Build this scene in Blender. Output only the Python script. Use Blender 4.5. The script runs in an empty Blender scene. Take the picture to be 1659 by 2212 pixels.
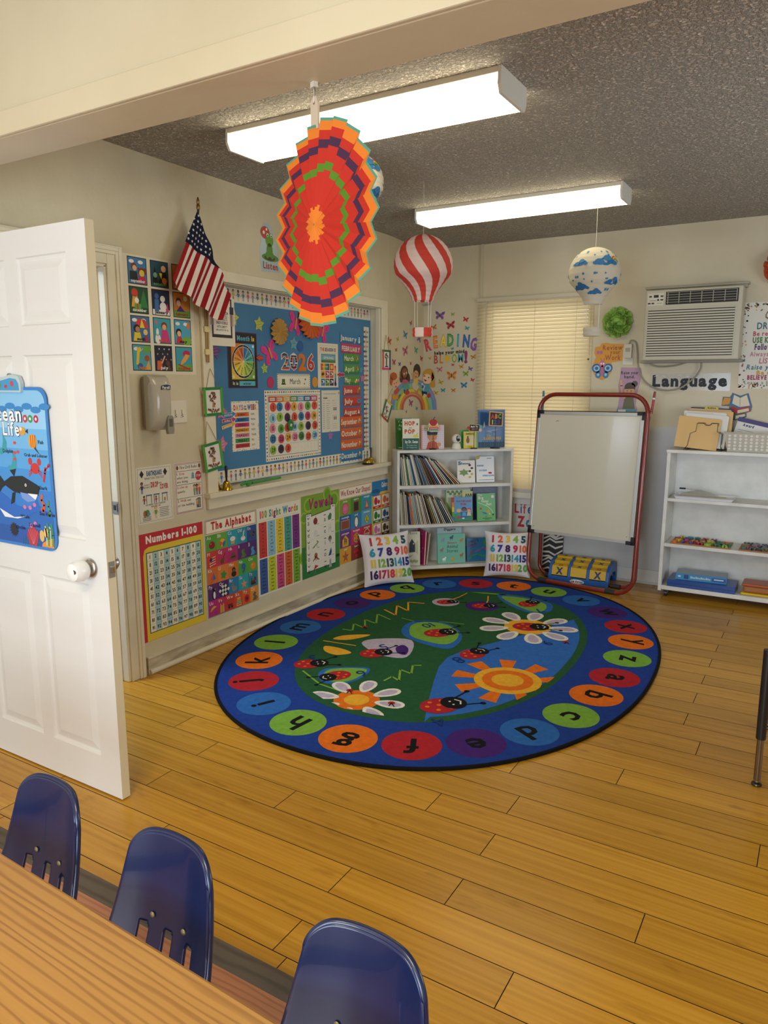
import bpy, math, random
from mathutils import Vector, Matrix
random.seed(11)
SC = bpy.context.scene
COL = SC.collection
PI = math.pi
# ---------------------------------------------------------------- camera
cam = bpy.data.objects.new('camera', bpy.data.cameras.new('camera'))
COL.objects.link(cam)
cam.location = (2.957, 0.0, 1.51)
cam.rotation_euler = (PI/2 - 0.173458, 0.0, 0.541082)
cam.data.sensor_fit = 'HORIZONTAL'
cam.data.sensor_width = 36.0
cam.data.lens = 36.0 * 1592.9 / 1659.0
cam.data.clip_start = 0.05
SC.camera = cam
# ---------------------------------------------------------------- world, light, exposure
wd = bpy.data.worlds.new('daylight'); SC.world = wd; wd.use_nodes = True
bg = wd.node_tree.nodes['Background']
bg.inputs[0].default_value = (1.0, 0.88, 0.68, 1); bg.inputs[1].default_value = 1.25
def area(name, loc, rot, sx, sy, power, col):
    l = bpy.data.lights.new(name, 'AREA'); l.shape = 'RECTANGLE'; l.size = sx; l.size_y = sy
    l.energy = power; l.color = col
    o = bpy.data.objects.new(name, l); o.location = loc; o.rotation_euler = rot; COL.objects.link(o); return o
# daylight through the large windows behind the viewer and in the right-hand wall, and the lamps of the near room
area('window_light', (2.35, -2.92, 1.15), (PI/2, 0, 0), 2.6, 1.7, 92, (0.64, 0.81, 1.0))
area('window_light', (4.93, 3.4, 1.35), (PI/2, 0, PI/2), 1.5, 1.2, 20, (0.72, 0.85, 1.0))
area('near_ceiling_light', (2.2, -0.6, 2.66), (0, 0, 0), 1.2, 0.3, 25, (1.0, 0.84, 0.60))
area('hall_light', (-0.75, 1.4, 2.2), (0, 0, 0), 0.5, 0.5, 20, (0.75, 0.86, 1.0))
SC.view_settings.view_transform = 'Standard'
SC.view_settings.look = 'None'
SC.view_settings.gamma = 1.0
SC.view_settings.use_curve_mapping = False
SC.view_settings.exposure = 1.06
try:
    SC.cycles.use_denoising = True
    SC.cycles.max_bounces = 8; SC.cycles.diffuse_bounces = 4; SC.cycles.glossy_bounces = 3
    SC.cycles.transmission_bounces = 4; SC.cycles.transparent_max_bounces = 8
    SC.cycles.caustics_reflective = False; SC.cycles.caustics_refractive = False
    SC.cycles.sample_clamp_indirect = 6.0
except Exception: pass
# ---------------------------------------------------------------- materials
def lin(c):
    c = c/255.0
    return c/12.92 if c <= 0.04045 else ((c+0.055)/1.055)**2.4
def rgb(h): return (lin(int(h[0:2],16)), lin(int(h[2:4],16)), lin(int(h[4:6],16)), 1.0)
MC = {}
def newmat(name):
    m = bpy.data.materials.new(name); m.use_nodes = True
    return m, m.node_tree, m.node_tree.nodes['Principled BSDF']
def P(h, rough=0.55, metal=0.0, spec=0.5, coat=0.0):
    k = (h, rough, metal, spec, coat)
    if k not in MC:
        m, nt, b = newmat('paint_'+h)
        b.inputs['Base Color'].default_value = rgb(h); b.inputs['Roughness'].default_value = rough
        b.inputs['Metallic'].default_value = metal; b.inputs['Specular IOR Level'].default_value = spec
        b.inputs['Coat Weight'].default_value = coat
        MC[k] = m
    return MC[k]
def nn(nt, t, **kw):
    n = nt.nodes.new(t)
    for k, v in kw.items():
        if k in n.inputs: n.inputs[k].default_value = v
        else: setattr(n, k, v)
    return n
def noise_mat(name, h1, h2, scale=8.0, rough=0.6, bump=0.2, bscale=60.0, dist=0.002, stretch=(1,1,1), detail=4.0, lo=0.35, hi=0.65, spec=0.4):
    m, nt, b = newmat(name); L = nt.links.new
    tc = nn(nt,'ShaderNodeTexCoord'); mp = nn(nt,'ShaderNodeMapping'); mp.inputs['Scale'].default_value = stretch
    L(tc.outputs['Object'], mp.inputs['Vector'])
    n1 = nn(nt,'ShaderNodeTexNoise', Scale=scale, Detail=detail); L(mp.outputs[0], n1.inputs['Vector'])
    r = nn(nt,'ShaderNodeValToRGB'); L(n1.outputs[0], r.inputs[0])
    r.color_ramp.elements[0].position = lo; r.color_ramp.elements[1].position = hi
    r.color_ramp.elements[0].color = rgb(h1); r.color_ramp.elements[1].color = rgb(h2)
    L(r.outputs[0], b.inputs['Base Color']); b.inputs['Roughness'].default_value = rough
    b.inputs['Specular IOR Level'].default_value = spec
    if bump > 0:
        n2 = nn(nt,'ShaderNodeTexNoise', Scale=bscale, Detail=3.0); L(mp.outputs[0], n2.inputs['Vector'])
        bp = nn(nt,'ShaderNodeBump', Strength=bump, Distance=dist); L(n2.outputs[0], bp.inputs['Height'])
        L(bp.outputs[0], b.inputs['Normal'])
    return m
WALL = noise_mat('cream_wall_paint','ccbf9e','d5c9aa',3.0,0.5,0.35,22,0.006)
WALLB = noise_mat('cream_wall_paint_back','cabea0','d4c8ac',2.0,0.55,0.25,18,0.005)
TRIM = noise_mat('cream_trim_gloss','dad0b4','e2d9c0',5.0,0.35,0.1,30,0.002)
WHT = noise_mat('white_door_paint','dddbd6','e6e4de',4.0,0.38,0.12,180,0.0006,(0.15,1,1))
SHELFW = noise_mat('worn_white_shelf_paint','d2d0c8','dedcd4',9.0,0.42,0.1,40,0.001)
BASEB = noise_mat('scuffed_baseboard','a4987c','d0c5aa',9.0,0.5,0.15,40,0.001,(1,.55,2.2),7.0,0.38,0.62)
BRASS = P('c9a23c',0.22,1.0); STEEL = P('b4b0a8',0.32,1.0); BLACK = P('16161a',0.45); CHROME = P('c8c8c8',0.18,1.0)
CEIL, nt, b = newmat('popcorn_ceiling'); L = nt.links.new
tc = nn(nt,'ShaderNodeTexCoord')
v1 = nn(nt,'ShaderNodeTexNoise', Scale=62.0, Detail=4.0, Roughness=0.65); L(tc.outputs['Object'], v1.inputs['Vector'])
rr = nn(nt,'ShaderNodeValToRGB'); L(v1.outputs[0], rr.inputs[0]); rr.color_ramp.elements[0].position=0.42; rr.color_ramp.elements[1].position=0.62
bp = nn(nt,'ShaderNodeBump', Strength=1.0, Distance=0.034); L(rr.outputs[0], bp.inputs['Height']); L(bp.outputs[0], b.inputs['Normal'])
r2 = nn(nt,'ShaderNodeValToRGB'); L(v1.outputs[0], r2.inputs[0]); r2.color_ramp.elements[0].position=0.35; r2.color_ramp.elements[1].position=0.6
r2.color_ramp.elements[0].color = rgb('c2b8a8'); r2.color_ramp.elements[1].color = rgb('e6ddcd'); L(r2.outputs[0], b.inputs['Base Color'])
b.inputs['Roughness'].default_value = 0.9
# bamboo planks: tone per plank comes from a mesh colour attribute
BAM, nt, b = newmat('bamboo_plank'); L = nt.links.new
tc = nn(nt,'ShaderNodeTexCoord'); at = nn(nt,'ShaderNodeAttribute', attribute_name='tone')
mp = nn(nt,'ShaderNodeMapping'); mp.inputs['Scale'].default_value=(1.6,70,1); L(tc.outputs['Object'], mp.inputs['Vector'])
ad = nn(nt,'ShaderNodeVectorMath', operation='ADD'); L(mp.outputs[0], ad.inputs[0]); 
sc_ = nn(nt,'ShaderNodeVectorMath', operation='SCALE'); sc_.inputs['Scale'].default_value=37.0; L(at.outputs['Color'], sc_.inputs[0]); L(sc_.outputs[0], ad.inputs[1])
n1 = nn(nt,'ShaderNodeTexNoise', Scale=1.0, Detail=4.0); L(ad.outputs[0], n1.inputs['Vector'])
mp2 = nn(nt,'ShaderNodeMapping'); mp2.inputs['Scale'].default_value=(7.0,26,1); L(tc.outputs['Object'], mp2.inputs['Vector'])
ad2 = nn(nt,'ShaderNodeVectorMath', operation='ADD'); L(mp2.outputs[0], ad2.inputs[0]); L(sc_.outputs[0], ad2.inputs[1])
n2 = nn(nt,'ShaderNodeTexNoise', Scale=1.0, Detail=2.5); L(ad2.outputs[0], n2.inputs['Vector'])
r1 = nn(nt,'ShaderNodeValToRGB'); L(n1.outputs[0], r1.inputs[0]); r1.color_ramp.elements[0].position=0.3; r1.color_ramp.elements[1].position=0.7
r1.color_ramp.elements[0].color=rgb('ad7a1c'); r1.color_ramp.elements[1].color=rgb('c6932f')
r2 = nn(nt,'ShaderNodeValToRGB'); L(n2.outputs[0], r2.inputs[0]); r2.color_ramp.elements[0].position=0.62; r2.color_ramp.elements[1].position=0.78
r2.color_ramp.elements[0].color=(0,0,0,1); r2.color_ramp.elements[1].color=(0.55,0.55,0.55,1)
mx = nn(nt,'ShaderNodeMix', data_type='RGBA'); L(r2.outputs[0], mx.inputs[0]); L(r1.outputs[0], mx.inputs[6]); mx.inputs[7].default_value=rgb('855510')
sp = nn(nt,'ShaderNodeSeparateColor'); L(at.outputs['Color'], sp.inputs[0])
mr = nn(nt,'ShaderNodeMapRange'); L(sp.outputs[0], mr.inputs[0]); mr.inputs[3].default_value=0.88; mr.inputs[4].default_value=1.1
hs = nn(nt,'ShaderNodeHueSaturation'); L(mr.outputs[0], hs.inputs['Value']); L(mx.outputs[2], hs.inputs['Color']); L(hs.outputs[0], b.inputs['Base Color'])
b.inputs['Roughness'].default_value=0.27; b.inputs['Specular IOR Level'].default_value=0.45
bp = nn(nt,'ShaderNodeBump', Strength=0.08, Distance=0.001); L(n1.outputs[0], bp.inputs['Height']); L(bp.outputs[0], b.inputs['Normal'])
def wood(name, h1, h2, h3, s=(2,40,2), rough=0.4, dist=5.0):
    m, nt, b = newmat(name); L = nt.links.new
    tc = nn(nt,'ShaderNodeTexCoord'); mp = nn(nt,'ShaderNodeMapping'); mp.inputs['Scale'].default_value=s
    L(tc.outputs['Object'], mp.inputs['Vector'])
    w = nn(nt,'ShaderNodeTexWave', Scale=1.0, Distortion=dist, Detail=3.0); w.bands_direction='Y'
    w.inputs['Detail Scale'].default_value=1.2; L(mp.outputs[0], w.inputs['Vector'])
    mp2 = nn(nt,'ShaderNodeMapping'); mp2.inputs['Scale'].default_value=(s[0]*4, s[1]*9, s[2]*4); L(tc.outputs['Object'], mp2.inputs['Vector'])
    n = nn(nt,'ShaderNodeTexNoise', Scale=1.0, Detail=5.0); L(mp2.outputs[0], n.inputs['Vector'])
    r = nn(nt,'ShaderNodeValToRGB'); L(w.outputs[0], r.inputs[0])
    r.color_ramp.elements[0].color=rgb(h1); r.color_ramp.elements[1].color=rgb(h2); r.color_ramp.elements[0].position=0.0; r.color_ramp.elements[1].position=0.45
    mx = nn(nt,'ShaderNodeMix', data_type='RGBA'); L(n.outputs[0], mx.inputs[0]); L(r.outputs[0], mx.inputs[6]); mx.inputs[7].default_value=rgb(h3)
    L(mx.outputs[2], b.inputs['Base Color']); b.inputs['Roughness'].default_value=rough
    return m
OAK = wood('oak_laminate_top','86592c','bb8e4d','a97d42',(1.0,20,1),0.40,11.0)
NEARW = wood('rosy_wood_floor','8f5636','b67a52','a96c48',(2.5,16,1),0.4,6.0)
STRIPW = wood('dark_transition_wood','3e352a','5c5042','4c4236',(2,30,2),0.5,5.0)
def weave(name, h, rough=0.95, amt=0.10, sc=420.0, bump=0.5):
    m, nt, b = newmat(name); L = nt.links.new
    tc = nn(nt,'ShaderNodeTexCoord'); n = nn(nt,'ShaderNodeTexNoise', Scale=sc, Detail=2.0); L(tc.outputs['Object'], n.inputs['Vector'])
    n3 = nn(nt,'ShaderNodeTexNoise', Scale=sc/9.0, Detail=3.0); L(tc.outputs['Object'], n3.inputs['Vector'])
    am = nn(nt,'ShaderNodeMath', operation='ADD'); L(n.outputs[0], am.inputs[0]); L(n3.outputs[0], am.inputs[1])
    mr = nn(nt,'ShaderNodeMapRange'); L(am.outputs[0], mr.inputs[0]); mr.inputs[1].default_value=0.6; mr.inputs[2].default_value=1.4
    mr.inputs[3].default_value=1-amt*2; mr.inputs[4].default_value=1+amt*2
    hs = nn(nt,'ShaderNodeHueSaturation'); hs.inputs['Color'].default_value=rgb(h); L(mr.outputs[0], hs.inputs['Value']); L(hs.outputs[0], b.inputs['Base Color'])
    b.inputs['Roughness'].default_value=rough; b.inputs['Specular IOR Level'].default_value=0.15
    bp = nn(nt,'ShaderNodeBump', Strength=bump, Distance=0.002); L(n.outputs[0], bp.inputs['Height']); L(bp.outputs[0], b.inputs['Normal'])
    return m
RUGC = {}
def RG(h):
    if h not in RUGC: RUGC[h] = weave('rug_pile_'+h, h)
    return RUGC[h]
def emis(name, col, st):
    m, nt, b = newmat(name); b.inputs['Emission Color'].default_value=(*col,1); b.inputs['Emission Strength'].default_value=st
    b.inputs['Base Color'].default_value=(0.9,0.88,0.8,1); b.inputs['Roughness'].default_value=0.3; return m
def trans(name, h, w, rough=0.8):
    m, nt, b = newmat(name); L = nt.links.new
    b.inputs['Base Color'].default_value=rgb(h); b.inputs['Roughness'].default_value=rough
    t = nn(nt,'ShaderNodeBsdfTranslucent'); t.inputs[0].default_value=rgb(h)
    ms = nn(nt,'ShaderNodeMixShader'); ms.inputs[0].default_value=w
    L(b.outputs[0], ms.inputs[1]); L(t.outputs[0], ms.inputs[2]); L(ms.outputs[0], nt.nodes['Material Output'].inputs[0]); return m
def clear(name, h, alpha, rough=0.15):
    m, nt, b = newmat(name); b.inputs['Base Color'].default_value=rgb(h); b.inputs['Alpha'].default_value=alpha
    b.inputs['Roughness'].default_value=rough; return m
# ---------------------------------------------------------------- glyphs of the built-in font, as 2D meshes
CH = "ABCDEFGHIJKLMNOPQRSTUVWXYZabcdefghijklmnopqrstuvwxyz0123456789.,!?'-:|/"
GL = {}
def make_glyphs():
    tmp = []
    for wt, off in ((0, 0.0), (1, 0.022), (2, 0.05)):
        for ch in CH:
            cu = bpy.data.curves.new('g', 'FONT'); cu.body = ch; cu.resolution_u = 2; cu.offset = off; cu.fill_mode = 'FRONT'
            o = bpy.data.objects.new('g', cu); COL.objects.link(o); tmp.append((wt, ch, o, cu))
    bpy.context.view_layer.update()
    dg = bpy.context.evaluated_depsgraph_get()
    hh = {}
    for wt, ch, o, cu in tmp:
        me = o.evaluated_get(dg).to_mesh()
        vs = [(v.co.x, v.co.y) for v in me.vertices]; fs = [tuple(p.vertices) for p in me.polygons]
        xs = [v[0] for v in vs]; ys = [v[1] for v in vs]
        if ch == 'H' and wt == 0: hh[0] = max(ys)-min(ys)
        GL[(ch, wt)] = (vs, fs, min(xs), max(xs))
        o.to_mesh_clear()
    h = hh[0]
    for k in list(GL):
        vs, fs, a, b_ = GL[k]
        GL[k] = ([((x-a)/h, y/h) for x, y in vs], fs, 0.0, (b_-a)/h)
    for wt, ch, o, cu in tmp:
        bpy.data.objects.remove(o); bpy.data.curves.remove(cu)
make_glyphs()
# ---------------------------------------------------------------- mesh builder
def frame(o, u, v):
    u = Vector(u).normalized(); v = Vector(v).normalized(); n = u.cross(v)
    return Matrix(((u.x,v.x,n.x,o[0]),(u.y,v.y,n.y,o[1]),(u.z,v.z,n.z,o[2]),(0,0,0,1)))
YB = 5.705
def LW(y, z, off=0.0): return frame((off,y,z),(0,1,0),(0,0,1))
def BDM(y, z, off=0.001): return LW(y, z, -0.085+off)
def BW(x, z, off=0.0): return frame((x,YB-off,z),(1,0,0),(0,0,1))
def T(x,y,z=0): return Matrix.Translation((x,y,z))
def RZ(a): return Matrix.Rotation(a,4,'Z')
def RX(a): return Matrix.Rotation(a,4,'X')
def RY(a): return Matrix.Rotation(a,4,'Y')
LIFT = 0.00035
class Mb:
    def __init__(s): s.v=[]; s.f=[]; s.m=[]; s.mats=[]; s.X=None
    def mi(s, mat):
        if isinstance(mat, str): mat = P(mat)
        if mat not in s.mats: s.mats.append(mat)
        return s.mats.index(mat)
    def add(s, vs, fs, mat):
        b = len(s.v)
        if s.X is not None: vs = [tuple(s.X @ Vector(p)) for p in vs]
        s.v += vs; i = s.mi(mat)
        for f in fs: s.f.append(tuple(b+k for k in f)); s.m.append(i)
        return s
    def box(s, x0,x1,y0,y1,z0,z1, mat):
        vs = [(x,y,z) for z in (z0,z1) for y in (y0,y1) for x in (x0,x1)]
        return s.add(vs, [(0,2,3,1),(4,5,7,6),(0,1,5,4),(2,6,7,3),(0,4,6,2),(1,3,7,5)], mat)
    def prism(s, pts, z0, z1, mat, smat=None):
        n = len(pts)
        ar = sum(pts[i][0]*pts[(i+1)%n][1]-pts[(i+1)%n][0]*pts[i][1] for i in range(n))
        if ar < 0: pts = pts[::-1]
        vs = [(p[0],p[1],z0) for p in pts]+[(p[0],p[1],z1) for p in pts]
        s.add(vs, [tuple(range(n,2*n)), tuple(reversed(range(n)))], mat)
        s.add(vs, [(i,(i+1)%n,n+(i+1)%n,n+i) for i in range(n)], smat or mat); return s
    def tube(s, path, r, mat, seg=10, closed=False, rs=None):
        path = [Vector(p) for p in path]; n = len(path); vs = []; fs = []; up = None
        for i,p in enumerate(path):
            a = path[i-1] if (i>0 or closed) else p; c = path[(i+1)%n] if (i<n-1 or closed) else p
            t = (c-a).normalized()
            if up is None: up = Vector((0,0,1)) if abs(t.z)<0.9 else Vector((1,0,0))
            q = t.cross(up).normalized(); up = q.cross(t).normalized(); rad = rs[i] if rs else r
            for k in range(seg):
                a_ = 2*PI*k/seg; vs.append(tuple(p+(q*math.cos(a_)+up*math.sin(a_))*rad))
        m = n if closed else n-1
        for i in range(m):
            for k in range(seg):
                j=(i+1)%n; fs.append((i*seg+k,i*seg+(k+1)%seg,j*seg+(k+1)%seg,j*seg+k))
        if not closed: fs += [tuple(reversed(range(seg))), tuple(range((n-1)*seg,n*seg))]
        return s.add(vs, fs, mat)
    def cyl(s, p0, p1, r, mat, seg=16, r1=None):
        return s.tube([p0,p1], r, mat, seg, rs=[r, r if r1 is None else r1])
    def lathe(s, prof, mat, seg=24, org=(0,0,0)):
        n=len(prof); vs=[]; fs=[]
        for r_,z_ in prof:
            for k in range(seg):
                a=2*PI*k/seg; vs.append((org[0]+r_*math.cos(a),org[1]+r_*math.sin(a),org[2]+z_))
        for i in range(n-1):
            for k in range(seg): fs.append((i*seg+k,i*seg+(k+1)%seg,(i+1)*seg+(k+1)%seg,(i+1)*seg+k))
        if prof[0][0] > 1e-5: fs.append(tuple(reversed(range(seg))))
        if prof[-1][0] > 1e-5: fs.append(tuple(range((n-1)*seg,n*seg)))
        return s.add(vs, fs, mat)
    def sph(s, c, r, mat, seg=16, sc=(1,1,1)):
        n=seg//2; vs=[]; fs=[]
        for i in range(n+1):
            t=PI*i/n
            for k in range(seg):
                a=2*PI*k/seg; vs.append((c[0]+r*sc[0]*math.sin(t)*math.cos(a),c[1]+r*sc[1]*math.sin(t)*math.sin(a),c[2]-r*sc[2]*math.cos(t)))
        for i in range(n):
            for k in range(seg): fs.append((i*seg+k,i*seg+(k+1)%seg,(i+1)*seg+(k+1)%seg,(i+1)*seg+k))
        return s.add(vs, fs, mat)
    # printed layers: flat shapes lifted a hair above each other
    def poly(s, pts, mat, l=1, z=0.0):
        n=len(pts); ar=sum(pts[i][0]*pts[(i+1)%n][1]-pts[(i+1)%n][0]*pts[i][1] for i in range(n))
        if ar<0: pts=pts[::-1]
        return s.add([(p[0],p[1],z+l*LIFT) for p in pts], [tuple(range(n))], mat)
    def rect(s, x0,y0,x1,y1, mat, l=1, z=0.0): return s.poly([(x0,y0),(x1,y0),(x1,y1),(x0,y1)], mat, l, z)
    def circ(s, x,y,r, mat, l=1, ry=None, n=18, z=0.0, rot=0.0):
        ry = ry or r; c,sn=math.cos(rot),math.sin(rot); o=[]
        for i in range(n):
            a=2*PI*i/n; px,py=r*math.cos(a),ry*math.sin(a); o.append((x+px*c-py*sn,y+px*sn+py*c))
        return s.poly(o, mat, l, z)
    def line(s, pts, w, mat, l=1, z=0.0):
        for a,b_ in zip(pts[:-1],pts[1:]):
            dx,dy=b_[0]-a[0],b_[1]-a[1]; d=math.hypot(dx,dy) or 1; nx,ny=-dy/d*w/2,dx/d*w/2; ex,ey=dx/d*w*0.2,dy/d*w*0.2
            s.poly([(a[0]+nx-ex,a[1]+ny-ey),(a[0]-nx-ex,a[1]-ny-ey),(b_[0]-nx+ex,b_[1]-ny+ey),(b_[0]+nx+ex,b_[1]+ny+ey)], mat, l, z)
        return s
    def border(s, x0,y0,x1,y1,w, mat, l=1):
        s.rect(x0,y0,x1,y0+w,mat,l); s.rect(x0,y1-w,x1,y1,mat,l); s.rect(x0,y0+w,x0+w,y1-w,mat,l); s.rect(x1-w,y0+w,x1,y1-w,mat,l); return s
    def text(s, t, x,y,h, mat, l=2, al='c', w=0, fit=None, rot=0.0, sx=1.0, slant=0.0, gap=0.16, z=0.0, cols=None):
        adv=0.0; pl=[]
        for i,ch in enumerate(t):
            if ch==' ': adv+=0.5; continue
            g=GL.get((ch,w))
            if g is None: adv+=0.4; continue
            pl.append((adv,g,i)); adv+=g[3]+gap
        W=(adv-gap)*h*sx
        if fit and W>0: sx=sx*fit/W; W=fit
        x0={'c':-W/2,'l':0.0,'r':-W}[al]; c,sn=math.cos(rot),math.sin(rot)
        for a,g,i in pl:
            vs=[]
            for px,py in g[0]:
                X=x0+(a+px+py*slant)*h*sx; Y=py*h
                vs.append((x+X*c-Y*sn,y+X*sn+Y*c,z+l*LIFT))
            s.add(vs,g[1],cols[i%len(cols)] if cols else mat)
        return s
    def sheet(s, w, h, mat, th=0.0006): return s.box(0,w,0,h,-th,LIFT*0.5,mat)
    def build(s, name, parent=None, M=None, smooth=False, bevel=0.0, ang=40, solid=0.0):
        me = bpy.data.meshes.new(name); me.from_pydata(s.v,[],s.f)
        for m in s.mats: me.materials.append(m)
        me.polygons.foreach_set('material_index', s.m)
        if smooth:
            me.polygons.foreach_set('use_smooth',[True]*len(me.polygons)); me.set_sharp_from_angle(angle=math.radians(ang))
        me.update()
        o = bpy.data.objects.new(name, me); COL.objects.link(o)
        if parent is not None: o.parent = parent
        if M is not None: o.matrix_local = M
        if solid:
            sm=o.modifiers.new('thick','SOLIDIFY'); sm.thickness=solid; sm.offset=0
        if bevel:
            bm=o.modifiers.new('bevel','BEVEL'); bm.width=bevel; bm.segments=2; bm.limit_method='ANGLE'; bm.angle_limit=math.radians(50)
        return o
def tag(o, label, cat, group=None):
    o['label']=label; o['category']=cat
    if group: o['group']=group
    return o
def thing(name, label, cat, M=None, group=None):
    o = bpy.data.objects.new(name, None); o.empty_display_size=0.05; COL.objects.link(o)
    if M is not None: o.matrix_world = M
    return tag(o,label,cat,group)
def struct(o): o['kind']='structure'; return o
def dup(root, M, label, group=None):
    r=root.copy(); COL.objects.link(r); r.matrix_world=M; r['label']=label
    if group: r['group']=group
    for ch in list(root.children):
        c=ch.copy(); COL.objects.link(c); c.parent=r
        for g in list(ch.children):
            d=g.copy(); COL.objects.link(d); d.parent=c
    return r
ORD=['first','second','third','fourth','fifth','sixth','seventh','eighth','ninth','tenth','eleventh','twelfth','thirteenth','fourteenth','fifteenth','sixteenth','seventeenth','eighteenth','nineteenth','twentieth','twenty-first','twenty-second','twenty-third','twenty-fourth','twenty-fifth','twenty-sixth','twenty-seventh','twenty-eighth','twenty-ninth','thirtieth','thirty-first','thirty-second']
def star(cx,cy,r,ri=0.45,n=5,rot=0.0): return [(cx+(r if i%2==0 else r*ri)*math.sin(PI*i/n+rot),cy+(r if i%2==0 else r*ri)*math.cos(PI*i/n+rot)) for i in range(2*n)]
def kid(b, x,y,h,skin,hair,top,bot,l=2,arms=True):
    b.rect(x-0.09*h,y,x-0.02*h,y+0.38*h,bot,l); b.rect(x+0.02*h,y,x+0.09*h,y+0.38*h,bot,l)
    b.poly([(x-0.11*h,y+0.34*h),(x+0.11*h,y+0.34*h),(x+0.13*h,y+0.66*h),(x-0.13*h,y+0.66*h)],top,l+1)
    if arms: b.line([(x-0.12*h,y+0.62*h),(x-0.27*h,y+0.42*h)],0.06*h,skin,l); b.line([(x+0.12*h,y+0.62*h),(x+0.27*h,y+0.42*h)],0.06*h,skin,l)
    b.circ(x,y+0.86*h,0.15*h,hair,l+1,n=9); b.circ(x,y+0.80*h,0.12*h,skin,l+2,n=9)
SKIN=['8a5a3a','c08a5e','e0b088','6a4028','d09a70']; HAIR=['2a201a','4a3020','c09040','1a1614','7a4a28']; TOPS=['3a7aa0','c84040','7a9a3a','8a8a90','d8a0a0','d0b040','4a6a9a','c84a80']; BOTS=['3a5a80','5a5a5a','202028','c8b890','6a8ab0']
def clip(poly,a,b_,c):
    o=[]; n=len(poly)
    for i in range(n):
        p,q=poly[i],poly[(i+1)%n]; dp=a*p[0]+b_*p[1]-c; dq=a*q[0]+b_*q[1]-c
        if dp>=0: o.append(p)
        if dp*dq<0: k=dp/(dp-dq); o.append((p[0]+(q[0]-p[0])*k,p[1]+(q[1]-p[1])*k))
    return o
# ================================================================ the room
XR=4.98; CZ=2.60
# floor: every plank row laid along X, butt joints staggered
def planks():
    vs=[];fs=[];tone=[]
    rows=[(1.300,1.3515)]; y=1.3515
    while y<YB: rows.append((y,min(y+0.1327,YB))); y+=0.1327
    J={1:1.793,2:1.116,3:1.788,4:2.112,5:1.362,6:2.108,7:1.838,8:2.095,9:1.62}
    for i,(a,b_) in enumerate(rows):
        if i in J: j=J[i]
        elif b_>3.2: j = 2.605 if i==14 else (2.515 if i%2==0 else 1.55+0.5*random.random())
        else: j=random.uniform(1.3,2.5)
        if i>14 and i%2==1: j=1.9+0.18*math.sin(i*2.1)
        x=j
        while x>-0.1: x-=1.264
        while x<XR:
            x1=x+1.264; g=0.0014
            c=[(max(x,-0.08)+g,a+g),(min(x1,XR)-g,a+g),(min(x1,XR)-g,b_-g),(max(x,-0.08)+g,b_-g)]
            k=len(vs); vs+= [(p[0],p[1],0.0) for p in c]; fs.append((k,k+1,k+2,k+3)); tone.append((random.random(),random.random(),random.random()))
            x=x1
    k=len(vs); n0=len(fs)
    for x0,x1,y0,y1,z in ((-0.09,XR,1.30,YB,-0.0022),): vs+=[(x0,y0,z),(x1,y0,z),(x1,y1,z),(x0,y1,z),(x0,y0,-.05),(x1,y0,-.05),(x1,y1,-.05),(x0,y1,-.05)]; fs+=[(k,k+1,k+2,k+3),(k,k+4,k+5,k+1),(k+7,k+6,k+5,k+4)]
    me=bpy.data.meshes.new('floor'); me.from_pydata(vs,[],fs); me.materials.append(BAM); me.materials.append(P('2a1a0c',0.8))
    at=me.color_attributes.new('tone','FLOAT_COLOR','CORNER'); li=0
    for pi,p in enumerate(me.polygons):
        if pi>=n0: p.material_index=1
        t=tone[pi] if pi<n0 else (0,0,0)
        for _ in p.loop_indices: at.data[_].color=(*t,1)
    o=bpy.data.objects.new('floor',me); COL.objects.link(o); struct(o)
planks()
b=Mb(); b.box(-0.1,XR,-3.0,1.247,-0.06,-0.015,NEARW); 
for i in range(16):
    yy=1.247-0.19*(i+1)
struct(b.build('floor'))
b=Mb(); b.prism([(1.247,-0.015),(1.305,0.004),(1.305,-0.02),(1.247,-0.02)],0,XR+0.1,STRIPW)
struct(b.build('trim_1',M=Matrix(((0,0,1,-0.05),(1,0,0,0),(0,1,0,0),(0,0,0,1)))))
b=Mb(); b.box(-1.6,0.0,1.0,3.0,-0.06,-0.002,P('6a4526',0.4)); b.box(-1.62,-1.6,0.8,3.2,-.06,2.6,P('c8ccd2',0.6)); b.box(-1.6,-0.12,2.9,2.92,-.06,2.6,P('c8ccd2',0.6)); b.box(-1.6,-0.12,0.98,1.0,-.06,2.6,P('c8ccd2',0.6)); b.box(-1.6,-0.12,1.0,2.9,2.4,2.42,P('c8ccd2',0.6))
struct(b.build('wall_hallway'))
# left wall: doorway y 1.60-2.40 and a shallow former window y 3.07-4.87
b=Mb()
def wbox(y0,y1,z0,z1): b.box(-0.12,0.0,y0,y1,z0,z1,WALL)
wbox(-3.0,1.58,-.06,2.9); wbox(1.58,2.40,2.055,2.9); wbox(2.40,3.07,-.06,2.9); wbox(3.07,4.87,-.06,0.90); wbox(3.07,4.87,2.06,2.9); wbox(4.87,5.0,-.06,2.9)
b.box(-0.12,-0.092,3.07,4.87,0.90,2.06,WALL)
b.prism([(0,5.0),(-0.075,YB),(-0.075,5.75),(-0.2,5.75),(-0.12,5.0)],-0.06,2.9,WALL)
struct(b.build('wall_left'))
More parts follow.
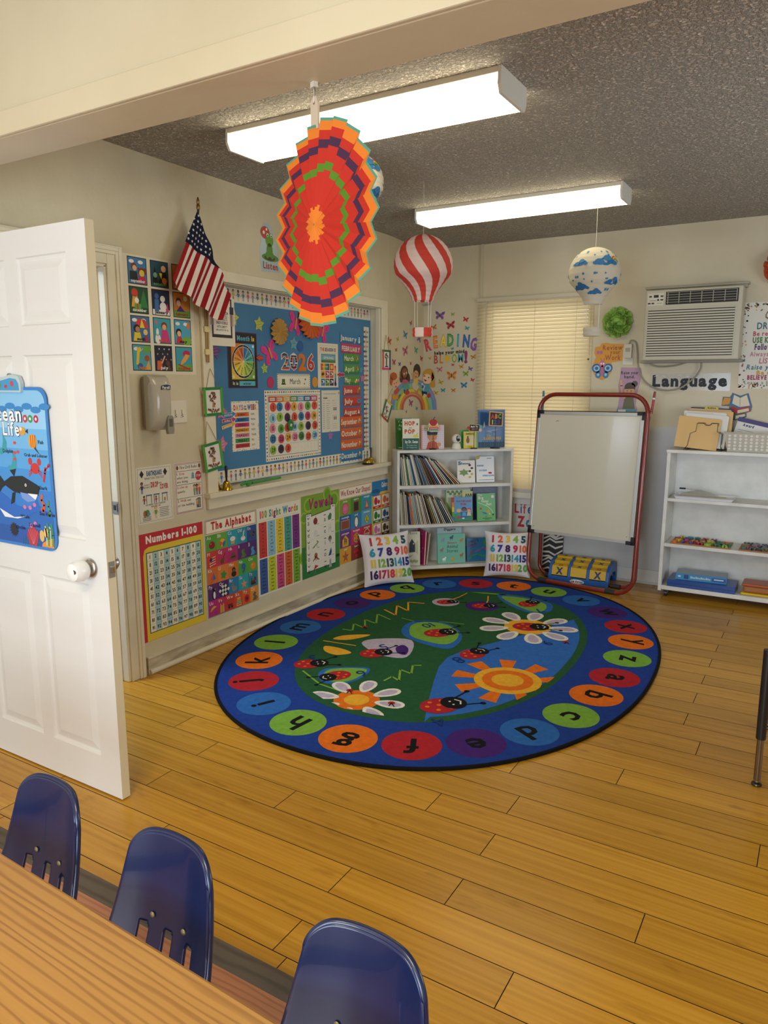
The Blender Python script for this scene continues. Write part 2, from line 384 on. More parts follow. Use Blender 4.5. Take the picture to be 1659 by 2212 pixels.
# back wall with window opening
b=Mb()
WAIN=noise_mat('white_lower_wall_paint','bfbebc','cccbc8',2.0,0.5,0.2,18,0.005)
for x0,x1,z0,z1,mm in ((-0.2,0.47,-.06,2.9,WALLB),(0.47,1.36,-.06,0.66,WAIN),(0.47,1.36,2.14,2.9,WALLB),(1.36,XR+.1,1.19,2.9,WALLB),(1.36,XR+.1,-.06,1.19,WAIN)): b.box(x0,x1,YB,YB+0.12,z0,z1,mm)
struct(b.build('wall_back'))
b=Mb(); b.box(XR,XR+0.1,-3.0,YB+.1,-.06,2.9,WALL); struct(b.build('wall_right'))
b=Mb(); b.box(-.1,XR+.1,-3.1,-3.0,-.06,2.9,WALL); struct(b.build('wall_front'))
b=Mb(); b.box(-.2,XR+.1,1.50,YB+.1,CZ,CZ+0.05,CEIL); struct(b.build('ceiling'))
b=Mb(); b.box(-.1,XR+.1,-3.1,1.42,2.78,2.83,P('cfc5ae',0.8)); struct(b.build('ceiling'))
# header beam over the opening between the two rooms
BEAM=noise_mat('beam_paint','cabd9c','d2c6a6',2.0,0.45,0.15,24,0.004)
b=Mb(); b.box(0.0,XR,1.412,1.565,2.24,2.79,BEAM); struct(b.build('wall_header'))
b=Mb(); b.box(0.0,XR,1.397,1.4115,2.218,2.285,BEAM); b.box(0.0,XR,1.412,1.575,2.218,2.2395,BEAM); struct(b.build('trim_2',bevel=0.004))
# baseboards
b=Mb(); b.box(0,0.014,2.505,5.0,0.0,0.088,BASEB); b.box(0,0.018,2.505,5.0,0.088,0.094,TRIM)
b.prism([(0.0,5.0),(0.014,5.0),(-0.06,YB),(-0.08,YB)],0,0.09,BASEB); struct(b.build('baseboard_left'))
b=Mb(); b.tube([(0.016,2.512,0.012),(0.016,5.0,0.012),(-0.055,5.68,0.012)],0.015,TRIM,10); struct(b.build('trim_3',smooth=True))
b=Mb(); b.box(-0.07,XR,YB-0.012,YB,0,0.11,P('d2d0ca',0.45)); b.box(-0.07,XR,YB-0.022,YB,0,0.02,P('c2c0ba',0.45)); struct(b.build('baseboard_back',bevel=0.003))
# door casing
b=Mb()
for (w0,w1,t) in ((0.0,0.085,0.014),(0.045,0.085,0.022),(0.06,0.078,0.027)):
    b.box(0,t,2.40+w0,2.40+w1,0,2.055+w1,TRIM); b.box(0,t,1.58-w1,1.58-w0,0,2.055+w1,TRIM); b.box(0,t,1.58-w0,2.40+w0,2.055+w0,2.055+w1,TRIM)
b.box(-0.12,0.004,2.385,2.405,0,2.05,TRIM); b.box(-0.12,0.004,1.58,1.595,0,2.05,TRIM); b.box(-0.12,0.004,1.58,2.40,2.04,2.058,TRIM)
b.box(-0.075,-0.045,2.372,2.387,0,2.04,TRIM)
cas=struct(b.build('trim_4',bevel=0.003))
b=Mb(); b.box(-0.036,0.006,2.381,2.3855,0.875,0.935,STEEL); b.box(0.0,0.012,2.381,2.384,0.885,0.925,STEEL); b.box(-0.026,-0.008,2.380,2.3815,0.893,0.918,P('2a2420')); b.build('strike_plate',cas)
# six panel door, open square to the wall
dr=bpy.data.objects.new('door_1',None); COL.objects.link(dr); dr['kind']='structure'; dr.location=(0.04,1.6665,0.006)
DW=0.82; DH=2.022; TH=0.035
PAN=[(0.10,0.375,0.145,0.80),(0.44,0.715,0.145,0.80),(0.10,0.375,0.955,1.60),(0.44,0.715,0.955,1.60),(0.10,0.375,1.70,1.93),(0.44,0.715,1.70,1.93)]
b=Mb(); xs=sorted({0,DW,*[p[0] for p in PAN],*[p[1] for p in PAN]}); zs=sorted({0,DH,*[p[2] for p in PAN],*[p[3] for p in PAN]})
# local door frame: x along leaf, z up, front face at y=-TH
for i in range(len(xs)-1):
    for j in range(len(zs)-1):
        x0,x1,z0,z1=xs[i],xs[i+1],zs[j],zs[j+1]
        if any(p[0]<=x0 and p[1]>=x1 and p[2]<=z0 and p[3]>=z1 for p in PAN): continue
        b.add([(x0,-TH,z0),(x1,-TH,z0),(x1,-TH,z1),(x0,-TH,z1)],[(0,1,2,3)],WHT)
for x0,x1,z0,z1 in PAN:
    rings=[(0,0),(0.004,0.006),(0.012,0.009),(0.016,0.009),(0.045,0.002),(0.05,0.002)]
    vs=[]
    for d,y in rings: vs+=[(x0+d,-TH+y,z0+d),(x1-d,-TH+y,z0+d),(x1-d,-TH+y,z1-d),(x0+d,-TH+y,z1-d)]
    fs=[]
    for k in range(len(rings)-1):
        for q in range(4): fs.append((k*4+q,k*4+(q+1)%4,k*4+4+(q+1)%4,k*4+4+q))
    k=len(rings)-1; fs.append((k*4,k*4+1,k*4+2,k*4+3)); b.add(vs,fs,WHT)
EDGE=P('d8cba8',0.5)
b.add([(0,-TH,0),(DW,-TH,0),(DW,0,0),(0,0,0),(0,-TH,DH),(DW,-TH,DH),(DW,0,DH),(0,0,DH)],[(3,2,1,0),(4,5,6,7),(2,3,7,6),(0,4,7,3)],WHT)
b.add([(DW,-TH,0),(DW,-TH,DH),(DW,0,DH),(DW,0,0)],[(0,3,2,1)],EDGE)
b.build('door_panel',dr)
kn=Mb(); kn.X=frame((0.735,-TH,0.862),(1,0,0),(0,0,1))
kn.lathe([(0.034,0),(0.034,0.004),(0.030,0.010),(0.018,0.014),(0.014,0.03)],STEEL,28)
kno=kn.build('door_handle',dr,smooth=True)
kc=Mb(); kc.X=frame((0.735,-TH,0.862),(1,0,0),(0,0,1)); kc.lathe([(0.024,0.022),(0.034,0.030),(0.038,0.045),(0.037,0.062),(0.030,0.078),(0.016,0.084),(0,0.085)],P('f2f0ea',0.2),28)
kc.circ(0.016,0.004,0.010,'4a3a2a',0,z=0.0832,ry=0.008,n=12)
o=kc.build('knob_cover',kno,smooth=True); o['label']='white plastic childproof cover over the knob'
kb=Mb(); kb.X=frame((0.735,0,0.862),(-1,0,0),(0,0,1)); kb.lathe([(0.034,0),(0.034,0.004),(0.02,0.012),(0.014,0.03),(0.026,0.045),(0.028,0.06),(0.02,0.07),(0,0.072)],STEEL,28); kb.build('door_handle',dr,smooth=True)
lp=Mb(); lp.box(DW,DW+0.0015,-0.030,-0.005,0.835,0.892,STEEL); lp.box(DW,DW+0.010,-0.024,-0.011,0.853,0.874,CHROME); lp.build('latch_plate',dr)
for z in (0.25,1.0,1.75):
    h=Mb(); h.cyl((-0.006,0.006,z-0.045),(-0.006,0.006,z+0.045),0.006,STEEL,10); h.build('hinge',dr)
# ================================================================ window casing of the former window, with its calendar board
b=Mb(); y0,y1,z0,z1=3.07,4.87,0.90,2.06
b.box(0,0.018,2.99,y0,z0,2.12,TRIM); b.box(0,0.018,y1,4.95,z0,2.12,TRIM); b.box(0,0.018,y0,y1,z1,2.12,TRIM)
b.box(-0.088,0.0,y1-0.006,y1,z0,z1,TRIM); b.box(-0.088,0.0,y0,y0+0.006,z0,z1,TRIM); b.box(-0.088,0.0,y0,y1,z1-0.006,z1,TRIM)
b.box(-0.03,0.004,y1-0.022,y1-0.006,z0,z1,TRIM)
struct(b.build('trim_5',bevel=0.003))
b=Mb(); b.box(-0.088,0.045,2.975,4.96,0.872,0.902,TRIM); b.box(0,0.022,2.985,4.95,0.808,0.872,TRIM); struct(b.build('trim_6',bevel=0.004))
BLUEP=noise_mat('blue_backing_paper','40749c','487ea6',1.5,0.7,0.12,14,0.004)
b=Mb(); b.box(3.078,4.862,0.912,2.052,-0.0035,0.0,BLUEP)
tag(b.build('backing_board',M=frame((-0.085,0,0),(0,1,0),(0,0,1))),'large blue paper backed bulletin board inside the window casing','bulletin board')
def sheetthing(name,label,cat,M,w,h,col,draw,group=None,th=0.0006):
    m=Mb(); m.sheet(w,h,P(col,0.5),th); draw(m)
    o=m.build(name,M=M); return tag(o,label,cat,group)
# people-chain borders
def chain(w,seed,n,vert=False,x0=0.02):
    rnd=random.Random(seed)
    def d(m):
        m.line([(0,0.004),(w,0.004)],0.001,'8a8578',1)
        for i in range(n):
            x=x0+(w-2*x0)*(i+0.5)/n
            kid(m,x,0.012,0.062,rnd.choice(SKIN),rnd.choice(HAIR),rnd.choice(TOPS),rnd.choice(BOTS),1)
    return d
sheetthing('border_strip','white border strip of children holding hands along the top of the blue board','border strip',BDM(3.10,1.972),1.76,0.080,'ded8c6',chain(1.76,1,40),'people border strips')
sheetthing('border_strip','white border strip of children holding hands along the bottom of the blue board','border strip',BDM(3.08,0.918),1.77,0.082,'ded8c6',chain(1.77,2,42),'people border strips')
sheetthing('border_strip','narrow white border strip of children running down the right side of the blue board','border strip',frame((-0.083,4.838,0.992),(0,0,1),(0,-1,0)),0.93,0.072,'ded8c6',chain(0.93,3,25),'people border strips')
# the month wheel
def monthwheel(m):
    W,H=0.262,0.328
    m.border(0,0,W,H,0.006,'4a2a5a',1); m.text('The Month Is',W/2-0.01,H-0.048,0.026,'e0d070',2,w=2,fit=0.235,cols=['d84040','e08030','e0c040','e0c040','60a8c0','60a8c0','60a8c0','60a8c0','60a8c0','60a8c0','e0c040','e0c040'])
    x0,y0,x1,y1=0.033,0.052,0.238,0.262; cx,cy=(x0+x1)/2,(y0+y1)/2
    m.rect(x0,cy,cx,y1,'d87a28',1); m.rect(cx,cy,x1,y1,'4a9ac0',1); m.rect(x0,y0,cx,cy,'e0b830',1); m.rect(cx,y0,x1,cy,'7aa83a',1)
    m.circ(cx,cy,0.1,'f0ecd8',2,n=40); m.circ(cx,cy,0.098,'141414',3,n=40); m.circ(cx,cy,0.087,'f0ecd8',4,n=40)
    cs=['3a78b0','3a98b0','3fa890','7ab04a','98b83a','a8c040','d8d048','e0c840','e0b030','e09830','d87828','d05828']
    nm=['january','february','march','april','may','june','july','august','september','october','november','december']
    for i in range(12):
        a0=PI/2-i*PI/6; a1=a0-PI/6
        m.poly([(cx,cy)]+[(cx+0.085*math.cos(a0+(a1-a0)*k/4),cy+0.085*math.sin(a0+(a1-a0)*k/4)) for k in range(5)],cs[i],5)
        m.line([(cx,cy),(cx+0.095*math.cos(a0),cy+0.095*math.sin(a0))],0.0014,'f0ecd8',7)
        am=(a0+a1)/2; m.text(nm[i],cx+0.055*math.cos(am),cy+0.055*math.sin(am)-0.003,0.0085,'141414',6,rot=am if math.cos(am)>0 else am+PI,fit=0.048,w=1)
    m.circ(x0+0.014,y0+0.016,0.011,'e0d8a0',2,n=10); m.poly(star(x1-0.013,y1-0.014,0.011,0.5,6),'f0f0f0',2); m.poly(star(x1-0.013,y0+0.016,0.012,0.5,8),'e8e0e8',2); m.poly(star(x0+0.013,y1-0.016,0.01,0.6,5),'a84820',2)
    m.text('It is',0.062,0.020,0.018,'f0ecd8',2,w=1); m.rect(0.095,0.014,0.238,0.042,'5ab0c0',2); m.text('winter',0.165,0.02,0.016,'141414',3,w=1)
sheetthing('month_chart','black chart with a rainbow coloured wheel of the months, titled The Month Is','chart',BDM(3.290,1.478),0.262,0.328,'17161a',monthwheel)
def arrow(name,label,M,w,h,col,txt=None,left=True,edge='f0e8d8'):
    m=Mb(); k=h*0.9
    pts=[(0,h/2),(k,h*1.02),(k,h*0.78),(w,h*0.78),(w,h*0.22),(k,h*0.22),(k,-h*0.02)]
    if not left: pts=[(w-p[0],p[1]) for p in pts]
    m.prism(pts,0,0.0012,edge); cx,cy=w/2,h/2
    m.poly([(cx+(p[0]-cx)*0.95,cy+(p[1]-cy)*0.86) for p in pts],col,1,z=0.0012)
    if txt: m.text(txt,w*0.42,h*0.36,h*0.26,'f0e8d8',3,w=1,fit=w*0.55,z=0.0012)
    return tag(m.build(name,M=M),label,'arrow')
arrow('arrow_marker','red arrow pointing at the month wheel',BDM(3.535,1.64,0.004),0.07,0.042,'c8402a',edge='401818')
arrow('arrow_marker','magenta arrow pointing left at the thermometer on the season chart',BDM(4.402,1.545,0.004),0.098,0.045,'b0285a')
for t,z,c,ro,la in (('yesterday was',1.305,'3a80b0',0.05,'blue yesterday arrow pointing at the days of the week chart'),('today is',1.270,'b03070',0.08,'magenta today arrow pointing at the days of the week chart'),('tomorrow',1.232,'d8a040',0.2,'yellow tomorrow arrow pointing at the days of the week chart')):
    arrow('arrow_marker',la,BDM(3.222,z,0.004)@RZ(ro),0.125,0.036,c,t,left=False)
# foam butterflies with clothespin bodies
def foam_fly(M,label,s=1.0):
    t=thing('foam_butterfly',label,'butterfly',M,'pink foam butterflies')
    m=Mb()
    for sx in (-1,1):
        m.prism([(sx*p[0]*s,p[1]*s) for p in [(0.004,0.01),(0.02,0.055),(0.045,0.072),(0.065,0.066),(0.07,0.045),(0.05,0.018),(0.03,0.004),(0.05,-0.012),(0.06,-0.04),(0.05,-0.062),(0.03,-0.062),(0.012,-0.03),(0.004,-0.008)]],0,0.003,P('d83a88',0.7))
        m.line([(sx*0.03*s,0.03*s),(sx*0.05*s,0.055*s),(sx*0.056*s,0.038*s),(sx*0.036*s,0.026*s)],0.002,'8a1848',1,z=0.003)
        m.line([(sx*0.03*s,-0.02*s),(sx*0.045*s,-0.045*s),(sx*0.03*s,-0.045*s)],0.002,'8a1848',1,z=0.003)
    m.build('wings',t)
    k=Mb(); k.box(-0.006*s,0.006*s,-0.034*s,0.04*s,0.003,0.009,P('c8904a',0.6)); k.box(-0.0065*s,0.0065*s,0.0,0.006,0.009,0.0105,STEEL); k.build('clothespin_body',t,bevel=0.001)
    a=Mb(); a.tube([(-0.003,0.038*s,0.006),(-0.012,0.065*s,0.008),(-0.018,0.075*s,0.01)],0.0011,P('e070a8'),6); a.tube([(0.003,0.038*s,0.006),(0.004,0.068*s,0.008),(0.0,0.082*s,0.01)],0.0011,P('e070a8'),6); a.build('antennae',t)
foam_fly(BDM(3.672,1.69)@RZ(0.45),'pink foam butterfly between the month wheel and the number 2026')
foam_fly(BDM(3.935,1.885)@RZ(-0.25),'pink foam butterfly left of the orange paper rosette')
foam_fly(BDM(4.235,1.855)@RZ(-0.35),'pink foam butterfly at the lower right of the orange paper rosette')
def rosette(label,M,R,col,n=26,dep=0.02,col2=None,cat='paper rosette'):
    m=Mb(); vs=[(0,0,dep*0.6)]; fs=[]
    for i in range(2*n):
        a=PI*i/n; z=dep if i%2 else 0.002; r=R*(1.0 if i%2==0 else 0.95)
        vs.append((r*math.cos(a),r*math.sin(a),z))
    for i in range(2*n): fs.append((0,1+i,1+(i+1)%(2*n)))
    m.add(vs,fs,P(col,0.8)); o=m.build('paper_rosette',M=M,solid=0.0008); return tag(o,label,cat,'folded paper rosettes')
rosette('tan folded paper rosette above the number 2026',BDM(3.762,1.828,0.003),0.083,'b99048',15)
rosette('orange folded paper rosette high on the blue board between two pink butterflies',BDM(4.085,1.925,0.003),0.125,'d2682a',20,0.03)
def st(label,y,z,r,col,col2,ro=0.0,face=False):
    m=Mb(); m.prism(star(0,0,r,0.55,5,ro),0,0.0014,P(col,0.6)); 
    for k in (-0.4,-0.05,0.3): m.line([(-r*0.45,r*k-0.004),(r*0.45,r*k+0.004)],0.0022,col2,1,z=0.0014)
    if face:
        m.circ(-r*0.2,r*0.05,r*0.07,'2a2a2a',2,n=8,z=0.0014); m.circ(r*0.2,r*0.05,r*0.07,'2a2a2a',2,n=8,z=0.0014)
    return tag(m.build('paper_star',M=BDM(y,z,0.001)),label,'star','paper stars on the blue board')
st('pale yellow striped paper star just right of the hanging flag',3.352,1.885,0.048,'c8c058','8a8a3a',0.2)
st('pale green striped paper star left of the tan rosette',3.578,1.863,0.048,'b0b850','6a8a3a',0.1)
st('small green striped paper star below the left pink butterfly',3.618,1.598,0.036,'a8b858','6a8a3a',-0.1)
st('pale blue smiling paper star below the butterfly beside the orange rosette',3.917,1.762,0.045,'6aa0b0','4a8090',0.1,True)
st('violet striped paper star under the pledge sign at the left edge of the blue board',3.190,1.690,0.05,'7a5088','c080a8',0.3)
st('pink paper star behind the yesterday arrow',3.225,1.34,0.05,'c06890','f0a0c0',0.2,True)
st('pink striped paper star at the lower left edge of the blue board',3.215,1.155,0.052,'c87898','f0b0c8',0.25)
st('small violet smiling paper star below the schedule sheet',4.317,1.139,0.036,'9a68a8','b888c0',0.0,True)
st('small teal paper star right of the April card',4.728,1.605,0.03,'4a90a0','6ab0b8',0.2)
st('pink striped paper star right of the May card',4.745,1.543,0.036,'b86888','e8a8c0',0.1)
for la,y,z,c in (('plain blue paper dot above the number 2026',3.986,1.747,'245a98'),('plain magenta paper dot left of the March sign',3.673,1.513,'b82c5c'),('plain yellow orange paper dot right of the March sign',4.144,1.514,'cf8f2c')):
    m=Mb(); m.prism([(0.033*math.cos(2*PI*i/28),0.036*math.sin(2*PI*i/28)) for i in range(28)],0,0.0015,P(c)); tag(m.build('paper_dot',M=BDM(y,z)),la,'dot','plain paper dots')
# 2026
def num(ch,y,z,h,col,edge,label,stripe=None):
    m=Mb(); m.text(ch,0,0,h,P(edge),1,w=2,sx=1.15); 
    g=GL[(ch,0)]
    for lay,(wt,c,dy) in enumerate(((2,edge,0),(1,col,0.0))):
        vs,fs,a,w_=GL[(ch,wt)]; W=w_*h*1.1
        m.add([((px*1.1*h)-W/2,py*h,0.002+lay*0.0006) for px,py in vs],fs,P(c))
    if stripe:
        vs,fs,a,w_=GL[(ch,1)]; nb=11
        for f in fs:
            q0=[(vs[k][0]*1.1*h-w_*h*0.55,vs[k][1]*h) for k in f]
            for bi in range(nb):
                if bi%2 and ch=='0': continue
                q=clip(clip(q0,0,1,bi*h/nb-(.001 if bi==0 else 0)),0,-1,-((bi+1)*h/nb+(.001 if bi==nb-1 else 0)))
                if len(q)>2: m.add([(p[0],p[1],0.0032) for p in q],[tuple(range(len(q)))],P(stripe[bi%len(stripe)]))
    return tag(m.build('number_cutout',M=BDM(y,z)),label,'number','2026 cut-out numbers')
num('2',3.825,1.597,0.098,'b8823a','e8e0d0','striped multicoloured number 2, first digit of 2026',['c83838','3a6a8a','2a2a2a','d8b040'])
num('0',3.912,1.597,0.098,'1e1c20','e8e0d0','black number 0 with coloured confetti spots',['c83a3a','e8e0d0','a85a88'])
num('2',4.003,1.593,0.100,'cf7428','cf7428','orange number 2, third digit of 2026')
num('6',4.098,1.595,0.100,'b83228','e8e0d0','red number 6 with a white outline')
def march(m):
    W,H=0.35,0.100
    for i in range(26): 
        x=W*(i+0.2)/26; m.poly([(x,0.001),(x+0.006,0.001),(x+0.010,0.010),(x+0.004,0.010)],'3a6a48',1); m.poly([(x,H-0.010),(x+0.006,H-0.010),(x+0.010,H-0.001),(x+0.004,H-0.001)],'3a6a48',1)
    for j in range(7):
        y=H*(j+0.2)/7; m.poly([(0.001,y),(0.008,y+0.004),(0.008,y+0.010),(0.001,y+0.006)],'3a6a48',1); m.poly([(W-0.008,y),(W-0.001,y+0.004),(W-0.001,y+0.010),(W-0.008,y+0.006)],'3a6a48',1)
    m.border(0.02,0.014,W-0.02,H-0.014,0.001,'3a3a3a',1)
    m.rect(0.048,0.034,0.078,0.066,'2f6a30',2); m.rect(0.04,0.03,0.086,0.037,'2f6a30',2); m.rect(0.048,0.040,0.078,0.046,'202018',3); m.rect(0.059,0.039,0.067,0.047,'d8b040',4)
    m.text('March',0.185,0.034,0.034,'1e1e28',2,w=0,fit=0.11)
    m.poly(star(0.295,0.064,0.012,0.4,4,0.4),'2f6a30',2); m.poly(star(0.285,0.036,0.009,0.4,4,0.1),'2f6a30',2)
sheetthing('month_sign','white March sign with a green hat and green striped border','sign',BDM(3.740,1.468),0.35,0.100,'e4dec8',march)
def season(m):
    W,H=0.245,0.300
    m.border(0.022,H-0.066,W-0.022,H-0.014,0.001,'6a6a6a',1); m.text('THE SEASON IS',W/2,H-0.052,0.022,'c83a2a',2,w=2,fit=0.185,cols=['c83a2a','d8842a','c83a2a','8a2a5a','2a2a3a','3a6a4a','c83a5a','2a4a6a','5a2a5a','2a7a6a','d8842a','c83a2a'])
    m.rect(0.04,H-0.13,0.213,H-0.072,'2a4a2a',1); m.rect(0.042,H-0.126,0.211,H-0.075,'6aa8b8',2); m.rect(0.042,H-0.128,0.211,H-0.112,'5a7a30',3); m.text('SPRING',0.127,H-0.105,0.016,'e8e0c8',4,w=1,fit=0.12)
    cs=['c84a2a','d8a030','5a8a3a','3a5a90']
    for i in range(4): m.rect(0.034+i*0.0255,H-0.182,0.034+(i+1)*0.0255,H-0.136,cs[i],1)
    m.text("today's weather",0.085,H-0.162,0.01,'f0e8d8',2,w=1,fit=0.07)
    m.rect(0.142,H-0.182,0.188,H-0.136,'c8402a',1); m.circ(0.165,H-0.159,0.015,'e8c030',2)
    C2=[['d89830','c03a68','c8542a'],['3a78a8','4a8a3a','30204a']]
    for r_ in range(2):
        for c_ in range(3):
            x=0.036+c_*0.052; y=H-0.235-r_*0.053; m.rect(x,y,x+0.046,y+0.048,C2[r_][c_],1); m.circ(x+0.023,y+0.028,0.016,'e8e4dc' if c_ or r_ else '4a4438',2,ry=0.010,n=12); m.circ(x+0.015,y+0.024,0.009,'e8e4dc' if c_ or r_ else '4a4438',2,n=8)
    for i,c in enumerate(['3a3068','2a5a98','3a90a8','5aa040','e0b030','e08028','c83a28']): m.rect(0.200,H-0.274+i*0.018,0.218,H-0.256+i*0.018,c,1)
    m.circ(0.209,H-0.278,0.014,'3a3068',1)
sheetthing('season_chart','white The Season Is chart with a spring banner and coloured weather squares','chart',BDM(4.180,1.478),0.245,0.302,'ddd6c2',season)
# days of the week
def days(m):
    W,H=0.245,0.296; rnd=random.Random(4)
    for i in range(70):
        s=rnd.random(); t=rnd.choice(['c83a4a','d8a030','3a78a0','5a2a5a','4a8a3a','1e1e28'])
        if i%2: m.circ(s*W,rnd.choice([0.006,H-0.006])+rnd.uniform(-.004,.004),0.003,t,1,n=5)
        else: m.circ(rnd.choice([0.005,W-0.005])+rnd.uniform(-.003,.003),s*H,0.003,t,1,n=5)
    m.text('DAYS',0.060,H-0.050,0.029,'c8542a',2,w=2,fit=0.082,cols=['c83a2a','d8842a','3a9aa0','c84a68']); m.text('OF',0.120,H-0.036,0.010,'2a2a3a',2,w=2); m.text('THE',0.120,H-0.051,0.010,'2a2a3a',2,w=2); m.text('WEEK',0.184,H-0.050,0.029,'2a5a8a',2,w=2,fit=0.085,cols=['2a5a8a','c83a2a','2a2a5a','d8842a'])
    for i,(d,a,c) in enumerate((('SUNDAY','SUN.','d8682a'),('MONDAY','MON.','2a6aa0'),('TUESDAY','TUE.','c02c60'),('WEDNESDAY','WED.','dca030'),('THURSDAY','THUR.','d8889a'),('FRIDAY','FRI.','3a8a48'),('SATURDAY','SAT.','c8303a'))):
        y=H-0.090-i*0.0312; m.rect(0.028,y,0.155,y+0.026,c,1); m.text(d,0.092,y+0.0065,0.0125,'241a20',3,w=1,fit=0.078 if len(d)<8 else 0.11); m.text(a,0.172,y+0.007,0.0115,'2a2a2a',2,al='l',w=0)
sheetthing('weekday_chart','white Days of the Week chart with seven coloured bars','chart',BDM(3.306,1.103),0.245,0.298,'e2dcca',days)
# calendar sheet and its thirty-one numbered discs
def cal(m):
    W,H=0.592,0.448; cs=['b83838','d8a030','2a6a8a','8a3a5a','1e1e28','4a8a4a','c87a3a']
    for i in range(26):
        x=0.012+(W-0.024)*i/25; m.circ(x,0.012,0.006,cs[i%7],1,n=8); m.circ(x,H-0.012,0.006,cs[(i+3)%7],1,n=8)
    for j in range(1,18):
        y=0.012+(H-0.024)*j/18; m.circ(0.012,y,0.006,cs[(j+1)%7],1,n=8); m.circ(W-0.012,y,0.006,cs[(j+5)%7],1,n=8)
    m.border(0.030,0.030,W-0.030,H-0.030,0.0025,'2a2432',1)
    gx,gw=0.038,(W-0.076)/7
    for i,(d,c) in enumerate(zip(('SUNDAY','MONDAY','TUESDAY','WEDNESDAY','THURSDAY','FRIDAY','SATURDAY'),('c03a30','d0682c','d8982c','4a8a4a','5a9ab8','2a5a98','b8306a'))):
        m.rect(gx+i*gw,H-0.075,gx+(i+1)*gw,H-0.038,c,1); m.rect(gx+i*gw+0.012,H-0.066,gx+(i+1)*gw-0.012,H-0.047,'e6e0d0',2); m.text(d,gx+(i+.5)*gw,H-0.062,0.011,'6a5a5a',3,w=1,fit=gw-0.028)
    for i in range(8): m.line([(gx+i*gw,0.036),(gx+i*gw,H-0.075)],0.001,'b8b2a2',1)
    for j in range(1,5): m.line([(gx,0.036+j*0.0668),(W-gx,0.036+j*0.0668)],0.0012,'8a8478',1)
    for i in range(3,7): m.text('0',gx+(i+.5)*gw,0.062,0.014,'cfc8b8',1)
sheetthing('calendar_chart','white monthly calendar grid with a polka dot border','chart',BDM(3.610,1.015),0.592,0.448,'e0dac8',cal)
DC={'r':('d0482c','red orange'),'b':('2a72a4','blue'),'m':('c02c5c','magenta'),'y':('dc9c30','yellow'),'p':('dc8096','pink'),'g':('5a9a38','green'),'l':('86bcd4','light blue'),'w':('8ab030','lime'),'v':('3c2444','dark purple'),'d':('3a7a38','dark green')}
seq='rbmypgr'+'lwvrbmy'+'pgrlwvr'+'bmypdrl'+'wvr'
for i in range(31):
    r_,c_=divmod(i,7); rnd=random.Random(i)
    m=Mb(); col=DC[seq[i]]; m.prism([(0.0285*math.cos(2*PI*k/26),0.0285*math.sin(2*PI*k/26)) for k in range(26)],0,0.0022,P(col[0],0.4))
    m.text(str(i+1),0,-0.013,0.026,'17171f',2,w=1,z=0.0022,sx=0.85)
    y=3.610+0.038+0.0737*(c_+0.5)+rnd.uniform(-.006,.006); z=1.015+0.036+0.0668*(4.5-r_)+0.004+rnd.uniform(-.004,.004)
    tag(m.build('calendar_disc',M=BDM(y,z,0.0035)@RZ(rnd.uniform(-.12,.12))),'%s calendar disc printed with the number %d'%(col[1],i+1),'calendar disc','calendar number discs')
m=Mb(); m.prism([(0.027*math.cos(2*PI*k/14)*(1+.08*(k%2)),0.036*math.sin(2*PI*k/14)*(1+.08*(k%2))) for k in range(14)],0,0.008,P('2f7a34',0.25)); m.poly([(-0.012,-.004),(0.004,-0.012),(0.012,0.004),(-.002,0.012)],'c8d8b0',1,z=0.008); m.circ(0.004,0.016,0.006,'1a4a1e',1,z=0.008,n=6)
tag(m.build('shamrock_marker',M=BDM(3.610+0.038+0.0737*2.78,1.237,0.008)),'shiny green shamrock marker stuck between discs 17 and 18','marker')
def sched(m):
    W,H=0.222,0.292; rnd=random.Random(8)
    m.text('Our Kids Preschool Daily Schedule',W/2-0.01,H-0.028,0.008,'4a4a4a',1,fit=0.15); m.text('schedule',0.045,H-0.058,0.012,'2a2018',1,w=2,fit=0.05)
    for k in range(3): m.text(('Time','Activity','Details')[k],0.025+0.06*k,H-0.074,0.006,'6a6a6a',1)
    for j in range(13):
        y=H-0.092-j*0.0145; m.rect(0.014,y,0.036,y+0.003,'8a8478',1); m.rect(0.056,y,0.105-rnd.random()*.02,y+0.003,'9a9488',1)
        if j not in (4,5,8,9): m.rect(0.125,y,0.185,y+0.002,'a8a296',1)
    for x,y in ((0.150,0.150),(0.172,0.150),(0.152,0.085),(0.172,0.085)): m.circ(x,y+0.018,0.006,'a84a4a',2,n=7); m.rect(x-0.006,y,x+0.006,y+0.014,'3a6a5a',1)
    m.circ(W-0.012,H-0.02,0.009,'d88a2c',2,n=10)
sheetthing('schedule_sheet','white printed daily schedule sheet to the right of the calendar','paper',BDM(4.218,1.166),0.222,0.292,'d8d2c2',sched)
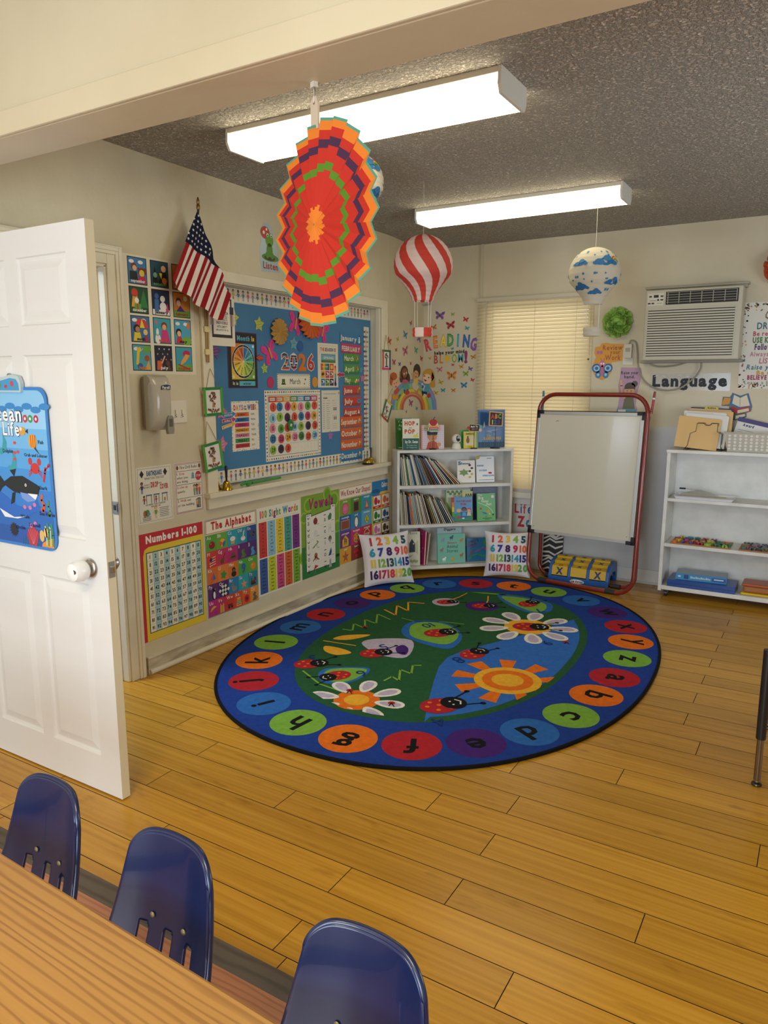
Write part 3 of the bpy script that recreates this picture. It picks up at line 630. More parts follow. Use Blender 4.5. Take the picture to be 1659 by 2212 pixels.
def mcard(m,t,c,w,h,i):
    m.rect(0,0,w,h*0.28,{'j':'2a6a98','f':'a82c5c','g':'3a7a2a','r':'a82c2c','o':'b8502a','b':'2a6a98'}[c],1)
    n=len(t); m.text(t,0.008,h*0.26 if t!='FEBRUARY' else h*0.2,h*0.5,'e8e2cc',3,al='l',w=1,fit=w*(0.9 if c=='f' else min(0.72,0.115*n+0.02)))
    x=w*0.88
    if c=='j': m.circ(x,h*.3,h*.17,'e8e4d8',2,n=10); m.circ(x,h*.55,h*.13,'e8e4d8',2,n=10); m.circ(x,h*.75,h*.10,'e8e4d8',2,n=10); m.rect(x-h*.1,h*.82,x+h*.1,h*.95,'1e1e28',3)
    elif t in('March','April'): m.poly([(x-0.02,h*.5),(x-.004,h*.85),(x+.014,h*.45)],'c83a2a',2); m.poly([(x-.004,h*.85),(x+.014,h*.45),(x+.002,h*.42)],'e0b830',3); m.line([(x,h*.5),(x-.008,h*.15)],0.0015,'e8e2cc',2)
    elif t=='May': [m.circ(x-0.03+0.014*k,h*(.3+.2*(k%2)),h*.15,q,2,n=8) for k,q in enumerate(['e0c040','e8e0d0','c85a6a','e0a030'])]
    elif t=='July': m.circ(x,h*.5,h*.26,'4a8ab8',2,n=12); m.circ(x,h*.5,h*.09,'1e1e28',3,n=6)
    elif t=='August': m.poly([(x-.012,h*.3),(x,h*.8),(x+.012,h*.3)],'e8e2cc',2); m.rect(x-.014,h*.2,x+.014,h*.32,'3a6a4a',2)
    elif t=='June': m.tube([(x-.014,h*.7,.001),(x-.004,h*.5,.001),(x-.014,h*.3,.001),(x-.002,h*.22,.001)],0.004,P('8ab040'),6); m.circ(x+.014,h*.72,h*.14,'e0b030',2,n=10)
    elif c in 'ob': m.circ(x,h*.5,h*.2,'d8b040',2,n=9); m.circ(x+.004,h*.42,h*.12,'3a7aa0',3,n=8); m.circ(x-.004,h*.66,h*.1,'e8c8a0',3,n=8)
MZ=[('January','j',1.795,4.447),('FEBRUARY','f',1.724,4.463),('March','g',1.650,4.495),('April','g',1.574,4.499),('May','g',1.496,4.500),('June','r',1.420,4.485),('July','r',1.342,4.490),('August','r',1.263,4.490),('September','o',1.188,4.447),('October','o',1.103,4.450),('November','o',1.020,4.450),('December','b',0.940,4.450)]
MCOL={'j':'2878a8','f':'b83468','g':'4a9038','r':'c03a34','o':'d0602c','b':'2878a8'}
for i,(t,c,z,y) in enumerate(MZ):
    w={'g':0.202,'r':0.228}.get(c,0.288); w=0.265 if c=='f' else w; h=0.068 if i<8 else 0.078
    m=Mb(); m.sheet(w,h,P(MCOL[c],0.45)); mcard(m,t,c,w,h,i)
    tag(m.build('month_card',M=BDM(y,z,0.0022)@RZ(-0.03 if i<2 else 0.0)),'%s month card with white lettering %s'%({'j':'blue','f':'magenta','g':'green','r':'red','o':'orange','b':'blue'}[c],t.capitalize()),'card','month name cards')
# things standing on the sill
def handbell(M,label):
    t=thing('hand_bell',label,'bell',M,'brass hand bells')
    m=Mb(); m.lathe([(0.034,0),(0.036,0.003),(0.031,0.010),(0.026,0.022),(0.022,0.036),(0.018,0.046),(0.010,0.054),(0,0.056)],BRASS,28); m.build('bell_cup',t,smooth=True)
    m=Mb(); m.lathe([(0.0055,0.054),(0.006,0.07),(0.0075,0.10),(0.009,0.128),(0.0085,0.136),(0.004,0.14),(0,0.141)],P('141414',0.3),16); m.build('handle',t,smooth=True)
handbell(T(0.012,3.142,0.902),'black handled brass bell at the left end of the sill, the nearer of two'); handbell(T(-0.045,3.112,0.902),'brass hand bell half hidden behind another at the left end of the sill'); handbell(T(-0.045,4.80,0.902)@Matrix.Scale(0.85,4),'black handled hand bell behind the counter bell at the right end of the sill')
t=thing('counter_bell','brass counter bell with black base at the right end of the sill','bell',T(-0.01,4.70,0.902))
m=Mb(); m.lathe([(0.042,0),(0.044,0.004),(0.04,0.012),(0.0,0.012)],P('141414',0.3),28); m.build('base',t,smooth=True)
m=Mb(); m.lathe([(0.038,0.014),(0.039,0.017),(0.034,0.03),(0.022,0.041),(0.008,0.046),(0,0.047)],P('b09038',0.28,1.0),28); m.build('dome',t,smooth=True)
m=Mb(); m.cyl((0,0,0.045),(0,0,0.054),0.003,STEEL,10); m.build('plunger',t)
t=thing('hand_pointer','green plastic pointer stick with a hand shaped end lying on the sill','pointer',T(0.008,3.265,0.902))
G_=P('2f8a35',0.35)
m=Mb(); m.tube([(0.0,0.10,0.014),(-0.01,0.375,0.016)],0.0075,G_,12,rs=[0.0085,0.0075]); m.sph((-0.01,0.378,0.016),0.0085,G_,12); m.build('stick',t,smooth=True)
m=Mb(); m.sph((0,0.07,0.016),0.018,G_,14,(0.7,1.5,0.85)); m.tube([(0,0.07,0.018),(0.003,0.03,0.02),(0.003,0.004,0.014)],0.008,G_,10,rs=[.009,.008,.007]); m.sph((0.003,0.003,0.014),0.0075,G_,10); m.tube([(0.006,0.075,0.014),(0.016,0.055,0.01),(0.016,0.035,0.009)],0.006,G_,8); m.tube([(0,0.06,0.026),(0,0.045,0.03),(0.004,0.05,0.02)],0.006,G_,8); m.build('hand',t,smooth=True)
# craft-stick picture frames hanging on strings
def twig(M,label,w,h,cols,kind,loop,hz):
    t=thing('stick_frame',label,'picture',M,'craft stick tree pictures'); rnd=random.Random(len(label))
    m=Mb(); m.box(0,w,0,h,0.001,0.002,P('ddd8cc',0.7))
    if kind=='oak':
        m.poly([(w*.42,h*.28),(w*.6,h*.28),(w*.56,h*.5),(w*.46,h*.5)],'b07850',1,z=.002)
        for i in range(22): a=rnd.random()*6.3; r=rnd.random()**.5*w*.26; m.poly(star(w*.5+r*math.cos(a),h*.6+r*math.sin(a),w*.06,.6,3,a),rnd.choice(['6e4222','7e5230','5a3820']),2+i%3,z=.002)
        for i in range(10): m.poly(star(w*(.2+.065*i),h*.18+rnd.uniform(-.01,.01),w*.07,.6,3,i),rnd.choice(['6e4222','7e5230']),2+i%3,z=.002)
    else:
        m.rect(w*.44,h*.15,w*.58,h*.6,'4a3018',1,z=.002)
        for i in range(16): a=rnd.random()*6.3; r=rnd.random()**.5*w*.22; m.circ(w*.5+r*math.cos(a),h*.68+r*math.sin(a),w*.06,rnd.choice(['4a4a20','5a5028','3a3018']),2+i%3,n=6,z=.002)
        m.line([(w*.3,h*.14),(w*.72,h*.14)],0.008,'4a3018',2,z=.002)
    m.build('picture',t)
    k=0.011
    for (a,b_,c_,d_),c in zip(((-k,w+k,h-k,h+k*.4),(-k,w+k,-k*.4,k),(-k*.6,k,-k*.2,h),(w-k,w+k*.6,-k*.2,h)),cols):
        s=Mb(); s.box(a,b_,c_,d_,0.002 if b_-a>d_-c_ else 0.0035,0.004 if b_-a>d_-c_ else 0.0055,P(c,0.5)); s.build('craft_stick',t,bevel=0.001)
    s=Mb(); s.tube([(w*.15,h,0.003),(w*.32,h+loop*.7,0.003),(w*.42,h+loop,0.003),(w*.56,h+loop*.7,0.003),(w*.85,h,0.003)],0.0013,P('8a7448',0.9),6); s.build('hanging_string',t)
GR='1f7a34'; LG='4a9a2c'
twig(LW(2.985,1.332,0.020)@RZ(0.03),'upper green stick frame with a leaf tree, hung left of the blue board',0.135,0.148,(GR,GR,LG,LG),'oak',0.105,0)
twig(LW(2.975,1.022,0.020)@RZ(0.14),'lower green stick frame with a leaf tree, hung left of the blue board',0.135,0.148,(GR,GR,LG,LG),'oak',0.125,0)
twig(LW(4.868,1.612,0.020),'stick frame with green top and pink bottom hung right of the blue board','0' and 0.105,0.14,('2a6a3a','d03a88','c84030','1f3a5a'),'tall',0.115,0)
twig(LW(4.850,1.262,0.020)@RZ(-0.50),'tilted stick frame with yellow top and red bottom hung right of the blue board',0.10,0.14,('d8b030','b83028','2f6a34','2f6a34'),'oak',0.12,0)
# ================================================================ posters along the left wall
W0,H0=0.438,0.572
def n100(m):
    W,H=0.448,0.575
    m.prism([(0.022,0.001),(W-0.001,0.001),(W-0.001,H-0.07),(0.06,H-0.072),(0.032,H-0.085),(0.022,H-0.12)],0.0004,0.0005,'e0c430'); m.rect(0,0.0,0.012,H,'c02830',1)
    m.text('Numbers 1-100',W/2,H-0.052,0.036,'f0e8dc',2,w=2,fit=0.36)
    x0,y0,x1,y1=0.045,0.045,W-0.022,H-0.105
    m.rect(x0-.004,y0-.004,x1+.004,y1+.004,'1e4a48',3); gw,gh=(x1-x0)/10,(y1-y0)/10
    for c in range(10): m.rect(x0+c*gw,y0,x0+(c+1)*gw,y1,'ece4c8' if c%2==0 else 'a8c8c4',4)
    for i in range(11): m.line([(x0+i*gw,y0),(x0+i*gw,y1)],0.0008,'4a5a58',5); m.line([(x0,y0+i*gh),(x1,y0+i*gh)],0.0008,'4a5a58',5)
    for n in range(100): m.text(str(n+1),x0+(n%10+.5)*gw,y1-(n//10+.5)*gh-0.009,0.019,'16161c',6,w=1,sx=0.82 if n<99 else 0.66)
sheetthing('number_poster','red and yellow wall poster listing the numbers 1 to 100','poster',LW(2.500,0.172),0.448,0.575,'c02830',n100)
def alpha(m):
    W,H=W0,H0
    m.border(0,0,W,H,0.003,'3a8a80',1); m.rect(0.008,H-0.082,W-0.008,H-0.006,'b8402c',1); m.rect(0.011,H-0.079,W-0.011,H-0.009,'ece4cc',2)
    m.text('The Alphabet',W/2,H-0.060,0.042,'b8282c',3,w=2,fit=0.34)
    rows=['ABCDE','FGHIJ','KLMNO','PQRST','UVWXYZ']
    bgc=[['5a9a38','6aa038','2a98a8','2a8aa0','2a4a8a'],['c83a2a','b8305a','b02868','5a2a6a','4a2a6a'],['d06a2a','d87a30','c8702a','4a9a3a','5a9a3a'],['5a2a68','4a2468','2a78a0','2a98a0','2a7a8a'],['b02878','b83058','c03a2a','c84a2a','d0602a','d88a2a']]
    y1=H-0.088; gh=(y1-0.004)/5
    obj={'A':'8a1e20','B':'3a6a9a','C':'c89858','D':'e0dcd4','E':'4a4a58','F':'e0dcd4','G':'7a3a1e','H':'6a4a34','I':'5a7038','J':'4a90b8','K':'6a3a8a','L':'3a8a3a','M':'241c18','N':'2a5aa0','O':'d0802c','P':'e8e4dc','Q':'e0dcd0','R':'7a7a70','S':'d88868','T':'6a3020','U':'c8a030','V':'d8a848','W':'6a1a1a','X':'4a8a4a','Y':'c02020','Z':'6a5a48'}
    for r_,row in enumerate(rows):
        gw=(W-0.008)/len(row)
        for c_,ch in enumerate(row):
            x=0.004+c_*gw; y=y1-(r_+1)*gh; m.rect(x,y,x+gw,y+gh,bgc[r_][c_],2)
            m.text(ch+ch.lower(),x+0.008,y+gh-0.026,0.019,'f0ece0',3,al='l',w=0); cx,cy=x+gw*.55,y+gh*.36; q=obj[ch]
            if ch in 'AO': m.circ(cx,cy,0.024,q,3,ry=.022); m.poly([(cx,cy+.02),(cx+.014,cy+.034),(cx+.004,cy+.026)],'3a7a2a',3); m.circ(cx-.008,cy+.008,.006,'c85a50' if ch=='A' else 'e0a050',4,n=8)
            elif ch=='B': m.circ(cx,cy,.024,'e0b040',3); m.poly([(cx,cy)]+[(cx+.024*math.cos(a/10),cy+.024*math.sin(a/10)) for a in range(-16,6,3)],q,4); m.poly([(cx,cy)]+[(cx+.024*math.cos(a/10),cy+.024*math.sin(a/10)) for a in range(26,44,3)],'d85030',4)
            elif ch=='C': m.poly([(cx-.014,cy-.024),(cx+.014,cy-.024),(cx+.019,cy),(cx-.019,cy)],q,3); m.circ(cx,cy+.008,.022,'e8dcd0',4,ry=.014); [m.circ(cx-.012+.008*k,cy+.008+.004*(k%2),.002,'c84a5a',5,n=5) for k in range(4)]
            elif ch=='D': m.circ(cx+.004,cy-.006,.02,q,3,ry=.014); m.line([(cx+.004,cy),(cx+.010,cy+.03),(cx+.016,cy+.04)],.008,q,3); m.poly([(cx+.014,cy+.042),(cx+.026,cy+.036),(cx+.014,cy+.034)],'d88030',4); m.line([(cx,cy-.018),(cx,cy-.028)],.004,'d88030',3)
            elif ch=='E': m.circ(cx,cy+.008,.024,q,3,ry=.018); m.circ(cx+.02,cy+.018,.012,q,3); m.line([(cx+.028,cy+.014),(cx+.030,cy-.016)],.006,q,3); m.line([(cx-.014,cy),(cx-.014,cy-.026)],.009,q,3); m.line([(cx+.008,cy),(cx+.008,cy-.026)],.009,q,3)
            elif ch=='F': [m.line([(cx-.024,cy+.018-.007*k),(cx+.024,cy+.026-.007*k)],.0035,'b03030' if k%2 else q,3) for k in range(7)]; m.poly([(cx-.024,cy+.02),(cx-.004,cy+.024),(cx-.004,cy+.006),(cx-.024,cy+.002)],'1e2a5a',5); m.line([(cx-.024,cy+.022),(cx-.018,cy-.034)],.002,q,3)
            elif ch=='G': m.circ(cx-.008,cy-.014,.015,q,3); m.circ(cx,cy-.002,.010,q,4); m.line([(cx,cy),(cx+.018,cy+.034)],.004,'3a1e10',3)
            elif ch=='H': m.circ(cx,cy-.010,.030,q,3,ry=.012); m.circ(cx,cy+.004,.018,q,4,ry=.018); m.rect(cx-.018,cy-.008,cx+.018,cy-.002,'1e1410',5)
            elif ch=='K': m.poly([(cx+.004,cy+.03),(cx+.022,cy-.008),(cx-.004,cy-.016)],'3a6aa0',3); m.poly([(cx+.004,cy+.03),(cx-.004,cy-.016),(cx-.02,cy-.004)],'d04050',3); m.line([(cx-.004,cy-.016),(cx-.028,cy-.034)],.0015,'2a2a2a',3)
            elif ch=='L': m.poly(star(cx,cy,.030,.55,5,.2),q,3); m.line([(cx,cy),(cx-.012,cy-.032)],.002,q,3)
            elif ch=='M': m.circ(cx,cy+.012,.015,q,3); m.circ(cx,cy-.014,.022,q,3,ry=.017); m.circ(cx,cy+.008,.009,'7a5a48',4,n=9)
            elif ch=='N': m.text('9',cx,cy-.022,.05,q,3,w=2)
            elif ch=='P': m.circ(cx,cy-.004,.014,'1c1c22',3,ry=.032); m.circ(cx+.004,cy-.008,.009,q,4,ry=.022); m.circ(cx,cy+.028,.009,'1c1c22',3); m.line([(cx+.006,cy+.028),(cx+.016,cy+.026)],.003,'d8a030',4)
            elif ch=='Q':
                for a in range(4):
                    for d in range(4): ux,uy=(a-2)*.0115,(d-2)*.0115; m.poly([(cx+ux-uy,cy+ux+uy+.004),(cx+ux+.0115-uy,cy+ux+.0115+uy+.004),(cx+ux+.0115-uy-.0115,cy+ux+.0115+uy+.0115+.004),(cx+ux-uy-.0115,cy+ux+uy+.0115+.004)],q if (a+d)%2 else '26242c',3)
            elif ch=='R': m.circ(cx,cy-.008,.022,q,3,ry=.017); m.circ(cx-.016,cy+.012,.012,q,4); m.line([(cx-.014,cy+.02),(cx-.008,cy+.036)],.006,q,3); m.circ(cx-.018,cy+.014,.0025,'1a1a1a',5,n=6)
            elif ch=='S': m.poly(star(cx,cy,.030,.38,5),q,3)
            elif ch=='T': m.rect(cx-.024,cy-.012,cx+.014,cy+.004,q,3); m.rect(cx+.006,cy,cx+.024,cy+.022,q,3); m.rect(cx-.020,cy+.004,cx-.012,cy+.020,q,3); [m.circ(cx-.016+.014*k,cy-.016,.008,'3a1a10',4,n=10) for k in range(3)]
            elif ch=='U': m.poly([(cx-.026,cy-.006),(cx-.016,cy+.016),(cx+.006,cy+.026),(cx+.026,cy+.018)],q,3); m.line([(cx+.002,cy+.01),(cx+.016,cy-.030)],.002,'6a4a20',3)
            elif ch=='V': m.poly([(cx-.018,cy-.03),(cx-.014,cy+.026),(cx,cy+.008),(cx+.014,cy+.026),(cx+.018,cy-.03)],q,3); m.line([(cx,cy+.008),(cx,cy-.03)],.002,'8a2a20',4); [m.line([(cx+k*.007,cy+.012),(cx+k*.008,cy-.03)],.002,'b84a30',4) for k in (-1,1)]
            elif ch=='W': m.rect(cx-.022,cy-.010,cx+.016,cy+.004,q,3); [m.circ(cx-.014+.024*k,cy-.016,.008,'16120e',4,n=10) for k in range(2)]; m.line([(cx-.022,cy),(cx-.032,cy+.022)],.002,'16120e',3)
            elif ch=='X': m.poly([(cx-.022,cy-.026),(cx+.022,cy-.026),(cx+.014,cy+.024),(cx-.014,cy+.024)],'d8b848',3); [m.rect(cx-.017,cy-.020+k*.010,cx+.017,cy-.014+k*.010,['c03a30','3a7ab0','4a8a40','d8602a'][k],4) for k in range(4)]
            elif ch=='Y': m.circ(cx,cy,.022,q,3,ry=.024); m.circ(cx,cy,.011,'8a1414',4); m.circ(cx,cy,.004,'2a1010',5,n=8)
            elif ch in 'IZJ': m.poly([(cx-.02,cy-.028),(cx-.008,cy-.006),(cx-.016,cy+.012),(cx-.002,cy+.026),(cx+.016,cy+.018),(cx+.006,cy+.004),(cx+.018,cy-.028)],q,3); m.line([(cx+.01,cy),(cx+.024,cy-.020)],.007,q,3)
sheetthing('alphabet_poster','colourful alphabet picture poster on the wall titled The Alphabet','poster',LW(2.964,0.175),W0,H0,'d8d0b8',alpha)
def sight(m):
    W,H=W0-0.002,0.560; m.text('100 Sight Words',W/2,H-0.065,0.042,'c83050',2,w=2,fit=0.38,cols=['b83060','d87a30','7aa038','d8d8d8','2a9890','d87a30','8a3070','4a9a60','6aa038','3a7aa0','2a8898','8a3a8a','d0602c','d87a30','6aa038'])
    for i in range(60): m.rect(0.02+i*0.0066,H-0.083,0.0235+i*0.0066,H-0.081,'8a8a7a',1)
    w1=[('c83a34','the of and a to in is you that it'),('8ab8c8','he was for on are as with his they I'),('e0c030','at be this have from or one had by words'),('4a9a88','but not what all were we when your can said'),('7a3080','there use an each which she do how their if')]
    w2=[('3a5a98','will up other about out many then them these so'),('c0c82c','some her would make like him into time has look'),('cc4a7a','two more write go see number no way could people'),('d0602c','my than first water been call who oil its now'),('7aa82c','find long down day did get come made may part')]
    cw=(W-0.02)/5
    for k,(ws,yt,hh) in enumerate(((w1,H-0.092,0.262),(w2,H-0.362,0.19+0.006))):
        hh=(0.255 if k==0 else 0.192)
        hh=0.225 if k==0 else 0.225
        yt=H-0.092 if k==0 else H-0.092-0.232
        for c,(col,t) in enumerate(ws):
            x=0.010+c*cw; m.rect(x+.004,yt-hh,x+cw-.004,yt,col,1)
            for j,wd in enumerate(t.split()): m.text(wd,x+cw/2,yt-(j+.5)*hh/10-0.005,0.0105,'14141c',2,w=1)
            for j in range(1,10): m.line([(x+.004,yt-j*hh/10),(x+cw-.004,yt-j*hh/10)],0.0005,'2a2a2a',2)
sheetthing('word_poster','white wall poster titled 100 Sight Words with columns of coloured word strips','poster',LW(3.408,0.190),W0-0.002,0.560,'e2dcc8',sight)
def vowels(m):
    W,H=0.444,0.568
    for i,(x,y,r) in enumerate(((.08,.50,.05),(.38,.50,.06),(.03,.42,.04),(.42,.30,.05),(.02,.15,.05),(.30,.55,.05))): m.circ(x,y,r,'98b838',1); m.circ(x,y,r*.7,'6a9a28',2)
    m.rect(0,0,W,.10,'2a7a3a',3); m.rect(0,.10,.04,.22,'2a7a3a',3); m.rect(W-.045,.08,W,.26,'3a8a38',3)
    m.text('Vowels',W/2,H-0.095,0.064,'4a1840',3,w=2,fit=0.285,slant=.1); m.text('Vowels',W/2-.002,H-0.091,0.064,'a8306a',4,w=1,fit=0.280,slant=.1)
    m.poly([(.045,.04),(W-.05,.04),(W-.05,H-.095),(W-.11,H-.095),(W-.11,H-.125),(.11,H-.145),(.11,H-.125),(.045,H-.125)],'1a2420',4); m.poly([(.049,.044),(W-.054,.044),(W-.054,H-.099),(W-.106,H-.099),(W-.106,H-.129),(.107,H-.149),(.107,H-.129),(.049,H-.129)],'e4e0d0',5)
    m.text('short',.055,H-.142,.010,'1a1a2a',6,al='l',w=1); m.text('long',W-.08,H-.113,.010,'1a1a2a',6,w=1)
    pc=[('8a2820','3a7a50'),('d8d4cc','b8b4ac'),('5a7a38','7a5a40'),('a05830','2a4a78'),('c03038','a8a8a8')]
    for i,ch in enumerate('aeiou'):
        y=H-.205-i*.083; m.text(ch,.075,y,.034,'14142a',6,w=0); m.text(ch,.265,y,.034,'14142a',6,w=0); m.rect(.253,y+.042,.278,y+.047,'14142a',6)
        m.line([(.063,y+.052),(.075,y+.042),(.087,y+.052)],.005,'14142a',6)
        a,c=pc[i]; x=.155
        if i==0: m.circ(x,y+.018,.024,a,6); m.line([(x,y+.04),(x+.005,y+.052)],.003,'5a3a1a',6)
        elif i==1: m.circ(x,y+.016,.022,a,6,ry=.024)
        elif i==2: m.line([(x-.035,y),(x,y+.018),(x+.03,y+.034),(x+.012,y+.044)],.007,a,6); m.line([(x-.01,y+.016),(x-.016,y)],.004,a,6); m.line([(x+.01,y+.02),(x+.016,y+.004)],.004,a,6)
        elif i==3: m.circ(x,y+.026,.018,a,6,ry=.02); [m.line([(x,y+.02),(x-.034+.017*k,y-.008+.006*(k%2))],.008,a,6) for k in range(5)]
        else: m.poly([(x-.03,y+.01),(x-.01,y+.045),(x+.03,y+.03)],a,6); m.line([(x,y+.02),(x-.014,y-.016)],.0025,'e0dcd4' if 0 else '8a8a8a',6)
        x=.325
        if i==0: m.poly([(x-.018,y),(x-.024,y+.026),(x+.004,y+.052),(x+.022,y+.04),(x+.016,y+.006)],c,6)
        elif i==1: m.line([(x-.014,y-.006),(x-.01,y+.056)],.004,c,6); m.line([(x+.014,y-.006),(x+.01,y+.056)],.004,c,6); m.rect(x-.013,y+.022,x+.013,y+.027,c,6)
        elif i==2: m.circ(x,y+.034,.020,c,6); m.poly([(x-.014,y+.03),(x+.014,y+.03),(x,y-.006)],'8a9ab0',7)
        elif i==3: m.poly([(x-.022,y-.006),(x+.010,y-.006),(x+.020,y+.02),(x+.012,y+.05),(x-.002,y+.03)],c,6)
        else: m.circ(x,y+.04,.012,c,6); m.poly([(x-.018,y-.008),(x+.018,y-.008),(x+.010,y+.032),(x-.010,y+.032)],c,6)
        if i: m.line([(.055,y+.062),(W-.06,y+.062)],.0006,'b0aca0',6)
        m.rect(.168,y-.006,.195,y-.003,'2a2a2a',6); m.rect(.345,y-.006,.372,y-.003,'2a2a2a',6)
sheetthing('vowel_poster','green wall poster titled Vowels with a white picture chart','poster',LW(3.852,0.197),0.444,0.568,'7aa030',vowels)
def shapes(m):
    W,H=0.438,0.560; m.rect(0.004,H-.083,W-.002,H-.003,'c83a30',1); m.rect(0.007,H-.080,W-.006,H-.006,'e8e0c8',2); m.text('We Know Our Shapes!',W/2,H-.060,.040,'a82c34',3,w=1,fit=.40,sx=.8)
    cols=[['7a9a30','4a8a34','2a90a8'],['2a5a9a','2a80b0','5aa0c0'],['6a2a78','b82a68','b82c34'],['d89a2a','8a3a2a','b8402c']]
    nm=[['circle','square','triangle'],['rectangle','oval','rhombus'],['pentagon','hexagon','octagon'],['star','heart','crescent']]
    gw,gh=W/3,(H-.086)/4
    for r_ in range(4):
        for c_ in range(3):
            x,y=c_*gw,H-.086-(r_+1)*gh; m.rect(x,y,x+gw,y+gh,cols[r_][c_],2); m.text(nm[r_][c_],x+gw/2,y+gh-.022,.015,'f0ece0',3,w=1); cx,cy=x+gw/2,y+gh*.40
            k=(r_,c_)
            if k==(0,0): m.circ(cx,cy,.042,'a83058',3,n=24); m.circ(cx,cy,.038,'d86a90',4,n=24); [m.circ(cx+a*.008,cy+b_*.006,.003,'f0d0d8',5,n=6) for a in(-1,1) for b_ in (-1,1)]
            elif k==(0,1): m.rect(cx-.036,cy-.038,cx+.036,cy+.038,'b03028',3); m.rect(cx-.030,cy-.032,cx+.030,cy+.032,'2e2c28',4)
            elif k==(0,2): m.poly([(cx-.032,cy-.036),(cx+.032,cy-.036),(cx,cy+.042)],'b83a28',3); m.poly([(cx-.020,cy-.026),(cx+.020,cy-.026),(cx,cy+.026)],'d8a070',4)
            elif k==(1,0): m.rect(cx-.055,cy-.032,cx+.055,cy+.036,'d8a070',3); m.rect(cx-.051,cy-.028,cx+.051,cy+.032,'8a4a34',4)
            elif k==(1,1): m.circ(cx,cy,.030,'7a5a28',3,ry=.046,n=24); m.circ(cx,cy,.021,'e8e8e4',4,ry=.036,n=24)
            elif k==(1,2): m.poly([(cx-.034,cy),(cx,cy-.040),(cx+.034,cy),(cx,cy+.040)],'1e2420',3); m.poly([(cx-.031,cy),(cx,cy-.037),(cx+.031,cy),(cx,cy+.037)],'c8c030',4); m.line([(cx,cy-.01),(cx,cy+.018)],.006,'1e2420',5); m.rect(cx-.012,cy-.014,cx+.012,cy-.009,'1e2420',5)
            elif k==(2,0): m.poly([(cx-.040,cy-.040),(cx+.040,cy-.040),(cx+.040,cy+.010),(cx,cy+.044),(cx-.040,cy+.010)],'e0a828',3); kid(m,cx-.008,cy-.026,.05,'1e1a14','1e1a14','1e1a14','1e1a14',4,False); kid(m,cx+.012,cy-.026,.04,'1e1a14','1e1a14','1e1a14','1e1a14',4,False)
            elif k==(2,1): m.poly([(cx+.042*math.cos(PI/6+i*PI/3),cy+.042*math.sin(PI/6+i*PI/3)) for i in range(6)],'c88a30',3); [m.circ(cx+.024*math.cos(i*1.3),cy+.024*math.sin(i*1.3),.006,'4a2a14',4,n=6) for i in range(6)]
            elif k==(2,2): m.poly([(cx+.045*math.cos(PI/8+i*PI/4),cy+.045*math.sin(PI/8+i*PI/4)) for i in range(8)],'e8e4dc',3); m.poly([(cx+.041*math.cos(PI/8+i*PI/4),cy+.041*math.sin(PI/8+i*PI/4)) for i in range(8)],'b02830',4); m.text('STOP',cx,cy-.011,.022,'e8e4dc',5,w=1,fit=.062)
            elif k==(3,0): m.poly(star(cx,cy,.048,.38,5),'a85a38',3)
            elif k==(3,1): m.circ(cx-.014,cy+.01,.02,'c03040',3); m.circ(cx+.014,cy+.01,.02,'c03040',3); m.poly([(cx-.033,cy+.004),(cx+.033,cy+.004),(cx,cy-.036)],'c03040',3)
            else: m.circ(cx,cy,.034,'e0c030',3)
sheetthing('shape_poster','colourful wall poster titled We Know Our Shapes','poster',LW(4.300,0.205),0.438,0.560,'d8d0b8',shapes)
def colors(m):
    W,H=0.235,0.555; m.rect(0,H-.09,W,H,'2a78b0',1); m.circ(.05,H-.09,.07,'2a78b0',1,ry=.028); [m.circ(.02+.022*(i%10),H-.075+.018*(i//10),.003,'3a98c8',2,n=6) for i in range(30)]
    m.text('Colors',0.140,H-.055,.036,'f0ece0',3,al='l',w=2,fit=.088)
    fr=['c02830','d0602c'],['2a7a34','1e4a88'],['d8709a','4a2a20'],['8a8a88','1e1e1e']
    for r_ in range(4):
        for c_ in range(2):
            x=.012+c_*.13; y=H-.215-r_*.112; m.rect(x,y,x+.118,y+.105,fr[r_][c_],3); m.rect(x+.006,y+.022,x+.112,y+.099,'ece8dc',4); q=fr[r_][c_]
            m.circ(x+.042,y+.060,.026,q,5,ry=.03,n=14); m.circ(x+.085,y+.050,.017,q,5,n=12); m.line([(x+.042,y+.085),(x+.05,y+.095)],.004,'3a6a2a',5); m.rect(x+.035,y+.008,x+.08,y+.014,'ece8dc',4)
sheetthing('color_poster','yellow and blue colours poster partly hidden behind the corner bookcase','poster',LW(4.742,0.208),0.235,0.555,'dcc030',colors)
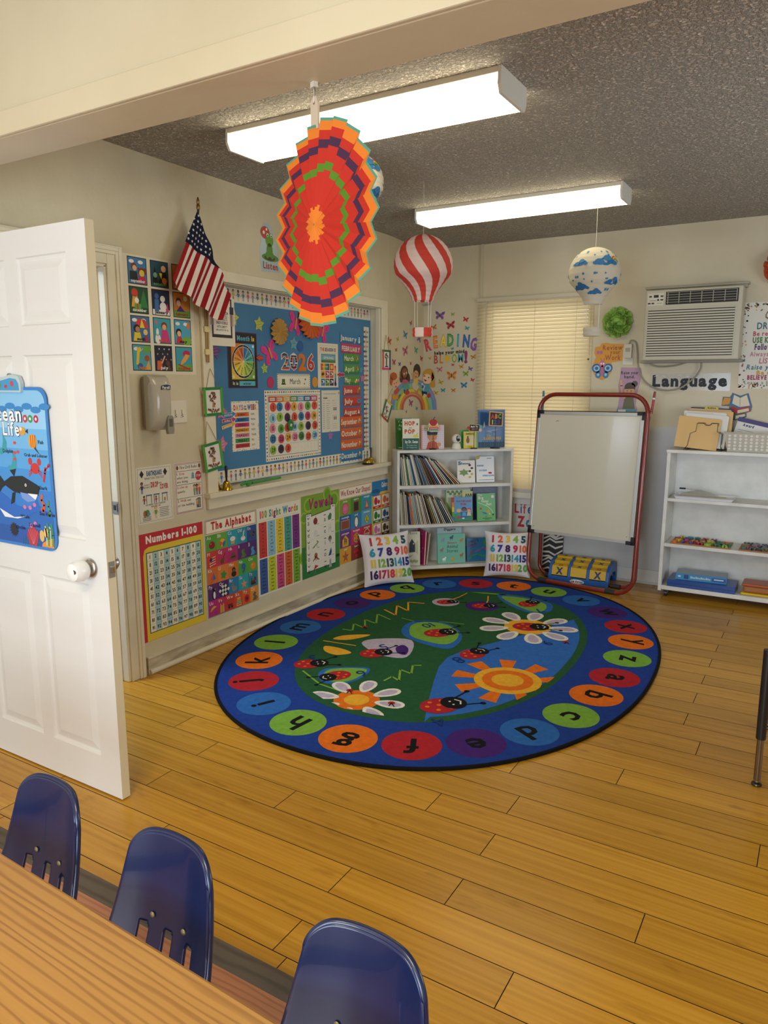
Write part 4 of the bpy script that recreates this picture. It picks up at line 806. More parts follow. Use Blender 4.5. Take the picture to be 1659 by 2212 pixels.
# earthquake and fire drill sheets
def quake(m):
    W,H=0.233,0.292; z=[]
    for i in range(25): z.append((.008+i*.009,.008+.003*(i%2)))
    m.line(z,.0012,'3a3a3a',1); m.line([(x,H-y) for x,y in z],.0012,'3a3a3a',1); m.line([(.008+.002*(i%2),.008+i*.0115) for i in range(25)],.0012,'3a3a3a',1); m.line([(W-.008-.002*(i%2),.008+i*.0115) for i in range(25)],.0012,'3a3a3a',1)
    m.text('EARTHQUAKE',W/2,H-.046,.022,'2a5a80',2,w=2,fit=.10,gap=.02); [m.poly([(x-.014,H-.036),(x,H-.056),(x+.014,H-.036),(x,H-.016)],'2a1e10',1) or m.poly([(x-.009,H-.036),(x,H-.050),(x+.009,H-.036),(x,H-.022)],'d89a30',2) for x in (.035,.190)]
    m.text('WHAT DO YOU DO?',W/2,H-.066,.012,'2a2a2a',2,fit=.13); m.text('DROP',.115,H-.108,.026,'b83038',2,w=2,fit=.05); m.text('AND',.152,H-.094,.007,'2a2a2a',2); m.text('COVER',.178,H-.122,.024,'b83038',2,w=2,fit=.055); m.text("DON'T",.066,H-.098,.008,'2a2a2a',2); m.text('PANIC!',.066,H-.110,.008,'2a2a2a',2)
    kid(m,.032,H-.135,.06,'8a5a38','2a1e18','3a3a5a','5a6a8a')
    for k,x in enumerate((.055,.105,.160)): m.rect(x,H-.150,x+.040,H-.144,'4a5a8a',2); m.rect(x+.002,H-.190,x+.005,H-.150,'3a3a3a',2); m.rect(x+.034,H-.190,x+.037,H-.150,'3a3a3a',2); kid(m,x+(-.012,.016,.020)[k],H-.190,(.044,.036,.022)[k],'8a5a38','2a1e18','a83a3a','3a3a5a')
    m.text('GET UNDER STURDY FURNITURE',W/2,H-.200,.008,'2a2a2a',2,fit=.13); m.text('AND HOLD ON!',W/2,H-.211,.008,'2a2a2a',2,fit=.06)
    m.circ(.044,.052,.012,'a86a3a',2,ry=.018); m.circ(.060,.054,.014,'4a8a4a',2,ry=.018); m.circ(.068,.048,.010,'6a8a98',3); kid(m,.115,.020,.066,'e0b088','c8a040','6a9a38','e0b088')
    for j in range(3): m.rect(.028,.028-.008*j+.004,.082,.031-.008*j+.004,'5a5a5a',2)
    for j in range(6): m.rect(.140,.070-.009*j,.205-.004*(j%2),.0725-.009*j,'5a5a5a',2)
sheetthing('safety_sheet','white earthquake drop and cover instruction sheet taped below the dispenser','paper',LW(2.507,0.797),0.233,0.292,'e0dac6',quake)
def fire(m):
    W,H=0.205,0.277; [m.line([(.004+.010*i,.003),(.010+.010*i,.009)],.002,'b8808a',1) or m.line([(.004+.010*i,H-.009),(.010+.010*i,H-.003)],.002,'b8808a',1) for i in range(19)]; m.border(.002,.002,W-.002,H-.002,.005,'c89aa0',1); m.border(.010,.010,W-.010,H-.010,.0015,'2a2a2a',2)
    m.text('Fire Drill Rules',W/2,H-.034,.017,'3a3030',2,fit=.125); m.circ(.022,H-.026,.008,'7a4a20',2,ry=.012); m.circ(W-.022,H-.026,.008,'7a4a20',2,ry=.012)
    for k,y in enumerate((H-.045,H-.118,H-.192)): m.rect(.010,y-.002,W-.010,y,'2a2a2a',2)
    m.text('1.',.016,H-.065,.013,'3a3030',3,al='l'); m.text('Stop',.034,H-.065,.013,'b83a3a',3,al='l'); m.text('what you',.016,H-.087,.013,'3a3030',3,al='l'); m.text('are doing.',.016,H-.108,.013,'3a3030',3,al='l')
    m.text('2.',.016,H-.138,.013,'3a3030',3,al='l'); m.text('Line up',.034,H-.138,.013,'b83a3a',3,al='l'); m.text('quietly.',.016,H-.162,.013,'3a3030',3,al='l')
    m.text('3.',.016,H-.212,.013,'3a3030',3,al='l'); m.text('Walk',.034,H-.212,.013,'b83a3a',3,al='l'); m.text('out',.084,H-.212,.013,'3a3030',3,al='l'); m.text('of the building.',.016,H-.236,.013,'3a3030',3,al='l')
    m.poly([(.118,H-.092),(.146,H-.092),(.142,H-.085),(.140,H-.064),(.132,H-.056),(.124,H-.064),(.122,H-.085)],'6a98a8',3); m.poly([(.172+.023*math.cos(PI/8+i*PI/4),H-.080+.027*math.sin(PI/8+i*PI/4)) for i in range(8)],'b83a3a',3); m.text('STOP',.172,H-.086,.012,'e8dcd4',4,w=1,fit=.036)
    kid(m,.140,H-.186,.06,SKIN[4],HAIR[0],'7aa05a','5a8a6a',3,False); kid(m,.158,H-.186,.062,SKIN[0],HAIR[0],'a05a4a','3a4a6a',3,False); kid(m,.177,H-.186,.062,SKIN[2],HAIR[2],'c8504a','2a2a2a',3,False)
    m.rect(.160,.020,.182,.074,'2a2a2a',3); m.rect(.164,.024,.178,.070,'8a8a70',4); kid(m,.156,.020,.05,SKIN[2],HAIR[4],'d08a3a','2a4a6a',5,False)
sheetthing('safety_sheet','white Fire Drill Rules sheet with pink border taped beside the earthquake sheet','paper',LW(2.760,0.811),0.205,0.277,'e4dcc8',fire)
# months picture poster
def months(m):
    W,H=0.452,0.568; gw=0.118; gh=0.128
    data=[('september','3a78a8'),('october','1e4a5a'),('november','c86a2a'),('december','1e4a28'),('january','1e1e38'),('february','d0842a'),('march','3a6a98'),('april','3a9aa8'),('may','4aa0c0'),('june','4aa0a8'),('july','16162a'),('august','3a98a8')]
    for i,(nme,c) in enumerate(data):
        r_,q=divmod(i,3); x=.028+q*.140; y=H-.138-r_*.138; m.rect(x,y,x+gw,y+gh,'14141e',1); m.rect(x+.004,y+.004,x+gw-.004,y+gh-.004,c,2)
        cx=x+gw/2
        if i in(0,6,8,9): [m.circ(x+.025+k*.055,y+gh-.022,.016,'e8e4dc',3,ry=.009,n=10) for k in range(2)]
        if i==0: m.circ(x+.038,y+.082,.018,'7a3020',4); m.circ(x+.042,y+.076,.013,'e0b088',5); m.poly([(x+.010,y+.02),(x+.060,y+.018),(x+.055,y+.06),(x+.012,y+.062)],'1a1a1a',4); m.rect(x+.062,y+.05,x+.112,y+.08,'7a3020',4); m.circ(x+.085,y+.055,.016,'e0c040',5); m.poly([(x+.055,y+.006),(x+.112,y+.006),(x+.105,y+.04),(x+.065,y+.04)],'c02850',5)
        elif i==1: m.poly([(x+.012,y+.02),(x+.028,y+.10),(x+.05,y+.02)],'16120e',4); m.circ(x+.030,y+.058,.013,'7aa890',5); m.circ(x+.085,y+.092,.016,'e0b088',5); m.poly([(x+.045,y+.01),(x+.112,y+.01),(x+.10,y+.078),(x+.07,y+.078)],'14120e',4); m.poly([(x+.055,y+.07),(x+.075,y+.07),(x+.068,y+.04)],'e0c830',6); m.circ(x+.088,y+.034,.016,'d8782a',6)
        elif i==3: m.circ(x+.034,y+.098,.020,'c83a28',4); m.poly([(x+.012,y+.03),(x+.06,y+.03),(x+.05,y+.085),(x+.022,y+.085)],'e0a030',4); m.poly([(x+.06,y+.03),(x+.114,y+.03),(x+.09,y+.118)],'2a7a3a',3); m.rect(x+.03,y+.016,x+.07,y+.046,'5a9a3a',5); m.rect(x+.044,y+.016,x+.052,y+.046,'c03028',6); m.circ(x+.045,y+.062,.013,'e8e4dc',5)
        elif i==4: m.rect(x+.004,y+.004,x+gw-.004,y+.03,'e4e0d8',3); m.circ(x+.072,y+.045,.022,'e8e4dc',4); m.circ(x+.070,y+.083,.016,'e8e4dc',5); m.poly([(x+.016,y+.02),(x+.044,y+.02),(x+.046,y+.08),(x+.018,y+.08)],'3a68a0',4); m.circ(x+.032,y+.095,.014,'3a68a0',5); m.poly([(x+.088,y+.02),(x+.11,y+.02),(x+.10,y+.065)],'c8406a',5)
        elif i==5: m.rect(x+.004,y+.004,x+gw-.004,y+.036,'6aa030',3); m.circ(x+.038,y+.080,.020,'6a2a50',4); m.circ(x+.038,y+.072,.015,'e0b088',5); m.poly([(x+.02,y+.03),(x+.08,y+.03),(x+.05,y+.06)],'5a2a78',4); m.circ(x+.085,y+.098,.014,'e8dcc8',4)
        elif i==2: m.poly([(x+.03,y+.02),(x+.09,y+.02),(x+.06,y+.10)],'6a2a20',4)
        elif i==6: m.poly([(x+.02,y+.07),(x+.045,y+.115),(x+.09,y+.11),(x+.112,y+.07)],'c83a38',4); m.poly([(x+.055,y+.07),(x+.068,y+.115),(x+.085,y+.07)],'e0c830',5); m.circ(x+.036,y+.066,.020,'16120e',5); m.circ(x+.040,y+.062,.014,'b08058',6); m.poly([(x+.012,y+.006),(x+.064,y+.006),(x+.055,y+.048),(x+.02,y+.048)],'e0c830',5); m.circ(x+.088,y+.050,.014,'e0c080',6); m.poly([(x+.07,y+.006),(x+.108,y+.006),(x+.095,y+.036)],'b02838',5)
        elif i==7: m.circ(x+.072,y+.088,.020,'7a3020',4); m.circ(x+.072,y+.082,.014,'e0a878',5); m.poly([(x+.045,y+.006),(x+.110,y+.006),(x+.092,y+.068),(x+.055,y+.068)],'c83078',4); m.circ(x+.028,y+.022,.018,'e8e4dc',5,ry=.024); m.circ(x+.026,y+.055,.009,'e8e4dc',5,ry=.02); m.poly(star(x+.02,y+.105,.012,.5,5),'d0607a',4)
        elif i==8: m.circ(x+.085,y+.02,.035,'7aa838',3,ry=.022); m.circ(x+.030,y+.062,.020,'16120e',4); m.circ(x+.032,y+.056,.014,'e0b088',5); m.poly([(x+.010,y+.006),(x+.06,y+.006),(x+.045,y+.042),(x+.02,y+.042)],'c03038',4); m.poly([(x+.095,y+.075),(x+.112,y+.10),(x+.100,y+.122),(x+.086,y+.10)],'d8782a',4)
        elif i==9: m.poly([(x+.02,y+.03),(x+.036,y+.03),(x+.045,y+.09),(x+.06,y+.10),(x+.05,y+.115),(x+.03,y+.112)],'e0c030',4); m.circ(x+.092,y+.105,.026,'6aa038',4,ry=.018); m.circ(x+.09,y+.062,.015,'a84a28',5); m.poly([(x+.072,y+.006),(x+.112,y+.006),(x+.10,y+.05)],'e0a050',4); m.circ(x+.046,y+.022,.016,'3a5a98',5)
        elif i==10: [m.poly(star(x+.02+.011*k,y+.085+.03*math.sin(k*2.1),.006,.4,4),['c8a8b0','e8e4dc','c88aa0'][k%3],4) for k in range(9)]; m.poly([(x+.012,y+.006),(x+.05,y+.006),(x+.044,y+.052),(x+.016,y+.052)],'d0602a',4); m.line([(x+.045,y+.04),(x+.066,y+.075)],.008,'e0a878',5); m.circ(x+.085,y+.040,.014,'5a3020',5); m.poly([(x+.065,y+.006),(x+.108,y+.006),(x+.095,y+.032)],'6a3a28',4)
        elif i==11: m.rect(x+.004,y+.004,x+gw-.004,y+.036,'6aa038',3); m.circ(x+.078,y+.092,.026,'b02858',4,ry=.018); m.poly([(x+.03,y+.03),(x+.07,y+.05),(x+.10,y+.085),(x+.07,y+.09),(x+.04,y+.055)],'e0a050',5); m.line([(x+.02,y+.036),(x+.10,y+.010)],.007,'b02830',5)
        m.text(nme,cx,y+.010,.013,['e8e4dc','5a9a50','e8e4dc','e8e4dc','16161e','a83a28','16161e','d8602a','16161e','d8782a','e8e4dc','b83a28'][i],8,w=2,fit=.085 if len(nme)>5 else .05)
sheetthing('months_poster','white poster of twelve bright month pictures left of the flag','poster',LW(2.500,1.553),0.452,0.568,'ddd4ba',months)
# pledge sign
def pledge(m):
    W,H=0.205,0.262; m.rect(.022,.045,W-.022,H-.004,'2a2830',1); m.rect(.034,.062,W-.034,H-.012,'e4dccc',2)
    for s in (-1,1):
        x=W/2+s*.078; [m.rect(x-.016+k*.0048,.110,x-.0135+k*.0048,.190,'8a4a48' if k%2 else 'c8b8b0',3) for k in range(7)]; m.rect(x-.016,.175,x+.016,.215,'2a3040',4)
    m.text('OF AMERICA',W/2,.172,.014,'2a2a30',3,w=2,fit=.10); 
    for k,(t,f) in enumerate((('AND TO THE REPUBLIC',.085),('FOR WHICH IT STANDS',.085),('ONE NATION UNDER GOD',.085))): m.text(t,W/2,.160-.011*k,.0075,'2a2a30',3,w=1,fit=f)
    m.text('INDIVISIBLE',W/2,.118,.015,'2a2a30',3,w=1,fit=.09); m.text('WITH LIBERTY',W/2,.098,.012,'2a2a30',3,w=1,fit=.08); m.text('AND JUSTICE FOR ALL',W/2,.082,.009,'2a2a30',3,w=1,fit=.10)
sheetthing('pledge_sign','white framed pledge sign with small flags hanging behind the point of the big flag','sign',LW(3.042,1.712,0.0195),0.205,0.262,'dcd4c0',pledge,th=0.002)
t=thing('wooden_pointer','pair of thin wooden pointer sticks taped to the casing left of the pledge sign','pointer',LW(3.012,1.64,0.02))
for dx,le in ((0,0.50),(0.013,0.52)):
    m=Mb(); m.tube([(dx,-le*.04,0.005),(dx+.006,le,0.005)],0.0045,P('a88a58',0.6),8); m.build('stick',t)
for z in (0.02,0.14,0.30): m=Mb(); m.box(-.012,.026,z,z+.03,0.0,0.0105,P('d8c890',0.6)); m.build('tape',t)
# flag on a short staff
t=thing('flag','United States flag hanging from a short staff on the left wall','flag',T(0,0,0))
m=Mb(); m.tube([(0.005,2.975,2.10),(0.12,2.895,2.378)],0.006,P('2a2018',0.4),10); m.build('flag_pole',t,smooth=True)
m=Mb(); m.X=Matrix.Translation((0.12,2.895,2.375))
m.lathe([(0.008,0),(0.0095,0.006),(0.009,0.02),(0.006,0.026),(0.008,0.030),(0.0075,0.044),(0.003,0.058),(0,0.060)],P('8a6a34',0.4,0.8),14); m.build('finial',t,smooth=True)
# cloth: u along hoist->fly (down), v across stripes; corner points measured on the wall-parallel plane
m=Mb()
def inside_poly():
    return [(2.889,2.362),(2.798,2.206),(2.694,2.010),(2.778,1.955),(2.90,1.895),(3.020,1.840),(3.050,1.842),(3.080,1.895),(3.117,1.960),(3.121,1.985),(3.085,2.050),(3.045,2.110),(3.010,2.150),(2.970,2.235),(2.925,2.310),(2.899,2.362)]
OUT=inside_poly()
nrm=(0.870,-0.493)  # across the stripes (towards lower right)
base=nrm[0]*2.694+nrm[1]*2.010; total=0.232
def drape(p,l=0.0):
    y,z=p; s=(nrm[0]*y+nrm[1]*z-base)/total; d=(2.40-z)
    x=0.114-0.006*s+0.016*math.sin(s*11+d*3.0)*min(1,d*2.2)
    return (x+l,y,z)
def lay(poly,mat,l):
    if len(poly)<3: return
    # slice into small cells so the drape curves
    ys=[p[0] for p in poly]; zs=[p[1] for p in poly]
    y=math.floor(min(ys)/.014)*.014
    while y<max(ys):
        c1=clip(clip(poly,1,0,y),-1,0,-(y+.014)); 
        if len(c1)>2:
            z=math.floor(min(q[1] for q in c1)/.03)*.03; zm=max(q[1] for q in c1)
            while z<zm:
                c2=clip(clip(c1,0,1,z),0,-1,-(z+.03))
                if len(c2)>2:
                    ar=sum(c2[i][0]*c2[(i+1)%len(c2)][1]-c2[(i+1)%len(c2)][0]*c2[i][1] for i in range(len(c2)))
                    if abs(ar)>1e-8: m.add([drape(q,l) for q in (c2 if ar>0 else c2[::-1])],[tuple(range(len(c2)))],mat)
                z+=.03
        y+=.014
FR=weave('flag_red','8e1c22',0.85,.04,300,.1); FW=weave('flag_white','d8cec4',0.85,.03,300,.1); FB=weave('flag_blue','141c34',0.85,.04,300,.1)
NS=13; sw=total/NS*1.28
for k in range(17):
    c0=base+k*sw
    pl=clip(clip(OUT,nrm[0],nrm[1],c0),-nrm[0],-nrm[1],-(c0+sw))
    lay(pl,FR if k%2==0 else FW,0.0)
# canton: upper part, bounded below by the line from (2.798,2.206) to (2.998,2.135)
ca=clip(OUT,0.37,0.93,0.37*2.798+0.93*2.206)
lay(ca,FB,0.0012)
for i in range(6):
    for j in range(7):
        y=2.822+j*.024+i*.0065-0.004; z=2.222-j*.0095+i*.0285
        if y> 2.893 - 0 and (y-2.905)>(2.345-z)*.50: continue
        if (2.880-y)>(2.35-z)*.58: continue
        m.add([drape(q,0.0022) for q in star(y,z,.0085,.42)],[tuple(reversed(range(10)))],FW)
m.build('flag_cloth',t,solid=0.0)
# soap dispenser
t=thing('soap_dispenser','grey wall mounted hand sanitizer dispenser with a push lever','dispenser',LW(2.560,1.275))
DG=P('b8b09c',0.25,0,0.5,0.3); DG2=P('8f897a',0.35)
m=Mb(); m.box(0.004,0.120,0.015,0.268,0,0.055,DG2); m.build('back_housing',t,bevel=0.012)
m=Mb(); vs=[];pr=[(0.0,0.058),(0.02,0.088),(0.06,0.100),(0.14,0.104),(0.22,0.100),(0.255,0.085),(0.272,0.055)]
for yy,zz in pr:
    for k in range(9): a=-1+k/4.0; vs.append((0.062+0.060*math.copysign(abs(a)**.8,a),yy,0.045+(zz-0.045)*(1-0.30*abs(a)**2.6)))
fs=[(i*9+k,i*9+k+1,(i+1)*9+k+1,(i+1)*9+k) for i in range(len(pr)-1) for k in range(8)]
n=len(vs); vs+=[(v[0],v[1],0.03) for v in vs]; 
rim=[*range(0,9),*[8+9*i for i in range(1,len(pr))],*[9*(len(pr)-1)+k for k in range(7,-1,-1)],*[9*i for i in range(len(pr)-2,0,-1)]]
fs+=[(rim[i],n+rim[i],n+rim[(i+1)%len(rim)],rim[(i+1)%len(rim)]) for i in range(len(rim))]
m.add(vs,fs,DG); m.build('front_cover',t,smooth=True,ang=60)
m=Mb(); m.prism([(0.078,-0.02),(0.112,-0.02),(0.116,0.0),(0.114,0.062),(0.106,0.072),(0.084,0.072),(0.076,0.062),(0.074,0)],0.090,0.108,DG2); m.box(0.084,0.106,0.018,0.056,0.108,0.110,P('5a564c')); m.build('push_lever',t,bevel=0.004)
m=Mb(); m.X=T(0.045,0.196,0.1045); m.poly([(0,0.004),(0.02,0.010),(0.058,0.004),(0.062,0.026),(0.038,0.030),(0.004,0.026)],'1e2a50',1); m.text('Purell',0.031,0.010,0.012,'f0ece0',2,w=2,fit=0.046); m.build('logo_label',t)
# light switch plate
t=thing('light_switch','double light switch plate with black scribbles right of the dispenser','switch',LW(2.748,1.300))
m=Mb(); m.box(0,0.118,0,0.118,0,0.006,P('e0d8c4',0.35)); m.build('cover_plate',t,bevel=0.003)
for x in (0.036,0.082): m=Mb(); m.box(x-.005,x+.005,.048,.070,.006,.016,P('e8e0cc',.3)); m.line([(x-.010,.03),(x+.01,.034),(x-.006,.040),(x+.008,.046)],.002,'2a2a2a',1,z=.006); m.build('toggle',t)
# Listen sign
m=Mb(); pts=[(0.02,0.0),(0.185,0.012),(0.19,0.07),(0.175,0.10),(0.165,0.16),(0.135,0.20),(0.125,0.26),(0.09,0.285),(0.045,0.275),(0.02,0.24),(0.018,0.16),(0.005,0.13),(0.01,0.06)]
m.prism(pts,0,0.0015,P('a8bcc0',0.3)); z=0.0015
m.circ(0.10,0.088,0.078,'5a8a3a',1,ry=0.022,z=z); m.circ(0.095,0.085,0.050,'4a3a2a',2,ry=0.014,z=z); m.circ(0.058,0.225,0.042,'c84a34',2,ry=0.036,z=z); m.circ(0.045,0.225,0.010,'f0e8dc',3,z=z); m.circ(0.07,0.245,0.008,'f0e8dc',3,z=z)
m.circ(0.095,0.185,0.036,'6aa02c',3,z=z); m.circ(0.095,0.130,0.028,'5a9028',3,ry=0.04,z=z); m.circ(0.072,0.10,0.014,'5a9028',4,ry=.02,z=z); m.circ(0.118,0.10,0.014,'5a9028',4,ry=.02,z=z)
for x in(.078,.112): m.circ(x,.214,.014,'6aa02c',4,z=z); m.circ(x,.214,.010,'f4f4ec',5,z=z); m.circ(x,.212,.0055,'16161a',6,n=8,z=z)
m.text('Listen',0.10,0.022,0.038,'a83028',3,w=1,fit=0.135,z=z)
tag(m.build('wall_sign',M=LW(3.498,2.158)),'Listen sign cut out around a green frog, above the blue board','sign')
# ocean mat hanging on the door
t=thing('play_mat','blue Ocean Life learning chart with sea animals hanging on the open door','chart',frame((0.0,1.6315-0.004,0.905),(1,0,0),(0,0,1)))
m=Mb(); w0,h0=0.605,0.590; rad=0.045; pts=[]
for cx,cy,a in ((w0-rad,rad,-PI/2),(w0-rad,h0-rad,0),(0.08+rad,h0-rad,PI/2),(0.08+rad,rad,PI)): pts+=[(cx+rad*math.cos(a+k*PI/12),cy+rad*math.sin(a+k*PI/12)) for k in range(7)]
xx=0.014; m.prism(pts,0,0.003,P('3a80c8',0.5)); cx,cy=(0.08+w0)/2,h0/2
ins=[(cx+(p[0]-cx)*.955,cy+(p[1]-cy)*.962) for p in pts]; z=0.003
def band(y0,y1,c): 
    q=clip(clip([(p[0],p[1]) for p in ins],0,1,y0),0,-1,-y1); m.poly(q,c,1,z=z)
for k,c in enumerate(('2a5aa8','2f6ab8','3a80cc','4894d8','5aa6e0','74b8e8','98cdee','8ac4ea')): band(k*h0/8,(k+1)*h0/8,c)
for k in range(6): m.circ(0.34+.05*k,0.51+.012*(k%2),.03,'3a88c8',2,ry=.012,z=z)
m.text('Ocean',0.345,0.468,0.052,'1c2040',3,w=2,fit=.225,z=z); m.text('Ocean',0.345,0.468,0.052,'f4f4f4',4,w=1,fit=.215,z=z); m.text('Life',0.385,0.415,0.048,'1c2040',3,w=2,fit=.105,z=z); m.text('Life',0.385,0.415,0.048,'f4f4f4',4,w=1,fit=.10,z=z)
for x,c in((.475,'c83a48'),(.505,'3a9a58'),(.538,'c82848')): m.circ(x,.478,.014,c,3,z=z); m.circ(x,.478,.006,'f0f0f0',4,n=8,z=z)
for tx,x,y in(('Dolphin',.355,.350),('Fish',.555,.390),('Crab and Lobster',.52,.342),('Shark',.548,.225),('Sea Horse',.560,.130),('Whale',.425,.110),('Seashell',.48,.082),('Urchin',.395,.066)): m.text(tx,x,y,.011 if len(tx)>9 else .0125,'16203a',4,w=1,z=z)
m.poly([(.27,.222),(.29,.262),(.315,.240),(.36,.262),(.43,.268),(.515,.240),(.530,.232),(.515,.200),(.45,.196),(.37,.205),(.32,.225),(.30,.215),(.28,.195)],'20262c',4,z=z); m.poly([(.38,.262),(.395,.292),(.355,.285)],'20262c',4,z=z); m.poly([(.38,.205),(.37,.165),(.345,.155),(.36,.2)],'20262c',4,z=z); m.poly([(.41,.206),(.515,.200),(.495,.180),(.45,.172),(.42,.185)],'7a9ad8',5,z=z); m.poly([(.455,.205),(.515,.205),(.50,.184)],'f0f0f0',6,z=z); m.circ(.447,.235,.006,'f0f0f0',6,n=8,z=z); m.circ(.447,.235,.003,'10141a',7,n=6,z=z)
m.poly([(.27,.205),(.32,.185),(.38,.155),(.44,.148),(.485,.165),(.505,.19),(.515,.165),(.545,.150),(.50,.142),(.45,.122),(.38,.108),(.30,.112),(.26,.14)],'2f6ac0',3,z=z); m.poly([(.27,.135),(.36,.108),(.44,.118),(.38,.104),(.30,.104)],'e8ecf0',4,z=z)
m.circ(.510,.300,.026,'c83a38',4,ry=.020,z=z); [m.circ(.510+s*.026,.325,.011,'c83a38',4,ry=.013,z=z) for s in(-1,1)]; [m.line([(.51+s*.02,.295-.006*k),(.51+s*.038,.285-.008*k)],.003,'c83a38',4,z=z) for s in(-1,1) for k in range(3)]
m.line([(.555,.255),(.565,.285),(.57,.305)],.010,'c03038',4,z=z); m.line([(.566,.295),(.588,.312)],.005,'c03038',4,z=z); m.circ(.59,.315,.007,'c03038',4,n=8,z=z)
m.circ(.508,.398,.024,'e8a038',4,ry=.026,z=z); [m.rect(.497+k*.012,.376,.501+k*.012,.420,'c85a28',5,z=z) for k in range(3)]; m.poly([(.52,.38),(.545,.350),(.515,.372)],'3a3a4a',4,z=z)
m.circ(.452,.432,.020,'d8a050',4,ry=.016,z=z); m.poly([(.47,.432),(.485,.442),(.485,.424)],'2a2a30',4,z=z); m.circ(.445,.44,.007,'f0e8d8',5,n=8,z=z)
for x,y in((.30,.36),(.352,.300)): m.poly([(x+.03,y+.06),(x+.05,y+.03),(x+.045,y-.005),(x+.01,y-.02),(x-.008,y-.002),(x+.02,y+.006),(x+.028,y+.03)],'3aa0a8',3,z=z)
m.line([(.540,.205),(.532,.185),(.548,.168),(.540,.145),(.530,.155)],.012,'d8602c',4,z=z); m.line([(.574,.185),(.570,.165),(.580,.150),(.574,.130),(.566,.138)],.009,'5a8a3a',4,z=z)
for x,y in((.40,.388),(.395,.352),(.392,.328),(.415,.355)): m.circ(x,y,.009,'e04838',4,ry=.006,n=8,z=z)
for x,y in((.43,.152),(.462,.152),(.46,.085),(.485,.095),(.49,.165)): m.circ(x,y,.010,'d878b0',4,ry=.008,n=8,z=z)
m.poly([(.445,.010),(.485,.010),(.505,.06),(.475,.082),(.44,.07),(.430,.045)],'b83848',4,z=z); [m.line([(.465,.012),(.44+.014*k,.070)],.0015,'e08890',5,z=z) for k in range(5)]; m.poly([(.515,.012),(.585,.012),(.588,.05),(.55,.04),(.52,.025)],'e09048',3,z=z)
[m.line([(.545+.012*k,.02),(.548+.012*k,.06+.01*(k%3)),(.543+.012*k,.09+.012*(k%2))],.007,'3a9a58' if k%2 else 'c8d080',4,z=z) for k in range(4)]; [m.line([(.40+.013*k,.01),(.405+.013*k,.035+.01*(k%2))],.005,'2a6a90',3,z=z) for k in range(9)]
m.circ(.352,.060,.022,'2a2a38',4,z=z); m.poly(star(.352,.060,.030,.6,14),'2a2a38',3,z=z); m.circ(.585,.035,.012,'2a78a8',5,ry=.03,rot=.6,z=z) if False else None
m.circ(.52,.052,.014,'e0b868',4,ry=.022,z=z); m.circ(.545,.066,.013,'e8c078',4,ry=.018,z=z)
m.build('printed_mat',t)
m=Mb(); m.prism([(0.12,0.572),(0.478,0.572),(0.480,0.605),(0.468,0.628),(0.42,0.634),(0.36,0.622),(0.14,0.622),(0.12,0.60)],0.0,0.014,P('b8ccd0',0.25)); z=0.014
m.poly([(0.14,0.578),(0.470,0.578),(0.468,0.602),(0.455,0.618),(0.42,0.622),(0.36,0.612),(0.14,0.612)],'4a98c8',1,z=z); m.circ(.43,.602,.010,'c84858',2,z=z); m.circ(.392,.592,.009,'c04048',2,ry=.006,z=z); m.circ(.352,.596,.012,'4a9a68',2,z=z); m.circ(.312,.592,.009,'d8b048',2,z=z); m.build('music_bar',t,bevel=0.003)
t2=thing('wall_hook','small metal hook on the door above the Ocean Life chart','hook',frame((0.388,1.6315,1.533),(1,0,0),(0,0,1)))
m=Mb(); m.lathe([(0.011,0),(0.011,0.002),(0.006,0.004),(0,0.004)],STEEL,14); m.build('hook_plate',t2,smooth=True)
m=Mb(); m.tube([(0,0.002,0.003),(0,-0.004,0.014),(0,-0.018,0.016),(0,-0.022,0.006)],0.002,STEEL,8); m.build('hook_wire',t2,smooth=True)
# ================================================================ wall stickers near the corner
BF=[
 (0.421,1.989,0.032,0.011,'c06a6a'),
 (0.002,1.826,0.039,0.016,'d8612a'),
 (0.157,1.848,0.030,0.011,'d8b84a'),
 (0.309,1.890,0.050,0.017,'5aa0b8'),
 (0.599,1.878,0.057,0.019,'8a7aa8'),
 (0.128,1.764,0.024,0.008,'c8502a'),
 (0.311,1.764,0.063,0.022,'d0708a'),
 (0.537,1.778,0.047,0.016,'6abaa0'),
 (0.657,1.713,0.035,0.012,'c84a4a'),
 (0.086,1.669,0.038,0.014,'c0507a'),
 (0.197,1.657,0.027,0.009,'2a5aa0'),
 (0.423,1.667,0.022,0.008,'c8506a'),
 (-0.035,1.487,0.026,0.012,'d0c050'),
 (0.431,1.344,0.050,0.017,'b86088'),
 (0.560,1.295,0.027,0.009,'4a9ab0'),
 (0.339,1.276,0.019,0.007,'c8903a'),
 (0.860,2.067,0.045,0.035,'8a5aa0'),
 (0.979,2.071,0.018,0.014,'9ab83a'),
 (1.098,2.024,0.025,0.020,'d03040'),
 (0.961,1.984,0.041,0.032,'b83040'),
 (0.805,1.970,0.029,0.023,'d08a3a'),
 (1.111,1.953,0.021,0.017,'4aa8b0'),
 (0.981,1.792,0.014,0.011,'3a9aa8'),
 (0.770,1.716,0.016,0.013,'d8b840'),
 (1.173,1.720,0.025,0.020,'d88a3a'),
 (0.987,1.659,0.014,0.011,'d04050'),
 (1.066,1.643,0.023,0.018,'d8a03a'),
 (0.864,1.621,0.030,0.024,'d88a8a'),
 (1.148,1.625,0.021,0.017,'7a5aa0'),
 (1.107,1.585,0.028,0.023,'8ab040'),
 (0.978,1.571,0.047,0.038,'d88838'),
 (0.875,1.515,0.026,0.021,'c8b840'),
 (1.169,1.534,0.018,0.014,'c83040'),
 (1.093,1.491,0.031,0.025,'3a88b8'),
 (0.899,1.448,0.022,0.017,'3a98a8'),
 (0.996,1.448,0.022,0.017,'d8903a'),
 (0.831,1.425,0.024,0.019,'d8b030'),
]
